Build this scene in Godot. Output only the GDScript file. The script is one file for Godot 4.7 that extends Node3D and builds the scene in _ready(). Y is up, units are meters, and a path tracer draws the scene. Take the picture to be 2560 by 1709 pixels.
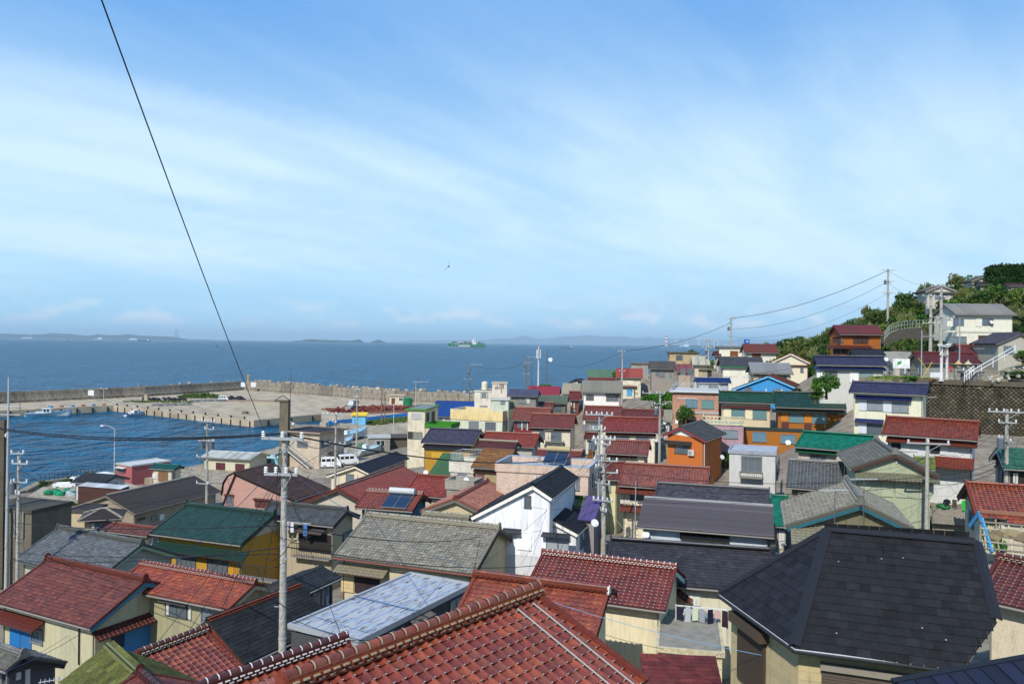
extends Node3D
# A fishing village above a small harbour: tiled roofs, poles and wires, the sea beyond.
const CAM := Vector3(0, 25, 0)
const SKY_TURN := TAU * 640.0 / 4096.0   # keeps the panorama's edge out of view

func _ready() -> void:
	rng.seed = 20240611
	# ---- camera, sky, sun, exposure
	var cam := Camera3D.new()
	cam.name = "camera"
	cam.position = CAM
	cam.rotation = Vector3(0.0015, 0, 0.0116)
	cam.fov = 46.46
	cam.near = 0.1
	cam.far = 90000.0
	add_child(cam)
	cam.current = true
	var env := Environment.new()
	env.background_mode = Environment.BG_SKY
	env.sky = Sky.new()
	var pano := PanoramaSkyMaterial.new()
	pano.panorama = ImageTexture.create_from_image(sky_image())
	pano.energy_multiplier = 1.0
	env.sky.sky_material = pano
	env.sky_rotation = Vector3(0, SKY_TURN, 0)
	env.background_energy_multiplier = 1.16
	env.tonemap_mode = Environment.TONE_MAPPER_LINEAR
	env.tonemap_exposure = 1.16
	env.sdfgi_enabled = true
	env.ssao_enabled = true
	env.ssil_enabled = true
	env.fog_enabled = true
	env.fog_density = 0.000045
	env.fog_light_color = Color(0.78, 0.9, 0.97)
	var we := WorldEnvironment.new()
	we.name = "environment"
	we.environment = env
	add_child(we)
	var sun := DirectionalLight3D.new()
	sun.name = "sun"
	sun.light_energy = 1.4
	sun.light_color = Color(1.0, 0.975, 0.94)
	sun.light_angular_distance = 0.5
	sun.shadow_enabled = true
	add_child(sun)
	sun.look_at_from_position(Vector3.ZERO, Vector3(0.42, -0.92, -0.92), Vector3.UP)
	make_textures()
	# ---- the setting
	build_ground()
	build_sea()
	build_harbour()
	build_far_land()
	# ---- buildings
	for b in HOUSES:
		var full: Dictionary = {"t": "gable", "o": 0.55, "g": 0.4, "cat": "house", "f": [], "bw": b.fw, "bh": b.fh}
		full.merge(b, true)
		house(full)
	# ---- everything else
	build_details()

func sky_image() -> Image:
	var cir := FastNoiseLite.new()
	cir.seed = 4
	cir.frequency = 0.22
	cir.fractal_octaves = 6
	cir.fractal_gain = 0.52
	cir.domain_warp_enabled = true
	cir.domain_warp_amplitude = 1.4
	cir.domain_warp_frequency = 0.16
	var veil := FastNoiseLite.new()
	veil.seed = 12
	veil.frequency = 0.09
	veil.fractal_octaves = 4
	var puff := FastNoiseLite.new()
	puff.seed = 31
	puff.frequency = 9.0
	puff.fractal_octaves = 5
	var noises := [cir, veil, puff]
	var small := Image.create(1024, 512, false, Image.FORMAT_RGBF)
	for j in 512:
		var el := PI * (0.5 - (j + 0.5) / 512.0)
		for i in 1024:
			small.set_pixel(i, j, sky_colour(wrapf(TAU * ((i + 0.5) / 1024.0 - 0.5) - SKY_TURN, -PI, PI), el, noises))
	small.resize(4096, 2048, Image.INTERPOLATE_CUBIC)
	# the part of the sky in view again, sampled finely
	for j in range(700, 1034):
		var el := PI * (0.5 - (j + 0.5) / 2048.0)
		for i in range(1560 + 640, 2536 + 640):
			small.set_pixel(i, j, sky_colour(TAU * ((i + 0.5) / 4096.0 - 0.5) - SKY_TURN, el, noises))
	return small

func sky_colour(az: float, el: float, n: Array) -> Color:
	var e := maxf(el, 0.0)
	var d := Vector3(sin(az) * cos(e), sin(e), -cos(az) * cos(e))
	var zen := Color(0.06, 0.22, 0.56)
	var mid := Color(0.075, 0.27, 0.63)
	var low := Color(0.34, 0.6, 0.8)
	var k := d.y
	var c := low.lerp(mid, smoothstep(0.02, 0.42, k)).lerp(zen, smoothstep(0.35, 1.0, k))
	# high thin cloud on a flat layer: broad banks combed into fine streaks
	var q := Vector2(d.x, d.z) / (d.y + 0.09)
	var r := q.rotated(0.95)
	var a: float = n[0].get_noise_2d(r.x * 0.9, r.y * 2.4) * 0.5 + 0.5
	var fine: float = n[0].get_noise_2d(r.x * 3.0 + 40.0, r.y * 12.0) * 0.5 + 0.5
	var b: float = n[1].get_noise_2d(q.x, q.y) * 0.5 + 0.5
	var bank := smoothstep(0.26, 0.6, b * 0.7 + 0.16 + 0.24 * exp(-pow((k - 0.15) / 0.12, 2.0)) - 0.1 * sin(az))
	var veil_amt := bank * (0.42 + 0.46 * smoothstep(0.3, 0.7, a) + 0.16 * smoothstep(0.36, 0.66, fine))
	veil_amt = clampf(veil_amt, 0.0, 1.0) * smoothstep(-0.02, 0.09, k)
	c = c.lerp(Color(0.58, 0.74, 0.86), veil_amt * (0.86 - 0.62 * smoothstep(0.17, 0.4, k)))
	# mottled mid height cloud
	var mot: float = n[2].get_noise_2d(q.x * 0.32 + 9.0, q.y * 0.32) * 0.5 + 0.5
	var patch := smoothstep(0.55, 0.75, n[1].get_noise_2d(q.x * 1.3 + 31.0, q.y * 1.3) * 0.5 + 0.5)
	c = c.lerp(Color(0.4, 0.55, 0.7), patch * smoothstep(0.42, 0.72, mot) * 0.6)
	# small fair weather clouds low over the sea
	var p: float = n[2].get_noise_2d(az * 1.3, e * 3.6 + 3.0) * 0.5 + 0.5
	var band := exp(-pow((e - 0.03) / 0.014, 2.0))
	c = c.lerp(Color(0.66, 0.73, 0.8), clampf((p - 0.52) * 6.0, 0.0, 0.8) * band)
	if el < 0.0:
		c = c.lerp(Color(0.2, 0.36, 0.5), smoothstep(0.0, 0.1, -el))
	return c

func ground_y(x: float, z: float) -> float:
	var sw := 0.0
	var sy := 0.0
	for c in CTRL:
		var dx: float = x - c[0]
		var dz: float = z - c[2]
		var w := 1.0 / pow(dx * dx + dz * dz + 4.0, 2.0)
		sw += w
		sy += w * c[1]
	return sy / sw

func build_ground() -> void:
	# hillside under the village, one sheet; it dips below the sea at the harbour
	var water := PackedVector2Array([Vector2(-400, -60), Vector2(-90, -60), Vector2(-72.2, -118), Vector2(-74, -125), Vector2(-68, -135), Vector2(-57, -141), Vector2(-48, -164), Vector2(-66, -232), Vector2(-60, -251), Vector2(-60, -420), Vector2(-400, -420)])
	var s := st()
	s.set_smooth_group(0)
	var x0 := -130.0
	var z0 := 20.0
	var stp := 3.0
	var nx := 110
	var nz := 84
	var hs := []
	for j in nz + 1:
		var row := []
		for i in nx + 1:
			var x := x0 + i * stp
			var z := z0 - j * stp
			var y := ground_y(x, z) - 0.15
			if z < -175 and x < 4:
				y = lerpf(minf(y, 1.6), y, smoothstep(-6.0, 4.0, x))
			var ahead := (Vector2(x, z) - Vector2(46.5, -96.5)).dot(Vector2(-0.555, 0.832))
			var along := (Vector2(x, z) - Vector2(46.5, -96.5)).dot(Vector2(0.832, 0.555))
			if along > -3 and along < 30 and ahead > -3.4 and ahead < 14:
				y = minf(y, 15.2)
			elif along > -3 and along < 30 and ahead <= -3.4 and ahead > -9:
				y = 20.6
			if Geometry2D.is_point_in_polygon(Vector2(x, z), water):
				y = -4.0
			if j > nz - 3:
				y = minf(y, -2.0 if j == nz else y * 0.5)
			row.append(y)
		hs.append(row)
	for j in nz:
		for i in nx:
			var p := func(a: int, b: int) -> Vector3:
				return Vector3(x0 + a * stp, hs[b][a], z0 - b * stp)
			quad(s, p.call(i, j), p.call(i, j + 1), p.call(i + 1, j + 1), p.call(i + 1, j))
	struct("ground", done(s), mat("ground", "8c857a"))

func build_sea() -> void:
	var m := StandardMaterial3D.new()
	m.albedo_color = Color(0.08, 0.38, 0.52)
	m.albedo_texture = tex["swell"]
	m.roughness = 0.28
	m.metallic_specular = 0.14
	m.uv1_triplanar = true
	m.uv1_world_triplanar = true
	m.uv1_scale = Vector3(0.009, 0.009, 0.009)
	m.normal_enabled = true
	m.normal_texture = tex["n_wave"]
	m.normal_scale = 1.7
	# long streaks and patches multiplied into the sea colour, far larger than the waves
	m.detail_enabled = true
	m.detail_blend_mode = BaseMaterial3D.BLEND_MODE_MUL
	m.detail_uv_layer = BaseMaterial3D.DETAIL_UV_2
	m.detail_albedo = tex["sea_streak"]
	m.uv2_triplanar = true
	m.uv2_world_triplanar = true
	m.uv2_scale = Vector3(0.0011, 0.001, 0.0042)
	var pl := PlaneMesh.new()
	pl.size = Vector2(120000, 60000)
	struct("sea", pl, m, at(0, 0, -29800))

# ---------------------------------------------------------------- harbour
func build_harbour() -> void:
	# the quay: one concrete platform with the far wall on it
	var q := PackedVector2Array([Vector2(-190, -228), Vector2(-160, -249), Vector2(-137, -274.2), Vector2(-73.9, -228.6), Vector2(-60, -251), Vector2(-52, -222), Vector2(-20, -200), Vector2(10, -232), Vector2(10, -300), Vector2(-24, -306), Vector2(-53.7, -318), Vector2(-123.5, -374), Vector2(-182, -286), Vector2(-205, -260)])
	struct("quay", slab(q, 2.0, -4.0), mat("apron", "b5a68a"))
	# painted ring and stains on the quay surface
	var ring := st()
	for i in 40:
		var a := TAU * i / 40.0
		var b := TAU * (i + 1) / 40.0
		var c := Vector3(-89.96, 2.006, -284.5)
		var p := func(t: float, r: float) -> Vector3:
			return c + Vector3(cos(t) * r, 0, sin(t) * r)
		quad(ring, p.call(a, 9.0), p.call(a, 8.2), p.call(b, 8.2), p.call(b, 9.0))
		if i < 2:
			var o := -2.0 if i == 0 else 2.0
			quad(ring, c + Vector3(o - 0.4, 0, -5), c + Vector3(o + 0.4, 0, -5), c + Vector3(o + 0.4, 0, 5), c + Vector3(o - 0.4, 0, 5))
	quad(ring, Vector3(-91.6, 2.006, -284.9), Vector3(-88.4, 2.006, -284.9), Vector3(-88.4, 2.006, -284.1), Vector3(-91.6, 2.006, -284.1))
	tag(struct("helipad_marking", done(ring), mat("paint", "c8ae48")), "yellow ring with a letter painted on the quay", "marking")
	var rust := StandardMaterial3D.new()
	rust.albedo_color = hexc("9a7450")
	rust.albedo_texture = tex["ground"]
	rust.uv1_triplanar = true
	rust.uv1_world_triplanar = true
	rust.uv1_scale = Vector3.ONE * 0.13
	rust.roughness = 0.95
	struct("rust_stain", slab(blob(Vector2(-97, -302), 15, 5, 5), 2.008, 1.9), rust)
	struct("red_dust", slab(blob(Vector2(-47, -268), 17, 15, 6), 2.01, 1.9), mat("ground", "8c5a4c"))
	struct("pale_patch", slab(blob(Vector2(-101, -335), 5, 2.4, 7), 2.006, 1.9), mat("ground", "c8c2b4"))
	for k in 9:
		var a := Vector3(-137, 0, -274.2).lerp(Vector3(-73.9, 0, -228.6), (k + 0.5) / 9.0)
		var d := Vector3(-45.6, 0, -63.1).normalized()
		struct("quay_joint", box(0.22, 0.01, 62.0), mat("ground", "6c665a"), Transform3D(Basis(d.cross(Vector3.UP), Vector3.UP, -d), a + d * 33.0 + Vector3(0, 2.006, 0)))
	for k in 12:
		var p := Vector3(-137, 2, -274.2).lerp(Vector3(-73.9, 2, -228.6), (k + 0.4) / 12.0) + Vector3(-0.6, 0, -0.9)
		var o := thing("bollard", "black iron mooring bollard on the inner quay edge", "bollard", p, 0.0, "mooring bollards along the quay")
		part("post", cyl(0.25, 0.2, 0.55, 10), mat("plain", "25262a"), o, at(0, 0.27, 0))
		part("head", cyl(0.36, 0.3, 0.2, 10), mat("plain", "25262a"), o, at(0, 0.62, 0))
	for k in 12:
		var o := part(numbered("fish_crate"), box(1.1, 0.5 + 0.3 * (k % 2), 0.8), mat("paint", ["4a88b8", "b0b4b4", "b86a4a", "3c7a60"][k % 4]), self, Transform3D(Basis(Vector3.UP, k * 0.7), [Vector3(-152 + k * 1.2, 2.35, -262.5 - k * 1.1), Vector3(-33 + (k % 5) * 1.6, 3.35, -150 - k * 1.5)][k % 2]))
		tag(o, ["blue", "grey", "orange", "green"][k % 4] + [" fish crate on the far quay beside the moored boats", " fish crate in the yard among the beached boats"][k % 2], "crate", "fish crates")
	# road and yard on the near side of the harbour
	var yard := PackedVector2Array([Vector2(-58, -126), Vector2(-46, -118), Vector2(-20, -128), Vector2(-14, -196), Vector2(-46, -214), Vector2(-47.4, -166)])
	struct("harbour_road", slab(yard, 3.02, 1.0), mat("ground", "a59c8c"))
	var road := PackedVector2Array([Vector2(-62, -92), Vector2(-54, -88), Vector2(-47, -112), Vector2(-60, -124), Vector2(-70, -119)])
	struct("quay_road", slab(road, 2.7, 0.5), mat("ground", "a8a294"))
	# quay edge of the near shore
	var shore := [Vector3(-80, 0, -96), Vector3(-72.2, 0, -118), Vector3(-74, 0, -125), Vector3(-68, 0, -135), Vector3(-57, 0, -141), Vector3(-48, 0, -164), Vector3(-52, 0, -200), Vector3(-66, 0, -232)]
	for i in shore.size() - 1:
		var a: Vector3 = shore[i]
		var b: Vector3 = shore[i + 1]
		var s := st()
		bx(s, Vector3.ZERO, Vector3(a.distance_to(b) + 0.6, 5.0, 1.2))
		var d := (b - a).normalized()
		struct("shore_wall", s.commit(), mat("concrete", "8c8474"), Transform3D(Basis(d, Vector3.UP, d.cross(Vector3.UP)), (a + b) / 2 + Vector3(0, -0.1 - 0.013 * (i % 3), 0)))
	# the sea wall, in cast sections
	var wl := thing("sea_wall", "long curved grey concrete sea wall round the outer harbour", "wall", Vector3.ZERO)
	var line := [Vector3(-205, 2, -236), Vector3(-176.9, 2, -275.5), Vector3(-161.9, 2, -296.5), Vector3(-145.8, 2, -318), Vector3(-123.5, 2, -367.4), Vector3(-81.8, 2, -336.4), Vector3(-53.7, 2, -312.1), Vector3(-28.7, 2, -301.7), Vector3(14, 2, -288)]
	var prof := PackedVector2Array([Vector2(0, -1), Vector2(0, 0.9), Vector2(-0.5, 0.95), Vector2(-0.75, 1.4), Vector2(-1.1, 2.5), Vector2(-1.2, 3.9), Vector2(-2.0, 3.95), Vector2(-3.2, 3.9), Vector2(-4.0, -1)])
	for i in line.size() - 1:
		var a: Vector3 = line[i]
		var b: Vector3 = line[i + 1]
		var n := maxi(1, int(round(a.distance_to(b) / 9.0)))
		var d := (b - a).normalized()
		var out := d.cross(Vector3.UP)
		if out.dot(Vector3(-90, 0, -290) - a) < 0:
			out = -out
		for k in n:
			var p0 := a.lerp(b, k / float(n))
			var ln := a.distance_to(b) / n - 0.06
			var m := prism(prof, ln)
			part("wall_section", m, mat("sea_wall", varied(hexc("8d8370"), [0, 3, 0, 1][(i * 3 + k) % 4])), wl, Transform3D(Basis(out, Vector3.UP, out.cross(Vector3.UP)), p0 if out.cross(Vector3.UP).dot(d) > 0 else p0 + d * ln))
	for p in [[Vector3(-158.2, 4.9, -297), 2.2, 1.9], [Vector3(-123.9, 5.0, -361.5), 2.0, 2.0], [Vector3(-119.3, 5.0, -361.6), 2.2, 2.0]]:
		part("notice_board", box(p[1], p[2], 0.12), mat("paint", "d8dcdc"), wl, at(p[0].x + 3.2, p[0].y, p[0].z + 3.6))
	# armour stones behind the wall
	var rocks := []
	for k in 3:
		rocks.append(rock_mesh(40 + k))
	var seen := 0
	for i in range(3, line.size() - 1):
		var a: Vector3 = line[i]
		var b: Vector3 = line[i + 1]
		var n := int(a.distance_to(b) / 1.25)
		for k in n:
			if rng.randf() < 0.3 or (i == 3 and rng.randf() < 0.6):
				continue
			var p := a.lerp(b, (k + rng.randf()) / n)
			var out := (b - a).normalized().cross(Vector3.UP)
			if out.dot(Vector3(-90, 0, -290) - a) > 0:
				out = -out
			var o := part(numbered("armour_stone"), rocks[rng.randi() % 3], mat("concrete", varied(hexc("9a8c78"), rng.randi() % 4)), self, Transform3D(Basis.from_euler(Vector3(rng.randf() * 6, rng.randf() * 6, rng.randf() * 6)).scaled(Vector3.ONE * rng.randf_range(0.7, 1.25)), p + out * (4.6 + rng.randf() * 1.2) + Vector3(0, 3.6 + rng.randf() * 0.5, 0)))
			tag(o, "pale armour stone showing above the top of the sea wall", "rock", "armour stones behind the sea wall")
			seen += 1
	# fenders along the quay face
	for e in [[Vector3(-160, 0, -249), Vector3(-137, 0, -274.2), 7], [Vector3(-137, 0, -274.2), Vector3(-73.9, 0, -228.6), 17], [Vector3(-73.9, 0, -228.6), Vector3(-60, 0, -251), 3]]:
		var d: Vector3 = (e[1] - e[0]).normalized()
		for k in e[2]:
			var p: Vector3 = e[0].lerp(e[1], (k + 0.6) / e[2])
			var o := part(numbered("quay_fender"), box(0.34, 2.2, 0.34), mat("plain", "17171a"), self, Transform3D(Basis(d, Vector3.UP, d.cross(Vector3.UP)), p + Vector3(0.1, 0.5, 0.15)))
			tag(o, "black rubber fender on the quay face", "fender", "rubber fenders along the quay")
	# gear on the quay
	for h in [[Vector3(-129, 2, -296), 9.0, 1.5, "long heap of black fishing nets in sacks by the sea wall"], [Vector3(-107.2, 2, -308), 4.6, 1.3, "small black net heap beside the white van"]]:
		var t := thing("net_heap", h[3], "net heap", h[0])
		var sack := rock_mesh(77)
		for k in int(h[1] * 5):
			part("net_sack", sack, mat("plain", varied(hexc("22242a"), rng.randi() % 4)), t, Transform3D(Basis.from_euler(Vector3(rng.randf() * 6, rng.randf() * 6, 0)).scaled(Vector3(0.9, 0.55, 0.9)), Vector3(rng.randf_range(-h[1], h[1]) * 0.95, rng.randf() * h[2] * 0.6 + 0.2, rng.randf_range(-1.5, 1.5))))
	for h in [[Vector3(-118, 2, -277), "rows of grey trap frames near the quay edge"], [Vector3(-113, 2, -297), "grey trap frames stacked left of the white van"]]:
		var t := thing("trap_stack", h[1], "fishing gear", h[0], 0.5)
		for k in 22:
			part("trap_frame", box(1.1, 0.7, 0.8), mat("metal", varied(hexc("7c7e80"), k % 4)), t, at((k % 11) * 1.15 - 6, 0.36, (k / 11) * 1.2 + rng.randf() * 0.5))
	var mo := thing("stone_monument", "weathered stone marker standing on the quay", "monument", Vector3(-134.3, 2, -292.5))
	part("plinth", box(2.4, 0.5, 2.0), mat("concrete", "9a9484"), mo, at(0, 0.25, 0))
	part("stone", prism(PackedVector2Array([Vector2(-0.7, 0), Vector2(0.7, 0), Vector2(0.6, 1.8), Vector2(0.1, 2.3), Vector2(-0.5, 2.0)]), 0.6), mat("concrete", "a89c84"), mo, at(0, 0.5, -0.3))
	var gm := thing("grass_mound", "low grassy mound on the quay with scattered weeds", "grass", Vector3(-122.9, 2, -314.9))
	gm.set_meta("kind", "stuff")
	scatter_leaf(gm, "grass_blades", 420, Vector3(9, 1.7, 4.5), "5c7034", 0.7, 5)
	var g2 := thing("quay_weeds", "strip of green weeds round the stone marker", "grass", Vector3(-128, 2, -289))
	g2.set_meta("kind", "stuff")
	scatter_leaf(g2, "grass_blades", 260, Vector3(13, 0.5, 3), "6a7440", 0.5, 6)
	var ws := thing("stone_block", "round grey block lying on the quay", "block", Vector3(-83, 2, -248.2))
	part("block", cyl(1.1, 1.0, 0.8, 12), mat("concrete", "6e685c"), ws, at(0, 0.4, 0))
	# rusty red gear yard
	var gear := thing("rusty_gear", "field of rusty red iron anchors and frames on the slipway", "scrap iron", Vector3(-47, 2, -268))
	gear.set_meta("kind", "stuff")
	var gs := st()
	for k in 320:
		var p := Vector3(rng.randf_range(-13, 14), rng.randf_range(0.1, 0.9), rng.randf_range(-11, 11))
		if absf(p.z + p.x * 0.9) > 10.0:
			continue
		bx(gs, p, Vector3(rng.randf_range(0.5, 2.6), rng.randf_range(0.15, 0.6), rng.randf_range(0.2, 0.7)), Basis.from_euler(Vector3(rng.randf() * 0.5, rng.randf() * 6, rng.randf() * 0.6)))
	part("iron_pieces", gs.commit(), mat("concrete", "7c3a34"), gear)
	# blue painted wall, hut with a yellow roof, quay hut, tank
	var bw := thing("blue_wall", "low bright blue painted wall along the grass", "wall", Vector3(-40.9, 2.0, -230.9), -atan2(-28.2, 18.1))
	for k in 8:
		part("wall_section", box(4.1, 1.2, 0.3), mat("paint", varied(hexc("2f86cc"), [0, 3, 0, 2][k % 4])), bw, at(-14.5 + k * 4.15, 0.6, 0))
	part("wall_base", box(34, 1.1, 2.4), mat("concrete", "a09682"), bw, at(0, 0.2, -1.6))
	var bh := thing("pump_hut", "little sky blue hut with a yellow roof on the harbour road", "hut", Vector3(-41.4, 2.2, -217.5))
	part("wall", box(3.6, 2.8, 2.6), mat("siding", "6aaed4"), bh, at(0, 1.4, 0))
	part("roof", box(4.3, 0.25, 3.4), mat("metal", "d8b834"), bh, Transform3D(Basis(Vector3.RIGHT, 0.16), Vector3(0, 2.95, 0)))
	part("door", box(0.9, 1.9, 0.06), mat("siding", "5a98c0"), bh, at(-0.8, 1.0, 1.33))
	var qh := thing("quay_hut", "cream hut with a brown door by the sea wall", "hut", Vector3(-42.3, 2, -295))
	part("wall", box(5.2, 3.2, 4), mat("concrete", "cfc2a2"), qh, at(0, 1.6, 0))
	part("roof_slab", box(6.2, 0.3, 5), mat("concrete", "b8a888"), qh, at(0, 3.3, 0))
	part("door", box(1.3, 2.2, 0.1), mat("wood", "6a3c2c"), qh, at(-1.2, 1.2, 2.04))
	var qw := part("window", box(1.3, 0.9, 0.1), mat("plain", "30383c"), qh, at(1.6, 1.9, 2.04))
	part("pane", box(1.1, 0.7, 0.02), glass(), qw, at(0, 0, 0.07))
	var gt := thing("green_tank", "dark green tank beside the cream quay hut", "tank", Vector3(-37.2, 2, -286))
	part("tank_body", cyl(1.7, 1.7, 2.6, 16), mat("paint", "1c7048"), gt, at(0, 1.4, 0))
	part("lid", cyl(1.75, 0.4, 0.5, 16), mat("paint", "1c7048"), gt, at(0, 2.95, 0))
	var grass := thing("harbour_grass", "strip of rough grass in front of the blue wall", "grass", Vector3(-34, 2.1, -229), -atan2(-28.2, 18.1))
	grass.set_meta("kind", "stuff")
	scatter_leaf(grass, "grass_blades", 900, Vector3(15, 0.5, 4.0), "66783c", 0.55, 8)
	# boats
	boat("fishing_boat", "pale blue white fishing boat moored at the far quay, longer of the two", Vector3(-148.2, 0, -255.0), Vector3(-142.7, 0, -258.2) - Vector3(-154, 0, -253), 13.0, "cfdad8", "58a0c8", true)
	boat("fishing_boat", "small white fishing boat with a blue well moored at the inner quay corner", Vector3(-122.6, 0, -259.5), Vector3(-121.0, 0, -263.5) - Vector3(-123.6, 0, -256.0), 8.6, "e0e4e4", "2a84c8", true)
	boat("beached_boat", "white and blue boat with a red keel on the yard, farthest of three", Vector3(-35.5, 3.7, -178), Vector3(-33.2, 0, -184.6) - Vector3(-37.8, 0, -172.1), 13.0, "d4dcdc", "7ab4cc", false)
	boat("beached_boat", "white skiff beside the beige concrete building, middle of three on the yard", Vector3(-35.0, 3.5, -167.3), Vector3(-34.2, 0, -171.7) - Vector3(-35.9, 0, -163), 9.0, "dce0e0", "9ac0d0", false)
	boat("beached_boat", "long white skiff in front of the grey yard shed", Vector3(-27.5, 3.5, -155.7), Vector3(-25.8, 0, -160.1) - Vector3(-29.2, 0, -151.3), 9.4, "dcdedc", "a8c8d0", false)
	boat("slipway_boat", "red bottomed boat hauled out on the rusty slipway", Vector3(-52.8, 2.9, -266), Vector3(-51.9, 0, -277.9) - Vector3(-53.7, 0, -255.9), 13, "b8bcbc", "8a3434", true)
	# vehicles
	van("white_van", "white van parked on the outer quay beside black nets", Vector3(-108.7, 2.0, -300.3), 0.35, 0)
	van("white_van", "white van with side windows parked across the harbour yard", Vector3(-28.9, 3.02, -141.5), 0.5, 0)
	van("white_van", "white van nearest the beige concrete building, partly hidden by a pole", Vector3(-31.2, 3.02, -138.2), 0.25, 0)
	van("white_car", "rounded white minivan parked by the pink shed", Vector3(-62.6, 2.3, -123.2), -0.55, 0)
	van("white_truck", "small white pickup truck by the hedge at the water", Vector3(-66.8, 2.3, -119.8), 0.25, 1)
	# yard sheds
	var ys := thing("yard_shed", "grey corrugated yard shed with a white framed window", "shed", Vector3(-26.6, 3.02, -160.6), 0.2)
	part("wall", box(4.2, 2.8, 3), mat("metal", "8a8880"), ys, at(0, 1.4, 0))
	part("roof_sheet", box(4.6, 0.08, 3.5), mat("metal", "a8a8a2"), ys, Transform3D(Basis(Vector3.RIGHT, 0.1), Vector3(0, 2.9, 0)))
	var yw := part("window", box(1.8, 1.1, 0.08), mat("plain", "d8dad8"), ys, at(0.2, 1.7, 1.52))
	for e in [-0.42, 0.42]:
		part("pane", box(0.76, 0.94, 0.02), mat("plain", "1c2024"), yw, at(e, 0, 0.05))
	var yb := thing("yard_shed", "black roofed open shed right of the grey yard shed", "shed", Vector3(-23.3, 3.02, -165), 0.2)
	part("wall", box(3.4, 2.4, 3), mat("wood", "5c564c"), yb, at(0, 1.2, 0))
	part("roof_sheet", box(4.6, 0.1, 4), mat("metal", "4c463e"), yb, Transform3D(Basis(Vector3.RIGHT, 0.08), Vector3(0, 2.5, 0)))
	# lamps
	lamp("street_lamp", "curved grey street lamp beside the pink harbour shed", Vector3(-67.2, 2.2, -135), 7.2, [Vector3(-2.0, 0, 0)])
	lamp("street_lamp", "twin armed lamp standing on the outer quay", Vector3(-145.3, 2, -283.6), 5.0, [Vector3(-0.8, 0, 0), Vector3(0.8, 0, 0)])
	lamp("street_lamp", "tall curved street lamp in front of the green edged office", Vector3(-27.7, 2.5, -187.8), 7.6, [Vector3(1.4, 0, 0)])
	var ym := thing("harbour_beacon", "yellow beacon post on the corner of the sea wall", "beacon", Vector3(-122.3, 5.9, -369.5))
	part("post", cyl(0.45, 0.3, 2.6, 8), mat("paint", "c8982c"), ym, at(0, 1.3, 0))
	part("top_mark", box(1.5, 0.35, 0.35), mat("paint", "c8982c"), ym, at(0, 2.75, 0))

func blob(c: Vector2, rx: float, rz: float, sd: int) -> PackedVector2Array:
	var r := RandomNumberGenerator.new()
	r.seed = sd
	var p := PackedVector2Array()
	for i in 28:
		var a := TAU * i / 28.0
		var k := r.randf_range(0.72, 1.1)
		p.append(c + Vector2(cos(a) * rx, sin(a) * rz) * k)
	return p

func rock_mesh(sd: int) -> Mesh:
	var key := "rock%d" % sd
	if meshes.has(key):
		return meshes[key]
	var n := FastNoiseLite.new()
	n.seed = sd
	n.frequency = 0.9
	var s := st()
	s.set_smooth_group(-1)
	var g := func(i: int, j: int) -> Vector3:
		var a := TAU * i / 8.0
		var b := PI * j / 5.0
		var v := Vector3(cos(a) * sin(b), cos(b), sin(a) * sin(b))
		return v * (0.8 + 0.45 * n.get_noise_3dv(v * 1.6))
	for i in 8:
		for j in 5:
			quad(s, g.call(i, j + 1), g.call(i, j), g.call(i + 1, j), g.call(i + 1, j + 1))
	meshes[key] = done(s)
	return meshes[key]

func leaf_mesh(sz: float) -> Mesh:
	var key := "leaf%.2f" % sz
	if meshes.has(key):
		return meshes[key]
	var s := st()
	s.set_smooth_group(-1)
	for k in 3:
		var b := Basis.from_euler(Vector3(0.5 * k - 0.4, 2.1 * k, 0.3 * k))
		var p := func(x: float, y: float, z: float) -> Vector3:
			return b * Vector3(x, y, z) * sz
		quad(s, p.call(-0.05, 0, 0), p.call(-0.32, 0.45, 0.08), p.call(0, 1.0, -0.05), p.call(0.3, 0.5, 0.1))
	meshes[key] = done(s)
	return meshes[key]

func scatter_leaf(parent: Node3D, called: String, n: int, size: Vector3, color: String, sz: float, sd: int) -> void:
	# low plants over an ellipse
	var r := RandomNumberGenerator.new()
	r.seed = sd
	var mm := MultiMesh.new()
	mm.transform_format = MultiMesh.TRANSFORM_3D
	mm.use_colors = true
	var lm: ArrayMesh = leaf_mesh(sz).duplicate()
	lm.surface_set_material(0, mat("leaf", Color.WHITE, 0.0, true))
	mm.mesh = lm
	mm.instance_count = n
	for i in n:
		var a := r.randf() * TAU
		var d := sqrt(r.randf())
		var h := maxf(0.0, (1.0 - d * d)) * size.y * r.randf()
		mm.set_instance_transform(i, Transform3D(Basis.from_euler(Vector3(r.randf_range(-0.5, 0.5), r.randf() * TAU, r.randf_range(-0.5, 0.5))).scaled(Vector3.ONE * r.randf_range(0.7, 1.4)), Vector3(cos(a) * d * size.x, h, sin(a) * d * size.z)))
		mm.set_instance_color(i, varied(hexc(color), r.randi() % 4).srgb_to_linear())
	var o := MultiMeshInstance3D.new()
	o.name = called
	o.multimesh = mm
	parent.add_child(o, true)

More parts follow.
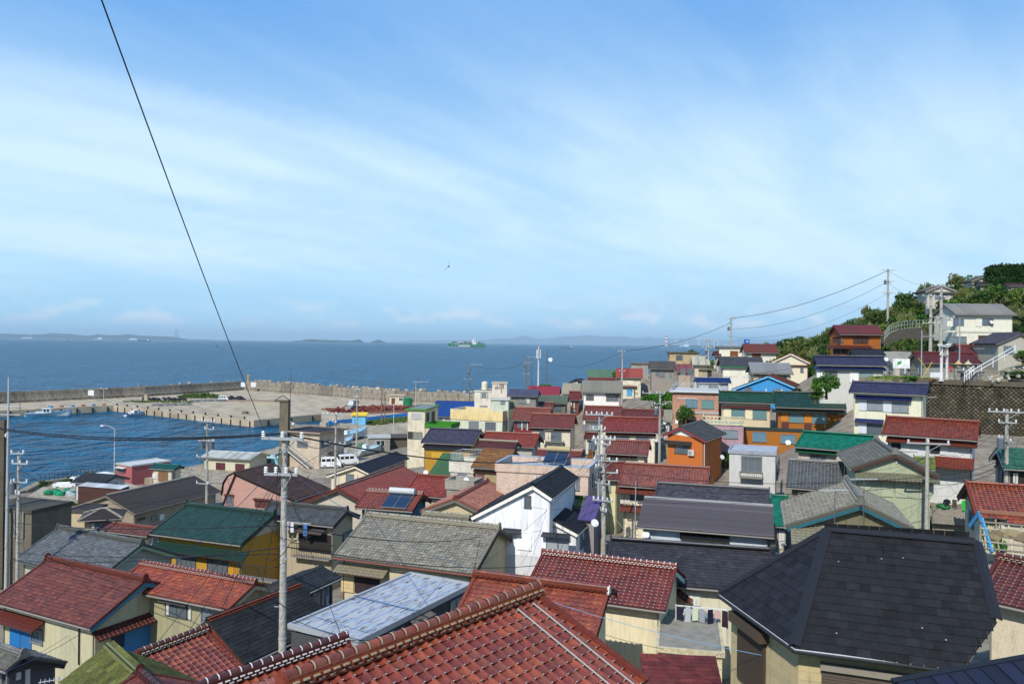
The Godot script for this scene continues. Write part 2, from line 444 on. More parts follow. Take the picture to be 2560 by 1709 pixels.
func crown_mesh(kind: int) -> ArrayMesh:
	# leaves spread through lobes of a crown of about unit radius
	var key := "crown%d" % kind
	if meshes.has(key):
		return meshes[key]
	var r := RandomNumberGenerator.new()
	r.seed = 900 + kind
	var s := st()
	s.set_smooth_group(-1)
	var lobes := []
	for i in 9:
		lobes.append([Vector3(r.randf_range(-0.6, 0.6), r.randf_range(-0.6, 0.6), r.randf_range(-0.6, 0.6)), r.randf_range(0.3, 0.52)])
	for i in 900:
		var l: Array = lobes[r.randi() % 9]
		var v := Vector3(r.randfn(), r.randfn(), r.randfn()).normalized()
		var p: Vector3 = l[0] + v * l[1] * pow(r.randf(), 0.35)
		var b := Basis.from_euler(Vector3(r.randf_range(-1.2, 1.2), r.randf() * TAU, r.randf_range(-0.9, 0.9)))
		var z := r.randf_range(0.07, 0.13)
		if kind == 3:
			b = Basis.from_euler(Vector3(r.randf_range(-0.5, 0.5), r.randf() * TAU, r.randf_range(-0.5, 0.5))).scaled(Vector3(0.4, 2.2, 0.4))
		var q := func(x: float, y: float, w: float) -> Vector3:
			return p + b * Vector3(x, y, w) * z
		var f := r.randf_range(0.7, 1.2)
		s.set_color(Color(f * r.randf_range(0.85, 1.15), f, f * r.randf_range(0.7, 1.0)))
		quad(s, q.call(-0.9, 0, 0.15), q.call(0, 0.9, -0.1), q.call(0.9, 0.1, 0.15), q.call(0, -0.8, 0))
	meshes[key] = done(s)
	return meshes[key]

func leaf_mat(color: String) -> StandardMaterial3D:
	var m := mat("leaf", color).duplicate() as StandardMaterial3D
	if not mats.has("crown" + color):
		m.vertex_color_use_as_albedo = true
		mats["crown" + color] = m
	return mats["crown" + color]

func tree(called: String, label: String, p: Vector3, rad: float, hgt: float, color: String, kind: int, group := "", category := "tree") -> void:
	var t := thing(called, label, category, p, rng.randf() * TAU, group)
	var s := st()
	var top := Vector3(rng.randf_range(-0.1, 0.1) * rad, hgt * 0.8, 0)
	s.append_from(cyl(0.09 * rad + 0.03, 0.03 * rad + 0.015, snappedf(top.length(), 0.05), 7), 0, between(Vector3.ZERO, top))
	for i in 4:
		var a := TAU * i / 4.0 + 0.4
		bar(s, top * 0.45, Vector3(cos(a) * rad * 0.6, hgt * 0.8, sin(a) * rad * 0.6), 0.022 * rad + 0.01, 5)
	part("trunk", s.commit(), mat("wood", "5a4a3a"), t, at(0, -0.3, 0))
	part("crown", crown_mesh(kind), leaf_mat(color), t, Transform3D(Basis.IDENTITY.scaled(Vector3(rad, hgt * 0.5, rad)), Vector3(0, hgt * 0.52, 0)))

func boat(called: String, label: String, p: Vector3, along: Vector3, ln: float, hull: String, trim: String, cabin: bool) -> void:
	var t := thing(called, label, "boat", p, atan2(-along.z, along.x))
	var s := st()
	s.set_smooth_group(1)
	var st_ := []
	for i in 11:
		var u := i / 10.0
		var x := (u - 0.5) * ln
		var w := 0.115 * ln * (1.0 - pow(maxf(u - 0.35, 0.0) / 0.65, 2.4)) * (0.9 + 0.1 * minf(u * 5.0, 1.0))
		var sheer := 0.075 * ln + 0.075 * ln * pow(maxf(u - 0.3, 0.0) / 0.7, 2.0)
		st_.append([x, w, sheer])
	for i in 10:
		var a: Array = st_[i]
		var b: Array = st_[i + 1]
		for e in [-1, 1]:
			var p0 := Vector3(a[0], -0.35, e * a[1] * 0.45)
			var p1 := Vector3(a[0], a[2], e * a[1])
			var q0 := Vector3(b[0], -0.35 + (0.3 if i == 9 else 0.0), e * b[1] * 0.45)
			var q1 := Vector3(b[0], b[2], e * b[1])
			if e == 1:
				quad(s, p0, p1, q1, q0)
			else:
				quad(s, q0, q1, p1, p0)
	var a0: Array = st_[0]
	quad(s, Vector3(a0[0], -0.35, -a0[1] * 0.45), Vector3(a0[0], a0[2], -a0[1]), Vector3(a0[0], a0[2], a0[1]), Vector3(a0[0], -0.35, a0[1] * 0.45))
	part("hull", done(s), mat("paint", hull), t)
	var d := st()
	d.set_smooth_group(-1)
	for i in 10:
		var a: Array = st_[i]
		var b: Array = st_[i + 1]
		quad(d, Vector3(a[0], a[2] - 0.3, a[1] * 0.97), Vector3(a[0], a[2] - 0.3, -a[1] * 0.97), Vector3(b[0], b[2] - 0.3, -b[1] * 0.97), Vector3(b[0], b[2] - 0.3, b[1] * 0.97))
	part("deck", done(d), mat("paint", trim), t)
	var rail := st()
	for i in 10:
		var a: Array = st_[i]
		var b: Array = st_[i + 1]
		for e in [-1, 1]:
			bar(rail, Vector3(a[0], a[2] + 0.02, e * a[1]), Vector3(b[0], b[2] + 0.02, e * b[1]), 0.06, 5)
	part("gunwale", rail.commit(), mat("paint", trim if cabin else "c8d4d4"), t)
	if not cabin:
		part("keel_band", box(ln * 0.8, 0.4, 0.3), mat("paint", "7a2c28"), t, at(-ln * 0.03, -0.45, 0))
		part("engine_box", box(1.1, 1.3, 0.9), mat("paint", "d8e0e0"), t, at(-ln * 0.18, 0.95, 0))
		for e in [-0.28, 0.2]:
			part("cradle", box(0.25, 0.75, 1.6), mat("wood", "6a5a44"), t, at(ln * e, -0.6, 0))
		for e in [-0.05, 0.12, 0.25]:
			part("thwart", box(0.3, 0.08, ln * 0.19), mat("paint", "b8d0d4"), t, at(ln * e, 0.62, 0))
		return
	var ch := 0.15 * ln
	var wh := part("wheelhouse", prism(PackedVector2Array([Vector2(-0.11 * ln, 0), Vector2(0.09 * ln, 0), Vector2(0.06 * ln, ch), Vector2(-0.11 * ln, ch)]), 0.15 * ln), mat("paint", "dfe4e2"), t, at(-0.02 * ln, 0.35, -0.075 * ln))
	part("roof", box(0.21 * ln, 0.1, 0.19 * ln), mat("paint", "e4e6e2"), wh, at(-0.025 * ln, ch + 0.05, 0.075 * ln))
	for e in [-0.06, 0.01]:
		part("window", box(0.05 * ln, ch * 0.35, 0.155 * ln), mat("plain", "26323c"), wh, at(e * ln, ch * 0.68, 0.075 * ln))
	part("cabin", box(0.16 * ln, 0.09 * ln, 0.13 * ln), mat("paint", "d4dcda"), t, at(-0.2 * ln, 0.3 + 0.045 * ln, 0))
	var ms := st()
	bar(ms, Vector3(0, 0, 0), Vector3(0, 0.3 * ln, 0), 0.05)
	bar(ms, Vector3(-0.25, 0.22 * ln, 0), Vector3(0.25, 0.22 * ln, 0), 0.03)
	part("mast", ms.commit(), mat("metal", "a8acac"), t, at(-0.02 * ln, 0.3 + ch * 0.8, 0))
	var m2 := st()
	bar(m2, Vector3(0, 0, 0), Vector3(0, 0.24 * ln, 0), 0.04)
	part("stern_mast", m2.commit(), mat("metal", "a8acac"), t, at(-0.42 * ln, 0.4, 0))
	part("gear_crate", box(0.09 * ln, 0.06 * ln, 0.1 * ln), mat("paint", trim), t, at(0.25 * ln, 0.55 + 0.03 * ln, 0))
	part("engine_cover", box(0.08 * ln, 0.05 * ln, 0.09 * ln), mat("plain", "2a2e34"), t, at(-0.36 * ln, 0.6, 0))

func van(called: String, label: String, p: Vector3, turn: float, kind: int) -> void:
	var t := thing(called, label, "van" if kind == 0 else "truck", p, turn)
	var body := PackedVector2Array([Vector2(-1.7, 0.3), Vector2(1.68, 0.3), Vector2(1.72, 0.75), Vector2(1.6, 1.02), Vector2(1.12, 1.72), Vector2(0.95, 1.86), Vector2(-1.45, 1.9), Vector2(-1.66, 1.78), Vector2(-1.72, 0.9)])
	if kind == 1:
		body = PackedVector2Array([Vector2(-1.7, 0.42), Vector2(1.68, 0.3), Vector2(1.72, 0.75), Vector2(1.62, 1.05), Vector2(1.2, 1.7), Vector2(0.55, 1.76), Vector2(0.45, 0.62), Vector2(-1.7, 0.62)])
	part("body", prism(body, 1.46), mat("paint", "e6e8e8"), t, at(0, 0, -0.73))
	var m := StandardMaterial3D.new()
	m.albedo_color = hexc("15191c")
	m.roughness = 0.08
	var sides := [[-1.25, 0.62], [-0.42, 0.72], [0.48, 0.7]] if kind == 0 else [[0.78, 0.5]]
	for w in sides:
		part("side_window", box(w[1], 0.46, 1.48), m, t, at(w[0], 1.42, 0))
	var d := Vector2(1.12, 1.72) - Vector2(1.6, 1.02)
	if kind == 1:
		d = Vector2(1.2, 1.7) - Vector2(1.62, 1.05)
	var a := atan2(d.x, d.y)
	part("windscreen", box(0.03, 0.66, 1.3), m, t, Transform3D(Basis(Vector3(0, 0, 1), -a), Vector3(1.375 if kind == 0 else 1.42, 1.385, 0)))
	if kind == 0:
		part("rear_window", box(0.03, 0.5, 1.2), m, t, at(-1.7, 1.42, 0))
	else:
		for e in [-0.71, 0.71]:
			part("bed_side", box(2.1, 0.32, 0.05), mat("paint", "dfe2e2"), t, at(-0.62, 0.78, e))
		part("tailgate", box(0.05, 0.32, 1.46), mat("paint", "dfe2e2"), t, at(-1.68, 0.78, 0))
	for x in [-1.05, 1.08]:
		for z in [-0.66, 0.66]:
			var wh := part("wheel", cyl(0.28, 0.28, 0.18, 14), mat("plain", "1a1a1c"), t, Transform3D(Basis(Vector3.RIGHT, PI / 2), Vector3(x, 0.28, z)))
			part("rim", cyl(0.16, 0.16, 0.2, 10), mat("metal", "a8acb0"), wh)
	for z in [-0.5, 0.5]:
		part("headlight", box(0.06, 0.18, 0.26), mat("paint", "c8d0d4"), t, at(1.71, 0.72, z))
		part("tail_light", box(0.04, 0.3, 0.12), mat("paint", "a02c2c"), t, at(-1.725, 0.95, z * 1.25))
	part("bumper", box(0.1, 0.2, 1.44), mat("plain", "b8bcbc"), t, at(1.7, 0.4, 0))

func lamp(called: String, label: String, p: Vector3, h: float, arms: Array) -> void:
	var t := thing(called, label, "street lamp", p)
	part("pole", cyl(0.11, 0.07, h, 8), mat("metal", "b0b4b4"), t, at(0, h / 2, 0))
	for a in arms:
		var s := st()
		var prev := Vector3(0, h - 0.02, 0)
		for k in range(1, 7):
			var u := k / 6.0
			var q := Vector3(a.x * (1.0 - cos(u * PI / 2)), h + 0.9 * sin(u * PI / 2) - 0.02, a.z)
			if absf(a.x) < 1.0:
				q = Vector3(a.x * u, h + 0.25 * u, 0)
			bar(s, prev, q, 0.05, 6)
			prev = q
		part("arm", s.commit(), mat("metal", "b0b4b4"), t)
		part("lamp_head", cyl(0.22, 0.12, 0.2, 10), mat("paint", "d0d2d0"), t, Transform3D(Basis.IDENTITY.scaled(Vector3(1.6, 1, 1)), prev + Vector3(signf(a.x) * 0.2, -0.05, 0)))

# ---------------------------------------------------------------- far shore
func ridge_land(called: String, z: float, pts: Array, depth: float, color: String, rough: float, sd: int) -> void:
	# pts: [x, height]; a hill seen across the water with a real back
	var n := FastNoiseLite.new()
	n.seed = sd
	n.frequency = 0.004
	n.fractal_octaves = 4
	var s := st()
	s.set_smooth_group(0)
	var xs := []
	for i in pts.size() - 1:
		var k := 14
		for j in k:
			var u := j / float(k)
			xs.append([lerpf(pts[i][0], pts[i + 1][0], u), lerpf(pts[i][1], pts[i + 1][1], smoothstep(0, 1, u))])
	xs.append(pts[-1])
	var cols := 6
	var g := func(i: int, j: int) -> Vector3:
		var u := j / float(cols)
		var h: float = xs[i][1] * sin(PI * pow(u, 0.6))
		h *= 1.0 + rough * n.get_noise_2d(xs[i][0] * 900.0 / absf(z) * 6.0, j * 90.0)
		return Vector3(xs[i][0], h - 1.0, z - depth * u)
	for i in xs.size() - 1:
		for j in cols:
			quad(s, g.call(i, j), g.call(i, j + 1), g.call(i + 1, j + 1), g.call(i + 1, j))
	struct(called, done(s), mat("ground", color))

func build_far_land() -> void:
	ridge_land("far_headland", -19200, [[-13760, 89], [-12160, 94], [-11520, 129], [-10560, 99], [-9600, 111], [-8640, 91], [-8160, 60], [-7920, 8]], 900, "26362c", 0.5, 3)
	ridge_land("low_spit", -19680, [[-8480, 29], [-7680, 24], [-6880, 11], [-6240, 4]], 300, "26362c", 0.4, 4)
	ridge_land("island", -16200, [[-4608, 4], [-4392, 22], [-4194, 46], [-3780, 57], [-3384, 40], [-3132, 61], [-3042, 6]], 420, "22332a", 0.6, 5)
	ridge_land("islet", -16200, [[-2898, 6], [-2826, 37], [-2736, 67], [-2646, 45], [-2592, 6]], 220, "22332a", 0.5, 6)
	ridge_land("far_mountains", -44200, [[-7820, 27], [-5100, 122], [-2550, 163], [-1020, 231], [680, 408], [1700, 326], [2890, 435], [4590, 490], [6120, 449], [7820, 408], [9520, 449], [12240, 354], [15300, 408], [20400, 462], [34000, 408]], 2500, "2a3830", 0.35, 7)
	ridge_land("low_shore", -14000, [[2440, 6], [2700, 22], [3200, 20], [3700, 22], [4400, 18], [6000, 24], [9000, 30]], 300, "26362c", 0.3, 8)
	var ch := thing("power_station_chimney", "tall red and white striped chimney on the low shore", "chimney", Vector3(2720, 8, -14020))
	for k in 7:
		part("stripe", cyl(30 - k * 2.2, 28 - k * 2.2, 31, 10), mat("paint", "b8343c" if k % 2 == 1 else "e0e0e0"), ch, at(0, 15 + k * 31, 0))
	for k in 2:
		var c2 := thing("distant_chimney", ["slim grey chimney at the tip of the left headland, left of two", "slim grey chimney at the tip of the left headland, right of two"][k], "chimney", Vector3(-8290 + k * 42, 30, -19600))
		part("shaft", cyl(14, 10, 240, 8), mat("concrete", "8a98a0"), c2, at(0, 120, 0))
	for k in 5:
		var x: float = [2900, 3080, 3300, 3560, 3640][k]
		var w := thing("wind_turbine", "white wind turbine on the far low shore, number %s from the striped chimney" % ["one", "two", "three", "four", "five"][k], "wind turbine", Vector3(x, 10, -14050))
		part("tower", cyl(5, 3.5, 95, 8), mat("paint", "e4e6e8"), w, at(0, 47, 0))
		for j in 3:
			part("blade", box(3.4, 46, 2), mat("paint", "e4e6e8"), w, Transform3D(Basis(Vector3(0, 0, 1), TAU * j / 3.0 + k), Vector3(0, 96, 4)) * at(0, 23, 0))
	for k in 5:
		var b := thing("coastal_plant", ["white plant block on the left headland shore, leftmost", "pair of white tanks on the left headland shore", "white shed low on the left headland shore", "pale block near the tip of the left headland", "white hall on the low shore beside the striped chimney"][k], "building", [Vector3(-11680, 0, -19180), Vector3(-9920, 0, -19180), Vector3(-9120, 0, -19180), Vector3(-8530, 0, -19600), Vector3(3060, 0, -13990)][k])
		part("hall", box([240, 96, 176, 190, 90][k], [22, 54, 38, 64, 44][k], 60), mat("paint", "d8dce0"), b, at(0, 16, 0))
		part("annex", box(50, 16, 50), mat("paint", "c8ccd0"), b, at(-90, 9, 0))
	container_ship()
	for e in [["cargo_ship", "dark hulled coaster far out on the left", Vector3(-3560, 0, -7700), 115.0, "1c2840"], ["cargo_ship", "pale coaster farthest left near the headland", Vector3(-4640, 0, -8200), 80.0, "8a7a68"], ["tug_boat", "small dark tug trailing across the right of the bay", Vector3(560, 0, -4500), 24.0, "3a4450"], ["barge", "long low dark barge right of the container ship", Vector3(300, 0, -4350), 75.0, "2c2e34"]]:
		var t := thing(e[0], e[1], "ship", e[2])
		var ln: float = e[3]
		part("hull", prism(PackedVector2Array([Vector2(-0.5, -0.02), Vector2(0.44, -0.02), Vector2(0.5, 0.1), Vector2(0.3, 0.07), Vector2(-0.5, 0.075)]), 0.16), mat("paint", e[4]), t, Transform3D(Basis.IDENTITY.scaled(Vector3(-ln, ln * (0.45 if e[0] == "barge" else 1.0), ln)), Vector3(0, 0, -ln * 0.08)))
		part("bridge", box(ln * 0.13, ln * (0.06 if e[0] == "barge" else 0.15), ln * 0.12), mat("paint", "c8ccc8"), t, at(ln * 0.34, ln * 0.12, 0))
	var buoy := thing("sea_buoy", "green buoy standing out in the open sea", "buoy", Vector3(-1020, 0, -2750))
	part("float", cyl(3, 2.4, 2.4, 10), mat("paint", "1c4c3c"), buoy, at(0, 1, 0))
	part("lattice", cyl(1.6, 0.7, 6, 6), mat("paint", "1c4c3c"), buoy, at(0, 5, 0))

func container_ship() -> void:
	var a := Vector3(-328.4, 0, -4140.8)
	var b := Vector3(-141.7, 0, -4211.9)
	var ln := a.distance_to(b)
	var d := (b - a).normalized()
	var t := thing("container_ship", "green container ship with white hull lettering sailing left across the bay", "ship", (a + b) / 2, atan2(-d.z, d.x))
	# local x runs from bow (left) to stern (right)
	var side := PackedVector2Array([Vector2(-0.47, 0.006), Vector2(0.48, 0.006), Vector2(0.5, 0.05), Vector2(0.5, 0.082), Vector2(-0.40, 0.078), Vector2(-0.5, 0.105), Vector2(-0.495, 0.06)])
	var s2 := PackedVector2Array()
	for p in side:
		s2.append(p * ln)
	part("hull", prism(s2, 26), mat("paint", "2c7a58"), t, at(0, 0, -13))
	part("boot_topping", prism(PackedVector2Array([Vector2(-0.46, -0.004) * ln, Vector2(0.475, -0.004) * ln, Vector2(0.48, 0.0085) * ln, Vector2(-0.47, 0.0085) * ln]), 26.4), mat("paint", "a0403c"), t, at(0, 0, -13.2))
	var tm := TextMesh.new()
	tm.text = "EVERGREEN"
	var f := SystemFont.new()
	f.font_names = PackedStringArray(["Droid Sans"])
	f.font_weight = 700
	tm.font = f
	tm.font_size = 64
	tm.pixel_size = 0.19
	tm.depth = 0.4
	part("hull_lettering", tm, mat("paint", "f0f2f0"), t, Transform3D(Basis.IDENTITY.scaled(Vector3(0.93, 1.15, 1)), Vector3(-ln * 0.105, 7.6, 13.3)))
	var cols := ["2f7a58", "3a8a68", "2c6e54", "6a2c30", "4a9a7c", "8a8a50", "c8ccc8", "356a5c"]
	var bays := [-0.4, -0.33, -0.25, -0.18, -0.06, 0.0, 0.06, 0.31, 0.42]
	for i in bays.size():
		for r in 3 if i % 3 != 2 else 2:
			for k in 2:
				part("container", box(12, 4.6, 11.6), mat("paint", cols[(i * 5 + r * 3 + k) % 8]), t, at(bays[i] * ln + 2.0, ln * 0.08 + 2.4 + r * 4.7, -6 + k * 12))
	var br := part("bridge", box(15, 27, 24), mat("paint", "e4e6e4"), t, at(ln * 0.19, ln * 0.08 + 13.4, 0))
	part("bridge_deck", box(12, 4, 30), mat("paint", "e4e6e4"), br, at(-1, 12, 0))
	part("funnel", box(8, 15, 9), mat("paint", "cfd4d0"), t, at(ln * 0.27, ln * 0.08 + 14, 0))
	part("mast", cyl(1.2, 0.8, 16, 6), mat("paint", "d8dad8"), t, at(ln * 0.19, ln * 0.08 + 34, 0))
	var w := thing("bow_wave", "white wash along the container ship's bow", "wave", a.lerp(b, 0.02) + Vector3(0, 0.6, 14))
	w.set_meta("kind", "stuff")
	for k in 9:
		part("foam", rock_mesh(61), mat("plain", "e8eeee"), w, Transform3D(Basis.IDENTITY.scaled(Vector3(6 - k * 0.3, 0.9, 2)), Vector3(-6 + k * 7, 0, k * 0.5)))

# ---------------------------------------------------------------- poles, wires, small things
func build_pole(p: Dictionary) -> void:
	var t := thing(p.n, p.l, p.cat, Vector3(p.x, p.y, p.z))
	var h: float = p.h
	var r: float = p.r
	var m: StandardMaterial3D = {"concrete": mat("concrete", "aaa89f"), "wood": mat("wood", "6e5f4c"), "dark": mat("concrete", "6a6862"), "steel": mat("metal", "8c979e")}[p.k]
	var shaft := part("shaft", cyl(r, r * 0.62, snappedf(h, 0.01), 14), m, t, at(0, h / 2, 0))
	var steel := mat("metal", "9aa0a2")
	for k in int(h / 1.6):
		var y := h - 0.6 - k * 1.6
		part("pole_band", cyl(r * (0.64 + 0.4 * (h - y) / h) + 0.012, r * (0.64 + 0.4 * (h - y) / h) + 0.012, 0.05, 12), steel, t, at(0, y, 0))
		if k > 1:
			part("step_bolt", box(0.3, 0.025, 0.025), steel, t, at(0.12 if k % 2 == 0 else -0.12, y - 0.5, r * 0.5))
	for a in p.arms:
		var yaw := deg_to_rad(a[2])
		var o := Transform3D(Basis(Vector3.UP, -yaw), Vector3(0, h - a[0], 0))
		var arm := part("crossarm", box(a[1], 0.09, 0.09), mat("metal", "b0a898" if a[1] > 2.2 and p.k == "concrete" and a[0] > 4.0 else "9aa0a2"), t, o * at(a[4], 0, r * 0.8 + 0.05))
		var n: int = a[3]
		for i in n:
			var x: float = -a[1] * 0.46 + a[1] * 0.92 * (i / float(maxi(n - 1, 1)))
			var ins := part("insulator", insulator_mesh(), mat("paint", "dcdcd6"), arm, at(x, 0.14, 0))
		var s := st()
		bar(s, Vector3(a[4] * 0.5 + a[1] * 0.3, -0.03, r + 0.05), Vector3(0, -0.55, r * 0.7), 0.02, 5)
		part("brace", s.commit(), steel, t, o)
	for k in int(p.tr):
		var ty: float = h - 2.6 - 0.05 * k
		var tx: float = (r + 0.28) * (-1 if k == 0 else 1)
		var tk := part("transformer", cyl(0.24, 0.24, 0.75, 14), mat("metal", "5c646c"), t, at(tx, ty, 0))
		part("lid", cyl(0.26, 0.2, 0.1, 14), mat("metal", "6c747c"), tk, at(0, 0.42, 0))
		for e in [-0.1, 0.1]:
			part("bushing", insulator_mesh(), mat("paint", "d8d4cc"), tk, at(e, 0.55, 0))
	if p.arms.size() >= 3:
		var s := st()
		var r2 := RandomNumberGenerator.new()
		r2.seed = int(absf(p.x) * 100)
		for k in 7:
			var y0 := h - r2.randf_range(0.3, 2.5 if h < 10 else 5.5)
			var prev := Vector3(r2.randf_range(-0.9, 0.9), y0, 0.2)
			var endp := Vector3(r2.randf_range(-1.0, 1.0), y0 - r2.randf_range(0.4, 1.4), 0.25)
			var c0 := prev
			for j in range(1, 7):
				var u := j / 6.0
				var q := c0.lerp(endp, u) + Vector3(0, -0.5 * sin(PI * u), 0.12 * sin(PI * u))
				bar(s, prev, q, 0.012, 4)
				prev = q
		part("jumper_cables", s.commit(), mat("plain", "1c1e22"), t)

func insulator_mesh() -> Mesh:
	if not meshes.has("ins"):
		var s := st()
		s.append_from(cyl(0.035, 0.035, 0.22, 8), 0, at(0, 0, 0))
		for y in [-0.06, 0.01, 0.08]:
			s.append_from(cyl(0.075, 0.045, 0.045, 10), 0, at(0, y, 0))
		meshes["ins"] = s.commit()
	return meshes["ins"]

func build_wire(w: Array) -> void:
	var a := Vector3(w[1], w[2], w[3])
	var b := Vector3(w[4], w[5], w[6])
	var n := 14
	var s := st()
	var prev := a
	for i in range(1, n + 1):
		var u := i / float(n)
		var q := a.lerp(b, u) - Vector3(0, w[7] * 4.0 * u * (1.0 - u), 0)
		bar(s, prev, q, w[8], 5)
		prev = q
	var o := part(numbered("overhead_wire"), s.commit(), mat("plain", w[9]), self)
	tag(o, w[0], "wire")

func dish(label: String, p: Vector3, turn: float, r := 0.32) -> void:
	var t := thing("satellite_dish", label, "satellite dish", p, turn)
	var s := st()
	s.set_smooth_group(1)
	for i in 14:
		for j in 3:
			var g := func(ii: int, jj: int) -> Vector3:
				var rr := r * jj / 3.0
				var aa := TAU * ii / 14.0
				return Vector3(cos(aa) * rr, sin(aa) * rr, rr * rr * 0.6)
			quad(s, g.call(i, j), g.call(i, j + 1), g.call(i + 1, j + 1), g.call(i + 1, j))
	part("reflector", done(s), mat("paint", "dcdedc"), t, Transform3D(Basis(Vector3.RIGHT, -0.5), Vector3.ZERO))
	var m := st()
	bar(m, Vector3(0, -r, 0.05), Vector3(0, 0, r * 1.3), 0.012)
	bar(m, Vector3(0, 0, -0.03), Vector3(0, -0.5, -0.15), 0.022)
	part("mount", m.commit(), mat("metal", "8a8c8c"), t)
	part("receiver", box(0.06, 0.06, 0.1), mat("paint", "c8c8c4"), t, at(0, 0, r * 1.3))

func antenna(label: String, p: Vector3, turn: float, h: float) -> void:
	var t := thing("tv_antenna", label, "antenna", p, turn)
	part("mast", cyl(0.022, 0.018, h, 6), mat("metal", "5c5e5e"), t, at(0, h / 2, 0))
	part("boom", box(1.5, 0.03, 0.03), mat("metal", "c0c2c2"), t, at(0, h - 0.1, 0))
	for k in 9:
		part("element", box(0.016, 0.016, 0.55 - 0.03 * k), mat("metal", "c0c2c2"), t, at(-0.68 + k * 0.165, h - 0.08, 0))

func solar_heater(label: String, origin: Transform3D, tankc: String) -> void:
	var t := thing("solar_water_heater", label, "solar heater", Vector3.ZERO)
	t.transform = origin
	for e in [-0.55, 0.55]:
		var m := StandardMaterial3D.new()
		m.albedo_color = hexc("1c2c44")
		m.roughness = 0.1
		part("collector", box(1.04, 0.09, 2.0), m, t, at(e, 0.12, 1.1))
		part("collector_frame", box(1.1, 0.06, 2.06), mat("metal", "8a9094"), t, at(e, 0.09, 1.1))
	part("tank", cyl(0.27, 0.27, 2.3, 18), mat("metal", tankc), t, Transform3D(Basis(Vector3(0, 0, 1), PI / 2), Vector3(0, 0.32, -0.1)))
	for e in [-0.9, 0.9]:
		part("strut", box(0.05, 0.3, 2.2), mat("metal", "8a9094"), t, at(e, -0.04, 1.0))

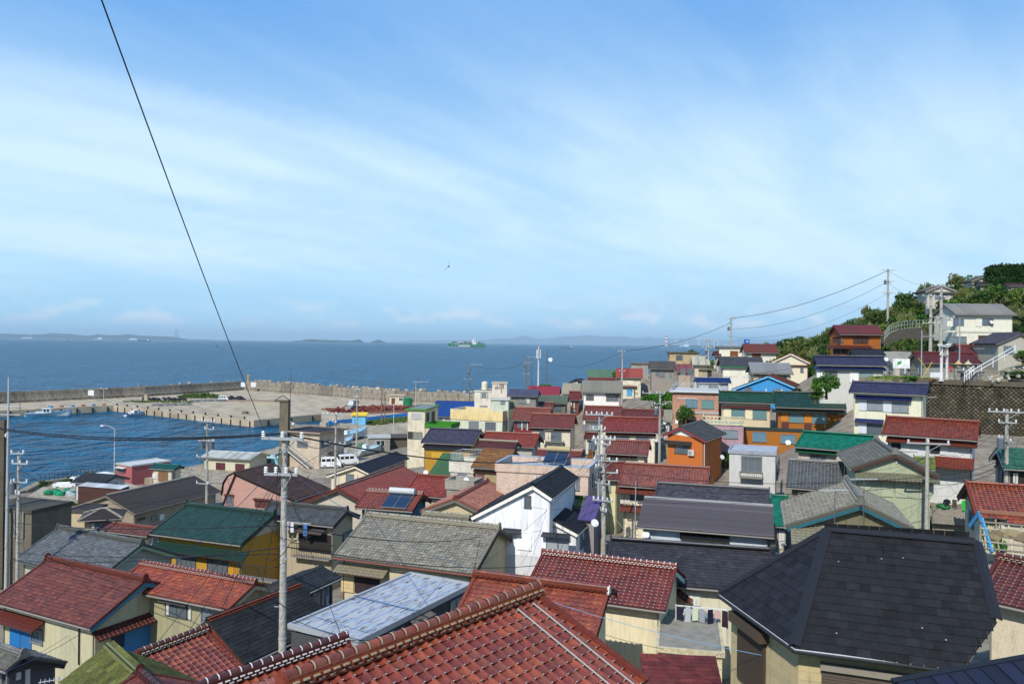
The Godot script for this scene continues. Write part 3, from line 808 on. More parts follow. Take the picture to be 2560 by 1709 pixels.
func build_details() -> void:
	for p in POLES:
		build_pole(p)
	for w in WIRES:
		build_wire(w)
	hillside()
	shrine()
	# mobile phone mast
	var cm := thing("mobile_mast", "tall white mobile phone mast with panel antennas near the shore", "mast", Vector3(6.9, 11, -205))
	part("shaft", cyl(0.28, 0.16, 13.2, 14), mat("paint", "c8cac8"), cm, at(0, 6.6, 0))
	for k in 4:
		var a := TAU * k / 4.0 + 0.5
		part("panel_antenna", box(0.18, 2.2, 0.1), mat("paint", "dcdedc"), cm, Transform3D(Basis(Vector3.UP, -a), Vector3(cos(a) * 0.5, 11.3, sin(a) * 0.5)))
	part("platform", cyl(0.5, 0.5, 0.1, 12), mat("metal", "a8acac"), cm, at(0, 10.1, 0))
	part("lightning_rod", cyl(0.05, 0.02, 2.4, 6), mat("metal", "a8acac"), cm, at(0, 14.2, 0))
	var fl := thing("floodlight", "round white floodlight on the pale pole near the mobile mast", "light", Vector3(9.9, 20.9, -204.4))
	part("drum", cyl(0.55, 0.55, 0.5, 14), mat("paint", "e4e6e4"), fl, Transform3D(Basis(Vector3.RIGHT, PI / 2), Vector3.ZERO))
	part("bracket", box(0.9, 0.1, 0.1), mat("metal", "8a8c8a"), fl, at(-0.5, 0, -0.3))
	# water tank and lettering of the guesthouse
	var wt := thing("water_tank", "cream round water tank on the white flat roof beside the lettered tower", "water tank", Vector3(-5.4, 15.55, -160.3))
	part("tank_body", cyl(0.68, 0.6, 1.5, 18), mat("paint", "ddd6b4"), wt, at(0, 0.78, 0))
	part("lid", cyl(0.62, 0.3, 0.18, 18), mat("paint", "ddd6b4"), wt, at(0, 1.6, 0))
	part("rib", cyl(0.69, 0.69, 0.05, 18), mat("paint", "c8c09c"), wt, at(0, 0.6, 0))
	lettering()
	var ut := thing("blue_roof_tank", "blue box tank with a white U shaped mark on the roofline above the terraces", "tank", ROOF_TANK)
	part("tank_body", box(0.95, 0.9, 0.8), mat("paint", "1f62b0"), ut, at(0, 0.5, 0))
	part("stand", box(0.7, 2.6, 0.6), mat("metal", "6a6c6e"), ut, at(0, -1.2, 0))
	for e in [[-0.14, 0.54, 0.1, 0.34], [0.14, 0.54, 0.1, 0.34], [0, 0.36, 0.3, 0.1]]:
		part("mark", box(e[2], e[3], 0.02), mat("paint", "e8eaec"), ut, at(e[0], e[1], 0.41))
	# tower and mast on the harbour building
	var tw := thing("concrete_tower", "slender concrete hose tower with an iron bracket beside the beige building", "tower", Vector3(-39.7, 3, -139.6))
	part("shaft", box(1.5, 11.3, 1.3), mat("concrete", "6e6858"), tw, at(0, 5.65, 0))
	part("cap", box(2.4, 0.25, 1.6), mat("concrete", "5e584a"), tw, at(-0.4, 11.4, 0))
	var br := st()
	bar(br, Vector3(-1.8, 11.5, 0), Vector3(-0.4, 12.4, 0), 0.07)
	bar(br, Vector3(-0.4, 12.4, 0), Vector3(0.9, 11.5, 0), 0.07)
	bar(br, Vector3(-1.8, 11.5, 0), Vector3(0.9, 11.5, 0), 0.06)
	part("bracket", br.commit(), mat("metal", "2c2c2c"), tw)
	var ms := thing("radio_mast", "thin radio mast with loudspeakers beside the concrete tower", "mast", Vector3(-38.7, 9.2, -139.4))
	part("mast", cyl(0.07, 0.03, 11.2, 6), mat("metal", "4c4a4a"), ms, at(0, 5.6, 0))
	for e in [-1, 1]:
		part("loudspeaker", cyl(0.1, 0.32, 0.5, 12), mat("paint", "d8dad8"), ms, Transform3D(Basis(Vector3(0, 0, 1), -e * PI / 2), Vector3(e * 0.5, 1.2, 0)))
	staircase()
	# shop lettering on the shutter of the beige building is too worn to read: three dark rows and a red one
	left_edge()
	# solar heaters
	solar_heater("silver solar water heater on the red tiled wing", SOLAR1, "b8bcbc")
	solar_heater("brass coloured solar water heater on the blue flat roof", Transform3D(Basis(Vector3.UP, -0.3) * Basis(Vector3.RIGHT, 0.42), Vector3(4.6, 14.6, -76.2)), "a8905c")
	# dishes and antennas
	for d in DISHES:
		dish(d[0], Vector3(d[1], d[2], d[3]), d[4], d[5])
	for a in ANTENNAS:
		antenna(a[0], Vector3(a[1], a[2], a[3]), a[4], a[5])
	laundry()
	ruin()
	navy_roof()
	black_house()
	bird()

func lettering() -> void:
	# one large brush written character, built stroke by stroke on the tower face
	var b: Dictionary = {}
	for h in HOUSES:
		if h.n == "sign_tower":
			b = h
	var t := thing("tower_lettering", "large black brush written character on the white tower", "lettering", Vector3(b.x, b.y, b.z), b.yaw)
	var strokes := [
		# left radical: mountain
		[[Vector2(-0.62, 0.28), Vector2(-0.66, -0.18)], 0.11], [[Vector2(-0.4, 0.6), Vector2(-0.42, -0.2)], 0.13], [[Vector2(-0.88, 0.2), Vector2(-0.84, -0.22)], 0.11], [[Vector2(-0.9, -0.2), Vector2(-0.14, -0.12)], 0.11], [[Vector2(-0.16, 0.3), Vector2(-0.14, -0.14)], 0.11],
		# right part: a box crossed by a long upright
		[[Vector2(0.05, 0.6), Vector2(0.12, -0.22)], 0.12], [[Vector2(0.05, 0.6), Vector2(0.8, 0.66)], 0.12], [[Vector2(0.8, 0.66), Vector2(0.74, -0.14)], 0.12], [[Vector2(0.1, 0.22), Vector2(0.74, 0.26)], 0.1], [[Vector2(0.12, -0.18), Vector2(0.74, -0.1)], 0.11], [[Vector2(0.44, 0.64), Vector2(0.42, -0.95)], 0.13], [[Vector2(0.42, -0.95), Vector2(0.3, -0.82)], 0.09]]
	for k in strokes:
		var a: Vector2 = k[0][0]
		var c: Vector2 = k[0][1]
		var w: float = k[1]
		var d := (c - a).normalized()
		var n := Vector2(-d.y, d.x)
		var poly := PackedVector2Array([a + n * w * 0.5 - d * 0.04, a - n * w * 0.4 - d * 0.06, a.lerp(c, 0.5) - n * w * 0.33, c - n * w * 0.5 + d * 0.05, c + n * w * 0.42 + d * 0.03, a.lerp(c, 0.5) + n * w * 0.36])
		part("brush_stroke", prism(poly, 0.03), mat("plain", "141414"), t, at(0.02, b.R - 1.0, b.fw + 0.004))

func staircase() -> void:
	var b: Dictionary = {}
	for h in HOUSES:
		if h.n == "concrete_building":
			b = h
	var t := thing("outside_staircase", "pale outside staircase with railings on the front of the beige building", "staircase", Vector3(b.x, b.y, b.z), b.yaw)
	var z: float = b.fw + 0.7
	for k in 16:
		part("tread", box(0.34, 0.08, 1.1), mat("concrete", "8a8478"), t, at(-b.L * 0.5 + 0.6 + k * 0.34, 3.2 - k * 0.2, z))
	for zz in [z - 0.5, z + 0.5]:
		var s := st()
		var a := Vector3(-b.L * 0.5 + 0.4, 3.3, zz)
		var c := Vector3(-b.L * 0.5 + 0.6 + 15.6 * 0.34, 0.1, zz)
		bar(s, a, c, 0.09)
		bar(s, a + Vector3(0, 0.95, 0), c + Vector3(0, 0.95, 0), 0.04)
		for k in 22:
			bar(s, a.lerp(c, k / 21.0), a.lerp(c, k / 21.0) + Vector3(0, 0.95, 0), 0.022, 4)
		part("railing", s.commit(), mat("metal", "c8cac6"), t)
	part("landing", box(1.6, 0.15, 1.3), mat("concrete", "a8a090"), t, at(-b.L * 0.5 - 0.3, 3.3, z))
	# worn lettering on the shutters round the corner
	var sg := thing("shutter_lettering", "worn red and black lettering on the shutter of the beige building", "lettering", Vector3(b.x, b.y, b.z), b.yaw)
	var fr := Transform3D(Basis(Vector3(0, 0, -1), Vector3.UP, Vector3(1, 0, 0)), Vector3(b.L / 2 + 0.08, 0, 0))
	for r in 3:
		for k in [6, 7, 8][r]:
			part("letter_mark", box(0.16, 0.26 if r > 0 else 0.34, 0.012), mat("plain", "b0343a" if r == 0 else "4a4a4a"), sg, fr * at(-1.1 + k * 0.24 + 0.05 * (k % 3), 2.35 - r * 0.5, 0.01))

func left_edge() -> void:
	# concrete yard block and tall iron column cut by the left edge
	var t := thing("concrete_block_wall", "rust streaked concrete tank wall at the left edge below the slim pole", "wall", Vector3(-41.6, 2.5, -68.5), -0.3)
	part("wall", box(5.6, 9.0, 4.0), mat("concrete", "6c665a"), t, at(0, 3.5, 0))
	part("coping", box(5.8, 0.3, 4.2), mat("concrete", "4c4a44"), t, at(0, 8.1, 0))
	for k in 5:
		part("pipe", cyl(0.07, 0.07, 2.2, 8), mat("metal", "8a8c88"), t, at(-1.6 + k * 0.9, 7.0, 2.1))
	var c := thing("concrete_column", "dark square concrete column cut off by the left edge", "column", Vector3(-42.5, 2.5, -66.6))
	part("shaft", box(0.45, 14.0, 0.45), mat("concrete", "5c564a"), c, at(0, 8.6, 0))
	part("horn_speaker", cyl(0.08, 0.26, 0.4, 12), mat("paint", "d0d2d0"), c, Transform3D(Basis(Vector3(0, 0, 1), -PI / 2), Vector3(0.2, 14.3, 0)))
	var m := thing("steel_mast", "tall thin steel mast with two side arms at the left edge", "mast", Vector3(-41.7, 3, -66)) 
	part("mast", cyl(0.17, 0.07, 18.7, 8), mat("metal", "a0a6a8"), m, at(0, 9.35, 0))
	for y in [15.6, 16.3]:
		part("side_arm", box(4.2, 0.08, 0.08), mat("metal", "a8acae"), m, at(-1.1, y, 0))
	part("whip", cyl(0.03, 0.03, 2.0, 6), mat("metal", "6a6c6c"), m, at(0.95, 16.8, 0))
	# bright nets and floats beside the road
	for e in [["net_pile", "heap of green netting by the waterside hedge", Vector3(-63.5, 2.5, -113.5), "1f8a5c", 2.4], ["net_pile", "heap of grey and white netting beside the green one", Vector3(-60.4, 2.5, -113.2), "a8b4bc", 2.2], ["tarp_pile", "blue tarpaulin pile beside the slim left pole", Vector3(-63.0, 2.4, -99), "2c74b8", 1.8], ["float_pile", "pile of pale floats and crates near the left edge", Vector3(-66, 2.4, -103), "c8d0d0", 1.8]]:
		var n := thing(e[0], e[1], "pile", e[2])
		for k in 14:
			part("bundle", rock_mesh(80 + k % 3), mat("plain", varied(hexc(e[3]), k % 4)), n, Transform3D(Basis.from_euler(Vector3(rng.randf(), rng.randf() * 6, 0)).scaled(Vector3(0.8, 0.5, 0.7)), Vector3(rng.randf_range(-1, 1) * e[4], 0.15 + rng.randf() * 0.6, rng.randf_range(-0.8, 0.8))))
	var fb := part(numbered("orange_float"), rock_mesh(99), mat("plain", "c86a50"), self, at(-66.8, 3.0, -101))
	tag(fb, "round orange float lying at the left edge", "float")
	for k in 5:
		tree("waterside_shrub", ["shrub beside the white pickup, nearest the water", "dark shrub behind the white pickup", "low shrub at the corner of the near quay", "flowering border shrub along the quay road", "pale shrub at the end of the quay road border"][k], [Vector3(-68.5, 2.3, -124), Vector3(-66.8, 2.3, -126), Vector3(-70, 2.3, -120), Vector3(-58.6, 2.5, -106), Vector3(-61.2, 2.5, -105)][k], [1.3, 1.2, 1.1, 1.6, 1.5][k], [1.5, 1.6, 1.2, 0.8, 0.8][k], ["4a6430", "3c5628", "4a6430", "7a8a4a", "6a7a44"][k], k % 3, "", "shrub")
	tree("garden_tree", "leafy green tree cut off by the left edge below the grey roof", Vector3(-31.4, 3.5, -47.6), 1.6, 3.4, "4c7a2a", 1)
	# railing by the water
	var f := thing("quay_fence", "thin dark fence along the quay by the hedge", "fence", Vector3(-74, 2.4, -124.6), -atan2(-10.5, 6.0))
	for k in 16:
		part("fence_post", box(0.06, 1.1, 0.06), mat("metal", "4c5054"), f, at(0.4 + k * 0.72, 0.55, 0))
	for y in [0.55, 1.08]:
		part("fence_rail", box(11.4, 0.05, 0.05), mat("metal", "4c5054"), f, at(5.8, y, 0))

func hillside() -> void:
	# undergrowth covering the slope: nobody could count it
	var kinds := ["2c441a", "4f6a2c", "6a7a3c", "84845a", "38521f", "5c7a2c", "46602c", "6e6c44"]
	var holder := thing("hillside_undergrowth", "dense green undergrowth covering the hillside", "undergrowth", Vector3.ZERO)
	holder.set_meta("kind", "stuff")
	var sets := [[], [], [], [], [], [], [], []]
	var avoid := []
	for h in HOUSES:
		avoid.append([h.x, h.z, maxf(h.L, h.fw * 2.0) * 0.55 + 1.0])
	var tries := 0
	while tries < 5200:
		tries += 1
		var x := rng.randf_range(44, 132)
		var z := rng.randf_range(-212, -118)
		if x < 62 and z > -146:
			continue
		if x < 50 and z > -178:
			continue
		if x > 60 and x < 100 and z > -126:
			continue
		var bad := false
		for a in avoid:
			if Vector2(x - a[0], z - a[1]).length() < a[2]:
				bad = true
				break
		if bad:
			continue
		var s := rng.randf_range(0.7, 2.3) * (0.8 if z > -140 else 1.0)
		var y := ground_y(x, z)
		sets[rng.randi() % 8].append(Transform3D(Basis(Vector3.UP, rng.randf() * TAU).scaled(Vector3(s, s * rng.randf_range(0.55, 1.25), s)), Vector3(x, y + 0.45 * s, z)))
	for k in 8:
		var mm := MultiMesh.new()
		mm.transform_format = MultiMesh.TRANSFORM_3D
		var cm: ArrayMesh = crown_mesh(k % 4).duplicate()
		cm.surface_set_material(0, leaf_mat(kinds[k]))
		mm.mesh = cm
		mm.instance_count = sets[k].size()
		for i in sets[k].size():
			mm.set_instance_transform(i, sets[k][i])
		var o := MultiMeshInstance3D.new()
		o.name = "shrub_mass"
		o.multimesh = mm
		o.set_meta("kind", "stuff")
		holder.add_child(o, true)
	# trees that stand out of it
	var notable := [
		[62, -176, 3.0, 4.4, "4a6428", "tree at the low end of the wooded ridge"], [66, -170, 2.6, 4.0, "6a7440", "pale reedy tree next up the wooded ridge"],
		[70, -168, 3.0, 4.8, "3c5a22", "dark round tree left of the leaning pole"], [75, -166, 2.8, 4.6, "5a5c38", "brownish tree just left of the leaning pole"],
		[80, -163, 3.2, 4.6, "4a6a26", "bright green tree right of the leaning pole"], [84, -160, 2.6, 4.2, "3a5422", "dark tree above the curved fence"],
		[88, -168, 3.4, 5.2, "6e7042", "tall yellowish tree above the hillside cottage"], [93, -172, 3.0, 5.0, "36501f", "dark tree on the ridge behind the cottage"],
		[97, -174, 2.6, 5.4, "7a7c50", "feathery tree below the hilltop hut"], [104, -176, 3.4, 5.4, "44602a", "broad tree on the skyline by the ivy house"],
		[108, -170, 2.6, 6.0, "3a5020", "tall dark tree at the right end of the skyline"], [77, -146, 2.8, 3.2, "4a7a22", "low bright green bush behind the curved fence, left"],
		[81, -145, 2.6, 3.0, "568028", "low bright green bush behind the curved fence, right"], [58, -165, 2.4, 3.4, "727848", "dry grassy tree at the left foot of the ridge"],
		[54, -168, 2.2, 2.8, "7c8052", "reed clump above the roofs at the left foot of the ridge"]]
	for n in notable:
		tree("hillside_tree", n[5], Vector3(n[0], ground_y(n[0], n[1]), n[1]), n[2], n[3] + 1.2, n[4], rng.randi() % 4)
	# weeds on the dark slope, and shrubs in the lanes
	var wd := thing("slope_weeds", "weeds and creepers growing over the dark slope by the curved fence", "weeds", Vector3(66, 24.6, -129.5))
	wd.set_meta("kind", "stuff")
	scatter_leaf(wd, "weed_leaves", 700, Vector3(7.5, 1.6, 4.5), "4c6228", 0.6, 15)
	for k in 26:
		var h: Dictionary = HOUSES[(k * 7 + 12) % HOUSES.size()]
		if h.z < -150 or h.x > 60:
			continue
		var side := 1.0 if k % 2 == 0 else -1.0
		var p := Vector3(h.x, 0, h.z) + Basis(Vector3.UP, h.yaw) * Vector3(side * (h.L * 0.5 + 0.7), 0, h.fw * 0.9)
		p.y = ground_y(p.x, p.z) - 0.1
		tree("lane_shrub", "small green shrub growing in a lane between the houses", p, rng.randf_range(0.6, 1.1), rng.randf_range(1.2, 2.4), ["4a6a2c", "5c7c34", "3f5e28"][k % 3], k % 3, "shrubs in the lanes", "shrub")
	for n in [[86, -141, 2.6, 4.2, "4a6a2a"], [92, -138, 2.4, 4.0, "3c5a24"], [98, -140, 2.6, 4.4, "5a7234"], [100, -128, 2.2, 3.4, "476a2a"], [70, -152, 2.8, 4.4, "55682e"], [64, -158, 2.6, 4.0, "6a7440"], [60, -168, 2.6, 3.8, "44602a"], [56, -172, 2.4, 3.4, "5c6c38"]]:
		tree("hillside_tree", "bushy tree filling the hillside slope between the houses", Vector3(n[0], ground_y(n[0], n[1]), n[1]), n[2], n[3] + 1.0, n[4], rng.randi() % 4, "bushy hillside trees")
	# greenery between the houses
	for n in [[23.0, 13.4, -126, 1.8, 3.0, "3f6a1e", "round bush on the bank left of the pink apartment house"], [25.0, 13.2, -124.0, 1.7, 3.2, "4c7a26", "bush on the bank beside the transformer pole"], [26.4, 12.6, -120, 1.6, 3.4, "436e28", "hydrangea like bush against the pink apartment house"], [21.2, 12.6, -128, 1.4, 2.4, "4a6a30", "scrubby bush beside the grey slab on the bank"],
		[38.4, 18.9, -97, 1.7, 3.2, "467026", "leafy tree in front of the white indigo roofed house"], [36.9, 18.4, -96.6, 1.4, 2.2, "5a7c30", "lighter bush beside that leafy tree"], [46.4, 20.4, -92.5, 1.3, 1.4, "4c7a2c", "clipped shrub on top of the retaining wall"],
		[23.2, 14.0, -178, 2.4, 5.2, "4f7a2c", "round tree by the shore behind the red roofed house"], [8.4, 10.6, -203.5, 2.6, 4.2, "4a7a2a", "bush at the foot of the mobile mast, right"], [4.6, 10.4, -203, 2.0, 3.2, "5c7a34", "bush at the foot of the mobile mast, left"], [11.4, 10.6, -204, 2.0, 3.4, "3f7024", "bush below the pale floodlight pole"],
		[43.0, 22.0, -190, 1.2, 2.2, "4a6a2a", "small tuft growing on the derelict flat roof"], [-6.0, 8.6, -71.5, 0.7, 1.6, "6a9a3a", "bright plant in the alley by the concrete terrace"], [30.2, 11.4, -49.5, 0.9, 3.8, "3f7a24", "climbing greenery inside the ruined house"],
		[57.5, 21.4, -91.5, 1.6, 1.2, "4a6a2c", "weedy shrub on the rocky bank by the white handrail"], [59.8, 23.2, -93, 1.5, 1.8, "567a34", "shrub above the rocky bank at the right"]]:
		tree("bush", n[6], Vector3(n[0], n[1], n[2]), n[3], n[4], n[5], rng.randi() % 3, "", "bush")
	var hd := thing("clipped_hedge", "bright clipped hedge on top of the bank by the pink apartment house", "hedge", Vector3(24.6, 16.0, -128.6), -0.1)
	hd.set_meta("kind", "stuff")
	scatter_leaf(hd, "hedge_leaves", 900, Vector3(3.6, 1.2, 0.9), "4a7c24", 0.42, 9)

func shrine() -> void:
	# retaining wall of precast diamond blocks
	var a := Vector3(46.5, 21.1, -96.5)
	var b := Vector3(66, 21.3, -83.5)
	var d := (b - a).normalized()
	d.y = 0
	var n := d.cross(Vector3.UP)
	if n.dot(CAM - a) < 0:
		n = -n
	var ln := a.distance_to(b)
	var t := thing("retaining_wall", "dark retaining wall of diamond shaped concrete blocks below the shrine", "wall", (a + b) / 2 - Vector3(0, 6.2, 0), atan2(n.x, n.z))
	part("wall", box(ln, 6.2, 1.0), mat("concrete", "35322a"), t, at(0, 3.05, -0.55))
	part("coping", box(ln, 0.55, 1.3), mat("concrete", "5c564a"), t, at(0, 6.0, -0.5))
	var mm := MultiMesh.new()
	mm.transform_format = MultiMesh.TRANSFORM_3D
	mm.use_colors = true
	var cell: ArrayMesh = ArrayMesh.new()
	cell.add_surface_from_arrays(Mesh.PRIMITIVE_TRIANGLES, cyl(0.2, 0.13, 0.12, 4).get_mesh_arrays())
	cell.surface_set_material(0, mat("sea_wall", Color.WHITE, 0.0, true))
	mm.mesh = cell
	var xs := int(ln / 0.46)
	var ys := 24
	mm.instance_count = xs * ys
	for i in xs:
		for j in ys:
			mm.set_instance_transform(i * ys + j, Transform3D(Basis(Vector3.RIGHT, PI / 2) * Basis(Vector3.UP, 0.0), Vector3(-ln / 2 + (i + 0.5 + 0.5 * (j % 2)) * 0.46, 0.2 + j * 0.23, rng.randf_range(-0.02, 0.02))))
			mm.set_instance_color(i * ys + j, varied(hexc("5e584a" if rng.randf() < 0.8 else "4c4e3a"), rng.randi() % 4).srgb_to_linear())
	var o := MultiMeshInstance3D.new()
	o.name = "diamond_blocks"
	o.multimesh = mm
	o.set_meta("kind", "stuff")
	t.add_child(o, true)
	var back := PackedVector2Array([Vector2(46.8, -96.9), Vector2(66.4, -83.9), Vector2(74, -95), Vector2(58, -107), Vector2(46, -104)])
	struct("shrine_terrace", slab(back, 20.98, 14.0), mat("ground", "948c78"))
	# fence on top
	var fe := thing("chain_link_fence", "low wire fence along the top of the retaining wall", "fence", (a + b) / 2 + Vector3(0, 0.25, -0.2), atan2(n.x, n.z))
	for k in 9:
		part("fence_post", cyl(0.03, 0.03, 1.1, 6), mat("metal", "a0a4a4"), fe, at(-ln / 2 + k * ln / 8.0, 0.55, -0.5))
	for y in [0.1, 0.6, 1.08]:
		part("fence_wire", box(ln, 0.02, 0.02), mat("metal", "a0a4a4"), fe, at(0, y, -0.5))
	# torii
	var to := thing("torii_gate", "white stone torii gate standing above the retaining wall", "torii", Vector3(51.3, 21.1, -94.4), 0.8)
	for e in [-1.05, 1.05]:
		part("pillar", cyl(0.18, 0.14, 4.0, 16), mat("concrete", "d4d4d0"), to, Transform3D(Basis(Vector3(0, 0, 1), e * 0.03), Vector3(e, 2.0, 0)))
		part("pillar_base", cyl(0.3, 0.27, 0.3, 16), mat("concrete", "b8b8b2"), to, at(e * 1.04, 0.15, 0))
	var kas := PackedVector2Array([Vector2(-1.75, 0.14), Vector2(-0.9, 0.03), Vector2(0.9, 0.03), Vector2(1.75, 0.14), Vector2(1.85, 0.46), Vector2(0.9, 0.33), Vector2(-0.9, 0.33), Vector2(-1.85, 0.46)])
	part("top_lintel", prism(kas, 0.44), mat("concrete", "dcdcd8"), to, at(0, 3.98, -0.22))
	part("tie_beam", box(2.9, 0.24, 0.2), mat("concrete", "d4d4d0"), to, at(0, 3.2, 0))
	part("name_plaque", box(0.34, 0.5, 0.1), mat("concrete", "a89878"), to, at(0, 3.62, 0.05))
	part("straw_rope", cyl(0.05, 0.05, 2.0, 8), mat("wood", "b0986a"), to, Transform3D(Basis(Vector3(0, 0, 1), PI / 2), Vector3(0, 2.98, 0.12)))
	for k in 2:
		var la := thing("stone_lantern", ["stone lantern with a gold cap right of the torii, left of two", "stone lantern with a pale cap right of the torii, right of two"][k], "lantern", [Vector3(53.6, 21.2, -95.5), Vector3(54.6, 21.2, -95.2)][k])
		part("base", cyl(0.38, 0.34, 0.4, 8), mat("concrete", "8a877c"), la, at(0, 0.2, 0))
		part("shaft", cyl(0.16, 0.14, 1.1, 10), mat("concrete", "8a877c"), la, at(0, 0.95, 0))
		part("fire_box", box(0.42, 0.4, 0.42), mat("concrete", "9a978c"), la, at(0, 1.7, 0))
		part("cap", cyl(0.5, 0.1, 0.35, 6), mat("concrete", "b89c50" if k == 0 else "b8b49c"), la, at(0, 2.07, 0))
		part("finial", cyl(0.08, 0.02, 0.25, 8), mat("concrete", "c8b878"), la, at(0, 2.36, 0))
	var pd := thing("stone_pedestal", "grey stone pedestal in front of the lanterns", "pedestal", Vector3(53.9, 21.2, -93.4))
	part("block", box(2.0, 0.9, 0.8), mat("concrete", "70706c"), pd, at(0, 0.45, 0))
	part("table_slab", box(2.6, 0.2, 1.0), mat("concrete", "5c5e5c"), pd, at(0, 1.0, 0))
	var rb := thing("post_box", "red box beside the torii pillar", "box", Vector3(52.4, 21.5, -95.2))
	part("box_body", box(0.5, 0.75, 0.4), mat("paint", "a83838"), rb, at(0, 1.0, 0))
	part("post", box(0.1, 0.8, 0.1), mat("metal", "6a6a6a"), rb, at(0, 0.3, 0))
	# white handrails up the steps
	for e in [[Vector3(53.2, 21.3, -92.4), Vector3(59.9, 24.4, -94.6), "long white handrail climbing to the right beside the steps"], [Vector3(51.9, 21.2, -91.2), Vector3(53.2, 22.0, -91.6), "short white handrail at the foot of the steps"]]:
		var h := thing("handrail", e[2], "handrail", Vector3.ZERO)
		var s := st()
		for y in [0.55, 1.0]:
			bar(s, e[0] + Vector3(0, y, 0), e[1] + Vector3(0, y, 0), 0.05, 8)
		part("rail", s.commit(), mat("paint", "dcdedc"), h)
		for k in 5:
			var p: Vector3 = e[0].lerp(e[1], k / 4.0)
			part("post", cyl(0.045, 0.045, 1.1, 8), mat("paint", "dcdedc"), h, at(p.x, p.y + 0.5, p.z))
	for k in 2:
		var y := thing("yellow_strut", ["yellow brace leaning left of the torii, upper", "yellow brace crossing the other left of the torii"][k], "brace", Vector3.ZERO)
		var s := st()
		if k == 0:
			bar(s, Vector3(49.5, 23.8, -97), Vector3(50.6, 22.4, -97), 0.055)
		else:
			bar(s, Vector3(51.2, 23.3, -96.9), Vector3(49.9, 21.2, -96.9), 0.05)
		part("pole", s.commit(), mat("paint", "d0a838"), y)
	var sg := thing("notice_sign", "white notice board with a green mark near the low red roof", "sign", Vector3(51.4, 21.4, -105))
	part("board", box(2.2, 1.3, 0.12), mat("paint", "e4e6e4"), sg, at(0, 1.5, 0))
	part("green_mark", prism(PackedVector2Array([Vector2(-0.3, -0.3), Vector2(0.2, -0.1), Vector2(0.35, 0.3), Vector2(-0.2, 0.2)]), 0.01), mat("paint", "3f9a48"), sg, at(-0.3, 1.55, 0.065))
	part("post", box(0.1, 0.9, 0.1), mat("metal", "6a6c6c"), sg, at(0, 0.45, 0))
	var ws := thing("low_sign", "low white sign board at the foot of the torii", "sign", Vector3(50.0, 21.1, -93.6), 0.2)
	part("board", box(1.7, 0.6, 0.08), mat("paint", "e0e2e0"), ws, at(0, 0.75, 0))
	part("post", box(0.2, 0.5, 0.08), mat("wood", "a0602c"), ws, at(-0.7, 0.3, -0.03))
	# rocky bank
	for k in 46:
		var p := Vector3(rng.randf_range(54.5, 62), 0, rng.randf_range(-93.5, -89.5))
		p.y = 21.1 + (p.x - 54.5) * 0.28 + (-89.5 - p.z) * 0.2
		var r := part(numbered("bank_stone"), rock_mesh(40 + k % 3), mat("concrete", varied(hexc("a8a69c"), rng.randi() % 4)), self, Transform3D(Basis.from_euler(Vector3(rng.randf() * 6, rng.randf() * 6, 0)).scaled(Vector3.ONE * rng.randf_range(0.12, 0.3)), p))
		tag(r, "pale stone on the rocky bank beside the long white handrail", "rock", "stones of the rocky bank")
	var bank := thing("earth_bank", "sandy bank with weeds rising beside the white handrail", "bank", Vector3(60, 20.2, -92.5))
	part("earth", prism(PackedVector2Array([Vector2(-6.5, 0), Vector2(8, 0), Vector2(8, 4.4), Vector2(3, 3.4), Vector2(-1, 1.9), Vector2(-5, 0.7)]), 5.0), mat("ground", "a0906c"), bank, at(0, 0.2, -4.0))
	# lawn by the torii
	var lw := thing("shrine_lawn", "patch of grass in front of the low red roofed house", "grass", Vector3(48.6, 21.0, -99.5))
	lw.set_meta("kind", "stuff")
	scatter_leaf(lw, "grass_blades", 700, Vector3(3.6, 0.25, 3.4), "7c8a44", 0.3, 14)
	part("soil", slab(blob(Vector2(0, 0), 4.5, 4.2, 3), 0.12, -1.0), mat("ground", "8a8a58"), lw)
	# curved fence and dark bank behind
	var cf := thing("curved_fence", "pale curved fence above the dark slope left of the white house", "fence", Vector3.ZERO)
	var pts := [Vector3(59.9, 25.0, -128), Vector3(60.8, 26.2, -130), Vector3(62.6, 27.3, -132), Vector3(65.6, 28.0, -135), Vector3(69.5, 28.4, -138), Vector3(73.4, 28.6, -140)]
	var s := st()
	for i in pts.size() - 1:
		for y in [0.1, 0.75, 1.35]:
			bar(s, pts[i] + Vector3(0, y, 0), pts[i + 1] + Vector3(0, y, 0), 0.035, 5)
		for k in 5:
			var p: Vector3 = pts[i].lerp(pts[i + 1], k / 5.0)
			bar(s, p, p + Vector3(0, 1.35, 0), 0.03, 5)
	part("railing", s.commit(), mat("metal", "a8b0a8"), cf)
	var slope_bank := thing("concrete_slope", "dark sprayed concrete slope under the curved fence", "slope", Vector3.ZERO)
	var q := st()
	q.set_smooth_group(0)
	for i in pts.size() - 1:
		var p0: Vector3 = pts[i]
		var p1: Vector3 = pts[i + 1]
		var f0 := Vector3(p0.x + 2.5, 21.5, p0.z + 9)
		var f1 := Vector3(p1.x + 2.5, 21.5, p1.z + 9)
		quad(q, f0, p0, p1, f1)
		quad(q, p0 + Vector3(0, 0, 0), p0 + Vector3(0, -0.4, -2), p1 + Vector3(0, -0.4, -2), p1)
	part("slope_face", done(q), mat("concrete", "4c463a"), slope_bank)

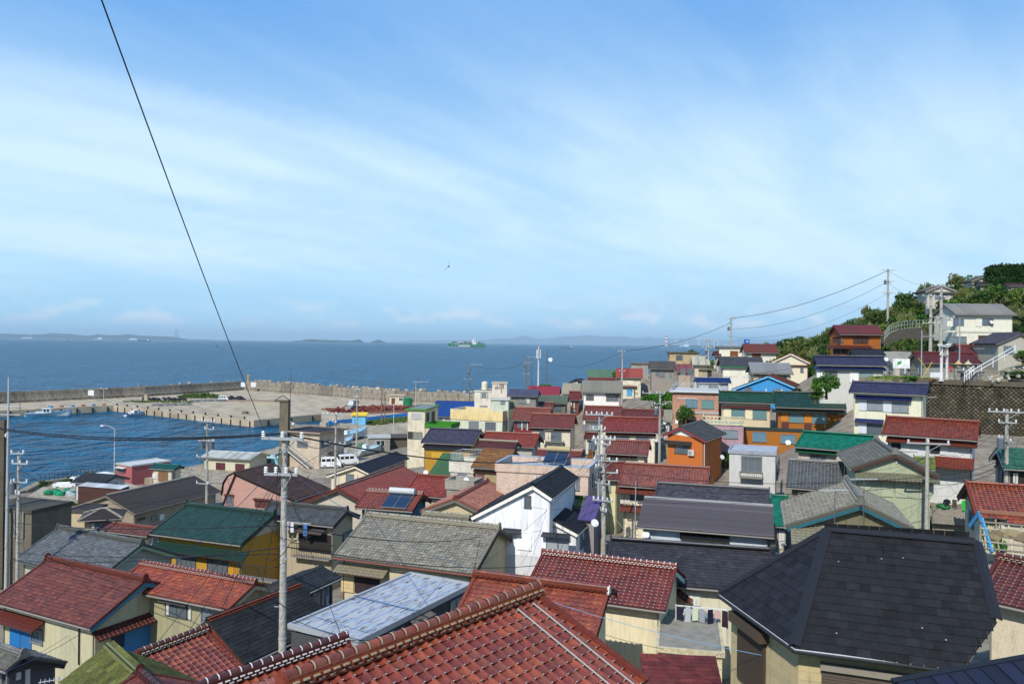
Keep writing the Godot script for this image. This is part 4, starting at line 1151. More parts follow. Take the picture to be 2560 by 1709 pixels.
func laundry() -> void:
	var t := thing("laundry_pole", "white laundry pole hung with dark and pale clothes on the roof terrace", "laundry pole", Vector3(9.4, 12.0, -39.2), -0.25)
	part("pole", cyl(0.02, 0.02, 2.6, 8), mat("metal", "d0d2d0"), t, Transform3D(Basis(Vector3(0, 0, 1), PI / 2), Vector3(0.1, 0.12, 0)))
	for e in [-1.15, 1.3]:
		part("stand", cyl(0.03, 0.03, 1.7, 8), mat("metal", "b8bab8"), t, at(e, -0.7, 0))
	var cl := ["23263a", "c8ccd0", "d8e0c0", "9aa0a8", "1c2038", "c8a8a0", "30202a"]
	for k in 7:
		garment(["dark jacket", "pale grey shirt", "pale green towel", "grey shirt", "navy trousers", "pink cloth", "dark maroon towel"][k] + " hanging from the laundry pole on the roof terrace", Vector3(9.4, 12.0, -39.2), -0.25, -0.95 + k * 0.36, [0.62, 0.7, 0.6, 0.66, 0.85, 0.4, 0.8][k], cl[k], k in [0, 1, 3])
	var t2 := thing("laundry_pole", "short laundry pole hung with jeans and small clothes on the dark balcony", "laundry pole", Vector3(-17.6, 10.2, -64.4), -0.3)
	part("pole", cyl(0.02, 0.02, 3.2, 8), mat("metal", "d0d2d0"), t2, Transform3D(Basis(Vector3(0, 0, 1), PI / 2), Vector3(0.1, 0.12, 0)))
	for k in 4:
		garment(["white child shirt", "pink small shirt", "white round hanger of socks", "blue jeans"][k] + " on the dark balcony laundry pole", Vector3(-17.6, 10.2, -64.4), -0.3, [-0.9, -0.5, 0.0, 1.2][k], [0.6, 0.55, 0.75, 0.95][k], ["d0c8d0", "c0a8b0", "d8dce0", "4a78b8"][k], k < 2)
	for k in 4:
		garment(["black shirt", "brown towel", "bright green shirt", "dusty pink shirt"][k] + " hanging above the grey concrete balcony on the right", Vector3(32.0, 14.2, -56.5), -0.3, [-0.9, -0.4, 0.2, 0.8][k], [0.7, 0.6, 0.75, 0.7][k], ["1c1c20", "5a4a3c", "2ad040", "a06a74"][k], k != 1)
	var gb := thing("grey_balcony", "mossy grey concrete balcony with a laundry line on the right", "balcony", Vector3(32.2, 11.6, -57.5), -0.3)
	part("parapet", box(3.4, 1.1, 0.2), mat("concrete", "8a867a"), gb, at(0, 1.4, 0.9))
	part("floor", box(3.4, 0.2, 1.8), mat("concrete", "6a665c"), gb, at(0, 0.9, 0))
	part("supporting_wall", box(3.2, 4.6, 1.4), mat("concrete", "8a867a"), gb, at(0, -1.5, -0.2))
	part("line_pole", cyl(0.02, 0.02, 3.2, 6), mat("metal", "c0c2c2"), gb, Transform3D(Basis(Vector3(0, 0, 1), PI / 2), Vector3(0, 2.85, 1.0)))
	part("green_net", rock_mesh(80), mat("plain", "1c6a34"), gb, Transform3D(Basis.IDENTITY.scaled(Vector3(0.6, 0.3, 0.3)), Vector3(-1.0, 2.1, 0.9)))

func garment(label: String, p: Vector3, turn: float, off: float, ln: float, color: String, shirt: bool) -> void:
	var t := thing("hanging_garment", label, "clothing", p, turn)
	var w := 0.2
	var poly := PackedVector2Array([Vector2(-w * 0.7, 0), Vector2(w * 0.7, 0), Vector2(w * 0.8, -ln), Vector2(w * 0.1, -ln * 0.96), Vector2(0, -ln), Vector2(-w * 0.75, -ln * 0.98)])
	if shirt:
		poly = PackedVector2Array([Vector2(-0.06, 0), Vector2(0.06, 0), Vector2(0.2, -0.06), Vector2(0.27, -0.3), Vector2(0.19, -0.32), Vector2(0.15, -0.18), Vector2(0.17, -ln), Vector2(-0.16, -ln * 0.97), Vector2(-0.15, -0.18), Vector2(-0.2, -0.33), Vector2(-0.27, -0.3), Vector2(-0.2, -0.06)])
	part("cloth", prism(poly, 0.05), mat("plain", color), t, Transform3D(Basis(Vector3.UP, rng.randf_range(-0.7, 0.7)), Vector3(off, 0.05, 0)))
	part("hanger", box(0.3, 0.02, 0.02), mat("metal", "d8d8d8"), t, at(off, 0.08, 0))

func ruin() -> void:
	# the fallen lower roof of the ruined house at the right edge: bare rafters, straw, a blue gable
	var t := thing("collapsed_roof", "collapsed lower roof with bare rafters, straw and a blue gable edge", "ruin", RUIN[0])
	var u: Vector3 = (RUIN[3] - RUIN[0])
	u.y = 0
	u = u.normalized()
	var v: Vector3 = RUIN[2] - RUIN[0]
	var vl := v.length()
	v = v.normalized()
	var nn := u.cross(v).normalized()
	if nn.y < 0:
		nn = -nn
	var fr := Transform3D(Basis(u, nn, u.cross(nn)), Vector3.ZERO)
	var sgn := signf(fr.basis.z.dot(v))
	for k in 7:
		part("rafter", box(0.08, 0.1, vl), mat("wood", varied(hexc("a09684"), k % 4)), t, fr * at(0.15 + k * 0.62, -0.02, sgn * vl / 2))
	for k in 6:
		part("purlin", box(4.4, 0.06, 0.1), mat("wood", varied(hexc("8a8272"), k % 4)), t, fr * at(2.2, 0.06, sgn * vl * (k + 0.5) / 6.0))
	var left: Vector3 = RUIN[1] - RUIN[0]
	part("gable_board", box(0.1, left.length(), 0.24), mat("wood", "4a94c4"), t, between(Vector3.ZERO, left))
	part("gable_board", box(0.1, vl, 0.24), mat("wood", "4a94c4"), t, between(Vector3.ZERO, v * vl))
	part("lower_wall", box(4.2, 2.0, 0.2), mat("plaster", "a8a080"), t, at(u.x * 2.6 + v.x * vl * 0.9, -3.6, u.z * 2.6 + v.z * vl * 0.9))
	for k in 12:
		part("straw_clump", rock_mesh(80 + k % 3), mat("ground", varied(hexc("8a7a54"), k % 4)), t, fr * Transform3D(Basis.from_euler(Vector3(rng.randf(), rng.randf() * 6, 0)).scaled(Vector3(0.45, 0.16, 0.35)), Vector3(0.6 + k * 0.24, 0.05 + rng.randf() * 0.08, sgn * vl * rng.randf_range(0.45, 0.62))))
	for r in 2:
		for k in 14 - r * 5:
			var o := part("roof_tile", tile_mesh(0), mat("glaze", varied(hexc("8e3626"), rng.randi() % 4)), t, fr * Transform3D(Basis(Vector3.UP, 0.0 if sgn > 0 else PI), Vector3(0.2 + r * 1.3 + k * 0.27, 0.1, sgn * (0.25 + r * 0.235))))
	part("ridge_course", box(4.4, 0.14, 0.26), mat("tile", "8a5a48"), t, fr * at(2.2, 0.12, 0))
	for e in [["green_sheet_roof", "teal green sheet lean-to left of the ruined house, upper", Vector3(27.6, 11.7, -49.8), 2.4, 1.9, "1c7a62"], ["green_sheet_roof", "smaller teal green sheet roof beside it, lower", Vector3(25.6, 11.2, -49.0), 1.7, 1.1, "1c6a58"]]:
		var g := thing(e[0], e[1], "shed", e[2], 0.35)
		for k in 4:
			part("roof_panel", box(e[4] / 4.0 - 0.01, 0.05, e[3]), mat("metal", varied(hexc(e[5]), k % 4)), g, Transform3D(Basis(Vector3.RIGHT, 0.55), Vector3(-e[4] / 2 + (k + 0.5) * e[4] / 4.0, 0, 0)))
		part("wall", box(e[4] - 0.2, 3.4, e[3] * 0.7), mat("siding", "8a7a58"), g, at(0, -2.1, -0.2))

func black_house() -> void:
	# hipped house with cut corners in the right foreground
	var o := Vector3(BLACK[0].x, BLACK[2].y - 4.6, BLACK[0].z)
	var t := thing("slate_house", "yellow sided house with a large black slate hipped roof in the right foreground", "house", o)
	var p := []
	for v in BLACK:
		p.append(v - o)
	facet(t, [p[0], p[1], p[4], p[5], p[2]], "shingle", "26272a")
	facet(t, [p[0], p[2], p[3]], "shingle", "26282e")  # left face tinted bluer: the sky's reflection is put into its colour
	var back: Vector3 = p[1] + (p[3] - p[0]) * Vector3(0.2, 1, 1)
	facet(t, [p[0], p[3], back, p[1]], "shingle", "26272a")
	for e in [[p[0], p[1], 0.26], [p[0], p[2], 0.34], [p[0], p[3], 0.3], [p[1], p[4], 0.3]]:
		var a: Vector3 = e[0]
		var c: Vector3 = e[1]
		var x := (c - a).normalized()
		var z := x.cross(Vector3.UP).normalized()
		part("hip_cap", prism(PackedVector2Array([Vector2(-e[2] / 2, -0.04), Vector2(0, 0.05), Vector2(e[2] / 2, -0.04), Vector2(e[2] / 2, -0.08), Vector2(0, 0.0), Vector2(-e[2] / 2, -0.08)]), a.distance_to(c)), mat("metal", "24262c"), t, Transform3D(Basis(-z, z.cross(x) * -1.0, x) if z.cross(x).y < 0 else Basis(-z, z.cross(x), x), a + Vector3(0, 0.1, 0)))
	# walls under the eaves
	var c0: Vector3 = p[2].lerp(p[0], 0.13)
	var b0: Vector3 = p[3].lerp(p[0], 0.13)
	var r0: Vector3 = p[5].lerp(p[0], 0.13)
	var r1: Vector3 = p[4].lerp(p[0], 0.3)
	var top: float = p[2].y - 0.02
	for e in [[b0, c0], [c0, r0], [r0, r1]]:
		var a: Vector3 = Vector3(e[0].x, 0, e[0].z)
		var c: Vector3 = Vector3(e[1].x, 0, e[1].z)
		var x := (c - a).normalized()
		var fr := Transform3D(Basis(x, Vector3.UP, x.cross(Vector3.UP)), a)
		var ln := a.distance_to(c)
		var hi: float = top - (0.0 if e[1] != r1 else 0.1)
		part("wall", box(ln, hi + 2.0, 0.12), mat("siding", "a8955c"), t, fr * at(ln / 2, hi / 2 - 1.0, -0.07))
		cladding(t, fr, PackedVector2Array([Vector2(0, -1.0), Vector2(ln, -1.0), Vector2(ln, hi), Vector2(0, hi)]), "boards", "b8a368")
		if e[0] == b0:
			for k in 22:
				part("shutter_slat", box(ln * 0.42, 0.07, 0.08), mat("metal", "4a4038"), t, fr * at(ln * 0.36, top - 0.75 - k * 0.085, 0.08))
			part("shutter_box", box(ln * 0.5, 0.34, 0.34), mat("metal", "50463c"), t, fr * at(ln * 0.36, top - 0.5, 0.2))
		elif e[0] == c0:
			for k in 16:
				part("shutter_slat", box(ln * 0.7, 0.07, 0.06), mat("metal", "5a5248"), t, fr * at(ln * 0.52, top - 0.72 - k * 0.085, 0.06))
			part("shutter_box", box(ln * 0.72, 0.2, 0.2), mat("metal", "8a8478"), t, fr * at(ln * 0.52, top - 0.55, 0.1))
	for e in [[p[3], p[2]], [p[2], p[5]]]:
		var s := st()
		bar(s, e[0] + Vector3(0, -0.08, 0), e[1] + Vector3(0, -0.08, 0), 0.07, 10)
		part("gutter", s.commit(), mat("metal", "2c3236"), t)
		var s2 := st()
		bar(s2, e[0] + Vector3(0, -0.02, 0.03), e[1] + Vector3(0, -0.02, 0.03), 0.02, 8)
		part("gutter_lip", s2.commit(), mat("metal", "b8bcc0"), t)
	for k in 6:
		var u := rng.randf_range(0.1, 0.9)
		var v := rng.randf_range(0.1, 0.9)
		var q: Vector3 = (p[0] as Vector3).lerp(p[1], u).lerp((p[2] as Vector3).lerp(p[5], u), v)
		part("bird_dropping", rock_mesh(61), mat("plain", "c8c8c4"), t, Transform3D(Basis.IDENTITY.scaled(Vector3(0.03, 0.012, 0.03)), q + Vector3(0, 0.05, 0)))

func navy_roof() -> void:
	# near dark roof that leaves the frame at the lower right
	var a := Vector3(8.6, 17.6, -17.6)
	var b := Vector3(12.8, 17.9, -18.6)
	var d := (b - a).normalized()
	var dn := Vector3(0.1, -0.42, 1.0)
	dn = (dn - d * dn.dot(d)).normalized()
	var up := dn.cross(d)
	if up.y < 0:
		up = -up
	var t := thing("navy_roof", "dark navy sheet roof cutting across the bottom right corner", "roof", (a + b) / 2)
	var fr := Transform3D(Basis(d, up, d.cross(up)), Vector3.ZERO)
	for k in 10:
		part("roof_panel", box(0.425, 0.05, 3.0), mat("metal", varied(hexc("1e2536"), k % 4)), t, fr * at(-1.95 + k * 0.435, 0, 1.5))
		part("seam", box(0.03, 0.05, 3.0), mat("metal", "1a2030"), t, fr * at(-1.74 + k * 0.435, 0.03, 1.5))
	part("edge_trim", box(4.5, 0.1, 0.12), mat("metal", "20242c"), t, fr * at(0, 0.0, -0.05))
	part("wall", box(4.0, 5.0, 2.2), mat("plaster", "3a3c40"), t, fr * at(0.1, -2.75, 1.4))

func bird() -> void:
	var t := thing("soaring_bird", "tiny dark bird soaring above the sea", "bird", Vector3(-4.83, 30.72, -60))
	var s := st()
	s.set_smooth_group(1)
	# one continuous body: spindle with two bent wings and a tail
	var ring := [[-0.22, 0.02], [-0.1, 0.05], [0.05, 0.06], [0.16, 0.035], [0.22, 0.008]]
	for i in ring.size() - 1:
		for k in 8:
			var g := func(ii: int, kk: int) -> Vector3:
				var a := TAU * kk / 8.0
				return Vector3(cos(a) * ring[ii][1], sin(a) * ring[ii][1], ring[ii][0])
			quad(s, g.call(i, k), g.call(i + 1, k), g.call(i + 1, k + 1), g.call(i, k + 1))
	for e in [-1, 1]:
		quad(s, Vector3(e * 0.03, 0.02, -0.08), Vector3(e * 0.2, 0.12, -0.12), Vector3(e * 0.2, 0.12, 0.06), Vector3(e * 0.03, 0.02, 0.08))
		quad(s, Vector3(e * 0.2, 0.12, -0.12), Vector3(e * 0.46, 0.2, 0.0), Vector3(e * 0.42, 0.19, 0.07), Vector3(e * 0.2, 0.12, 0.06))
	quad(s, Vector3(-0.03, 0, 0.18), Vector3(-0.08, 0, 0.36), Vector3(0.08, 0, 0.36), Vector3(0.03, 0, 0.18))
	part("body", done(s), mat("plain", "2a2622"), t, Transform3D(Basis(Vector3(0, 0, 1), 1.1), Vector3.ZERO))

# ---------------------------------------------------------------- helpers
var rng := RandomNumberGenerator.new()
var mats := {}
var tex := {}
var meshes := {}
var taken := {}
var land := []

func numbered(called: String) -> String:
	var n: int = taken.get(called, 0)
	taken[called] = n + 1
	return called if n == 0 else "%s_%03d" % [called, n]

func tag(o: Node, label: String, category: String, group := "") -> void:
	o.set_meta("label", label)
	o.set_meta("category", category)
	if group != "":
		o.set_meta("group", group)

func thing(called: String, label: String, category: String, at := Vector3.ZERO, turn := 0.0, group := "") -> Node3D:
	var o := Node3D.new()
	o.name = numbered(called)
	add_child(o)
	o.position = at
	o.rotation.y = turn
	tag(o, label, category, group)
	return o

func part(called: String, mesh: Mesh, m: Material, parent: Node, xf := Transform3D.IDENTITY) -> MeshInstance3D:
	var o := MeshInstance3D.new()
	o.name = called
	o.mesh = mesh
	if m != null:
		o.material_override = m
	o.transform = xf
	parent.add_child(o, true)
	return o

func struct(called: String, mesh: Mesh, m: Material, xf := Transform3D.IDENTITY) -> MeshInstance3D:
	var o := part(numbered(called), mesh, m, self, xf)
	o.set_meta("kind", "structure")
	return o

func at(x: float, y: float, z: float) -> Transform3D:
	return Transform3D(Basis.IDENTITY, Vector3(x, y, z))

func box(sx: float, sy: float, sz: float) -> Mesh:
	var k := "b%.3f,%.3f,%.3f" % [sx, sy, sz]
	if not meshes.has(k):
		var b := BoxMesh.new()
		b.size = Vector3(sx, sy, sz)
		meshes[k] = b
	return meshes[k]

func cyl(r0: float, r1: float, h: float, seg := 10) -> Mesh:
	var k := "c%.3f,%.3f,%.3f,%d" % [r0, r1, h, seg]
	if not meshes.has(k):
		var b := CylinderMesh.new()
		b.bottom_radius = r0
		b.top_radius = r1
		b.height = h
		b.radial_segments = seg
		b.rings = 1
		meshes[k] = b
	return meshes[k]

func st() -> SurfaceTool:
	var s := SurfaceTool.new()
	s.begin(Mesh.PRIMITIVE_TRIANGLES)
	return s

func quad(s: SurfaceTool, a: Vector3, b: Vector3, c: Vector3, d: Vector3) -> void:
	# a b c d clockwise seen from outside
	for p in [a, b, c, a, c, d]:
		s.add_vertex(p)

func bx(s: SurfaceTool, c: Vector3, sz: Vector3, basis := Basis.IDENTITY) -> void:
	s.append_from(box(sz.x, sz.y, sz.z), 0, Transform3D(basis, c))

func done(s: SurfaceTool) -> ArrayMesh:
	s.generate_normals()
	return s.commit()

func between(a: Vector3, b: Vector3) -> Transform3D:
	# y axis from a to b, centred
	var y := (b - a).normalized()
	var x := y.cross(Vector3.FORWARD if absf(y.z) < 0.9 else Vector3.RIGHT).normalized()
	return Transform3D(Basis(x, y, x.cross(y)), (a + b) * 0.5)

func bar(s: SurfaceTool, a: Vector3, b: Vector3, r: float, seg := 6) -> void:
	s.append_from(cyl(r, r, snappedf(a.distance_to(b), 0.001), seg), 0, between(a, b))

func prism(poly: PackedVector2Array, depth: float) -> ArrayMesh:
	# polygon in x,y extruded from z = 0 to z = depth
	var p := poly
	if Geometry2D.is_polygon_clockwise(p):
		p = p.duplicate()
		p.reverse()
	var s := st()
	s.set_smooth_group(-1)
	var tri := Geometry2D.triangulate_polygon(p)
	for i in range(0, tri.size(), 3):
		var a := p[tri[i]]
		var b := p[tri[i + 1]]
		var c := p[tri[i + 2]]
		if (b - a).cross(c - a) > 0:
			var t := b
			b = c
			c = t
		for q in [a, b, c]:
			s.add_vertex(Vector3(q.x, q.y, depth))
		for q in [a, c, b]:
			s.add_vertex(Vector3(q.x, q.y, 0))
	for i in p.size():
		var a := p[i]
		var b := p[(i + 1) % p.size()]
		quad(s, Vector3(a.x, a.y, 0), Vector3(a.x, a.y, depth), Vector3(b.x, b.y, depth), Vector3(b.x, b.y, 0))
	return done(s)

func slab(poly: PackedVector2Array, top: float, bottom: float) -> ArrayMesh:
	# polygon in x,z extruded between two heights
	var q := PackedVector2Array()
	for p in poly:
		q.append(Vector2(p.x, -p.y))
	var m := prism(q, top - bottom)
	var s := st()
	s.append_from(m, 0, Transform3D(Basis(Vector3.RIGHT, Vector3(0, 0, -1), Vector3.UP), Vector3(0, bottom, 0)))
	return s.commit()

# ---------------------------------------------------------------- materials
func noise_tex(key: String, freq: float, octaves: int, stops: Array, size := 512, normal := 0.0, kind := FastNoiseLite.TYPE_SIMPLEX_SMOOTH, seed_ := 7) -> NoiseTexture2D:
	if tex.has(key):
		return tex[key]
	var n := FastNoiseLite.new()
	n.noise_type = kind
	n.seed = seed_
	n.frequency = freq
	n.fractal_octaves = octaves
	n.fractal_gain = 0.55
	var t := NoiseTexture2D.new()
	t.width = size
	t.height = size
	t.seamless = true
	t.noise = n
	if normal > 0.0:
		t.as_normal_map = true
		t.bump_strength = normal
	else:
		var g := Gradient.new()
		var offs := PackedFloat32Array()
		var cols := PackedColorArray()
		for k in stops:
			offs.append(k[0])
			cols.append(k[1] if k[1] is Color else Color(k[1], k[1], k[1]))
		g.offsets = offs
		g.colors = cols
		t.color_ramp = g
	tex[key] = t
	return t

func make_textures() -> void:
	noise_tex("stain", 0.012, 5, [[0.0, 0.78], [0.35, 0.91], [0.6, 0.98], [1.0, 1.0]])
	noise_tex("grime", 0.02, 5, [[0.0, Color(0.84, 0.82, 0.78)], [0.22, Color(0.94, 0.93, 0.915)], [0.36, Color(0.985, 0.98, 0.97)], [1.0, Color(1, 1, 1)]], 512, 0.0, FastNoiseLite.TYPE_SIMPLEX_SMOOTH, 11)
	noise_tex("fine", 0.09, 4, [[0.0, 0.72], [0.5, 0.93], [1.0, 1.0]], 512, 0.0, FastNoiseLite.TYPE_SIMPLEX_SMOOTH, 3)
	noise_tex("patch", 0.01, 6, [[0.0, Color(0.84, 0.82, 0.79)], [0.4, Color(0.945, 0.935, 0.925)], [0.55, Color(0.98, 0.97, 0.96)], [1.0, Color(1, 1, 1)]], 512, 0.0, FastNoiseLite.TYPE_SIMPLEX_SMOOTH, 21)
	noise_tex("lichen", 0.03, 5, [[0.0, Color(0.7, 0.68, 0.64)], [0.45, Color(0.9, 0.9, 0.88)], [0.66, Color(1, 1, 1)], [0.74, Color(0.86, 0.87, 0.8)], [1.0, Color(0.9, 0.92, 0.84)]], 512, 0.0, FastNoiseLite.TYPE_SIMPLEX_SMOOTH, 33)
	noise_tex("moss", 0.018, 5, [[0.0, Color(0.5, 0.46, 0.4)], [0.42, Color(0.75, 0.72, 0.64)], [0.5, Color(0.74, 0.84, 0.46)], [0.62, Color(0.6, 0.76, 0.36)], [0.72, Color(0.9, 0.88, 0.78)], [1.0, Color(1, 0.98, 0.9)]], 512, 0.0, FastNoiseLite.TYPE_SIMPLEX_SMOOTH, 43)
	noise_tex("peel", 0.022, 6, [[0.0, Color(0.34, 0.29, 0.25)], [0.26, Color(0.5, 0.45, 0.41)], [0.33, Color(0.9, 0.9, 0.9)], [0.6, Color(1, 1, 1)], [1.0, Color(0.95, 0.96, 0.97)]], 512, 0.0, FastNoiseLite.TYPE_SIMPLEX_SMOOTH, 5)
	noise_tex("ground", 0.015, 6, [[0.0, Color(0.68, 0.66, 0.62)], [0.4, Color(0.86, 0.845, 0.82)], [0.6, Color(0.95, 0.935, 0.91)], [1.0, Color(1, 0.98, 0.95)]], 512, 0.0, FastNoiseLite.TYPE_SIMPLEX_SMOOTH, 55)
	noise_tex("leafy", 0.05, 4, [[0.0, Color(0.5, 0.55, 0.45)], [0.5, Color(0.85, 0.9, 0.75)], [1.0, Color(1, 1, 0.85)]], 256, 0.0, FastNoiseLite.TYPE_SIMPLEX_SMOOTH, 65)
	noise_tex("n_fine", 0.08, 4, [], 512, 6.0, FastNoiseLite.TYPE_SIMPLEX_SMOOTH, 9)
	noise_tex("n_wave", 0.012, 5, [], 1024, 22.0, FastNoiseLite.TYPE_SIMPLEX_SMOOTH, 17)
	noise_tex("sea_streak", 0.012, 6, [[0.0, 0.72], [0.4, 0.9], [0.62, 1.0], [1.0, 1.0]], 1024, 0.0, FastNoiseLite.TYPE_SIMPLEX_SMOOTH, 91)
	noise_tex("streak", 0.01, 6, [[0.0, Color(0.62, 0.58, 0.54)], [0.42, Color(0.87, 0.85, 0.83)], [0.55, Color(0.98, 0.97, 0.96)], [1.0, Color(1, 1, 1)]], 512, 0.0, FastNoiseLite.TYPE_SIMPLEX_SMOOTH, 22)
	noise_tex("swell", 0.01, 4, [[0.0, 0.7], [0.5, 0.9], [1.0, 1.0]], 512, 0.0, FastNoiseLite.TYPE_SIMPLEX_SMOOTH, 71)

func hexc(h: String) -> Color:
	# the reds and creams of the place are faded
	var c := Color.html("#" + h)
	if (c.h < 0.05 or c.h > 0.95) and c.s > 0.45:
		return Color.from_hsv(fposmod(c.h + 0.008, 1.0), c.s * 0.92, c.v * 0.95)
	if c.h > 0.08 and c.h < 0.2 and c.s > 0.18 and c.s < 0.6 and c.v > 0.5:
		return Color.from_hsv(c.h, c.s * 0.7, c.v)
	return c

const LOOK := {
	# texture, uv scale, roughness, normal strength, specular, detail texture
	"glaze": ["lichen", Vector3(0.35, 0.35, 0.35), 0.42, 0.0, 0.5],
	"tile": ["lichen", Vector3(0.45, 0.45, 0.45), 0.68, 0.3, 0.28],
	"slate": ["stain", Vector3(0.3, 0.3, 0.3), 0.72, 0.3, 0.22],
	"moss": ["moss", Vector3(0.6, 0.6, 0.6), 0.9, 0.8, 0.2],
	"metal": ["grime", Vector3(0.25, 0.25, 0.25), 0.6, 0.05, 0.3],
	"plaster": ["grime", Vector3(0.3, 0.05, 0.3), 0.85, 0.25, 0.3],
	"siding": ["grime", Vector3(0.35, 0.06, 0.35), 0.7, 0.1, 0.4],
	"concrete": ["patch", Vector3(0.22, 0.08, 0.22), 0.9, 0.5, 0.3],
	"sea_wall": ["streak", Vector3(0.2, 0.06, 0.2), 0.92, 0.4, 0.3],
	"wood": ["grime", Vector3(0.6, 0.08, 0.6), 0.75, 0.4, 0.3],
	"paint": ["stain", Vector3(0.2, 0.2, 0.2), 0.5, 0.05, 0.4],
	"plain": ["fine", Vector3(0.8, 0.8, 0.8), 0.6, 0.0, 0.4],
	"mortar": ["fine", Vector3(1, 1, 1), 0.95, 0.3, 0.2],
	"ground": ["ground", Vector3(0.06, 0.06, 0.06), 0.95, 0.0, 0.2],
	"apron": ["ground", Vector3(0.019, 0.019, 0.027), 0.95, 0.0, 0.2],
	"leaf": ["leafy", Vector3(0.6, 0.6, 0.6), 0.6, 0.0, 0.35],
}

func mat(look: String, c, vary := 0.0, vertex := false) -> StandardMaterial3D:
	var col: Color = c if c is Color else hexc(c)
	var key := "%s|%s|%s|%.2f" % [look, col.to_html(), vertex, vary]
	if mats.has(key):
		return mats[key]
	var l: Array = LOOK[look]
	var m := StandardMaterial3D.new()
	m.albedo_color = Color.WHITE if vertex else col
	m.vertex_color_use_as_albedo = vertex
	m.albedo_texture = tex[l[0]]
	m.uv1_triplanar = true
	m.uv1_world_triplanar = true
	m.uv1_scale = l[1]
	m.roughness = l[2]
	m.metallic_specular = l[4]
	if l[3] > 0.0:
		m.normal_enabled = true
		m.normal_texture = tex["n_fine"]
		m.normal_scale = l[3]
	if look == "leaf":
		m.backlight_enabled = true
		m.backlight = Color(col.r * 0.5, col.g * 0.5, col.b * 0.3)
		m.cull_mode = BaseMaterial3D.CULL_DISABLED
	mats[key] = m
	return m

func glass() -> StandardMaterial3D:
	if not mats.has("glass"):
		var m := StandardMaterial3D.new()
		m.albedo_color = Color(0.5, 0.56, 0.6, 0.22)
		m.transparency = BaseMaterial3D.TRANSPARENCY_ALPHA
		m.roughness = 0.04
		mats["glass"] = m
	return mats["glass"]

func varied(c: Color, k: int) -> Color:
	# four kiln tones of one colour
	var f: float = [1.0, 0.86, 1.12, 0.95][k]
	var h: float = [0.0, -0.006, 0.012, 0.006][k]
	var v := Color.from_hsv(fposmod(c.h + h, 1.0), clampf(c.s * [1.0, 0.95, 1.02, 0.9][k], 0, 1), clampf(c.v * f, 0, 1))
	return v

# ---------------------------------------------------------------- roof pieces
func tile_mesh(dab: int) -> Mesh:
	var key := "tile%d" % dab
	if meshes.has(key):
		return meshes[key]
	var w := 0.265
	var ln := 0.262
	var xs := []
	for i in 5:
		xs.append(0.66 * i / 4.0)
	for i in [1, 2, 3, 4]:
		xs.append(0.66 + 0.34 * i / 4.0)
	var prof := func(s: float) -> float:
		return -0.02 * sin(PI * s / 0.66) if s < 0.66 else 0.034 * sin(PI * (s - 0.66) / 0.34)
	var s := st()
	var top := []
	var bot := []
	for x in xs:
		var px: float = (x - 0.5) * (w + 0.012)
		top.append(Vector3(px, prof.call(x) + 0.02, -ln + 0.118))
		bot.append(Vector3(px, prof.call(x) + 0.056, 0.118))
	s.set_smooth_group(1)
	for i in xs.size() - 1:
		quad(s, bot[i], top[i], top[i + 1], bot[i + 1])
	s.set_smooth_group(2)
	for i in xs.size() - 1:
		var dn := Vector3(0, -0.036, -0.024)
		quad(s, bot[i] + dn, bot[i], bot[i + 1], bot[i + 1] + dn)
	s.set_smooth_group(-1)
	var dn2 := Vector3(0, -0.034, 0)
	quad(s, bot[xs.size() - 1] + dn2, bot[xs.size() - 1], top[xs.size() - 1], top[xs.size() - 1] + dn2)
	var m := done(s)
	if dab > 0:
		var d := st()
		d.set_smooth_group(-1)
		if dab == 1:
			bx(d, Vector3(0.098, 0.074, 0.121), Vector3(0.042, 0.014, 0.022))
			bx(d, Vector3(0.06, 0.045, 0.122), Vector3(0.022, 0.022, 0.01))
		else:
			bx(d, Vector3(0.075, 0.075, 0.112), Vector3(0.075, 0.016, 0.028), Basis(Vector3(0, 0, 1), -0.25))
		d.commit(m)
	meshes[key] = m
	return m

func wedge_mesh(w: float, ln: float, th: float, gap: float) -> Mesh:
	# a flat shingle that rides up on the one below
	var key := "w%.3f,%.3f,%.3f" % [w, ln, th]
	if meshes.has(key):
		return meshes[key]
	var s := st()
	s.set_smooth_group(-1)
	var x := w * 0.5 - gap
	var a := Vector3(-x, 0.004, -ln * 0.5 - 0.02)
	var b := Vector3(x, 0.004, -ln * 0.5 - 0.02)
	var c := Vector3(x, 0.006 + th, ln * 0.5)
	var d := Vector3(-x, 0.006 + th, ln * 0.5)
	var e := Vector3(0, -th - 0.004, 0)
	quad(s, d, a, b, c)
	quad(s, d + e, d, c, c + e)
	quad(s, a, d, d + e, a + e * 0.2)
	quad(s, c, b, b + e * 0.2, c + e)
	var m := done(s)
	meshes[key] = m
	return m

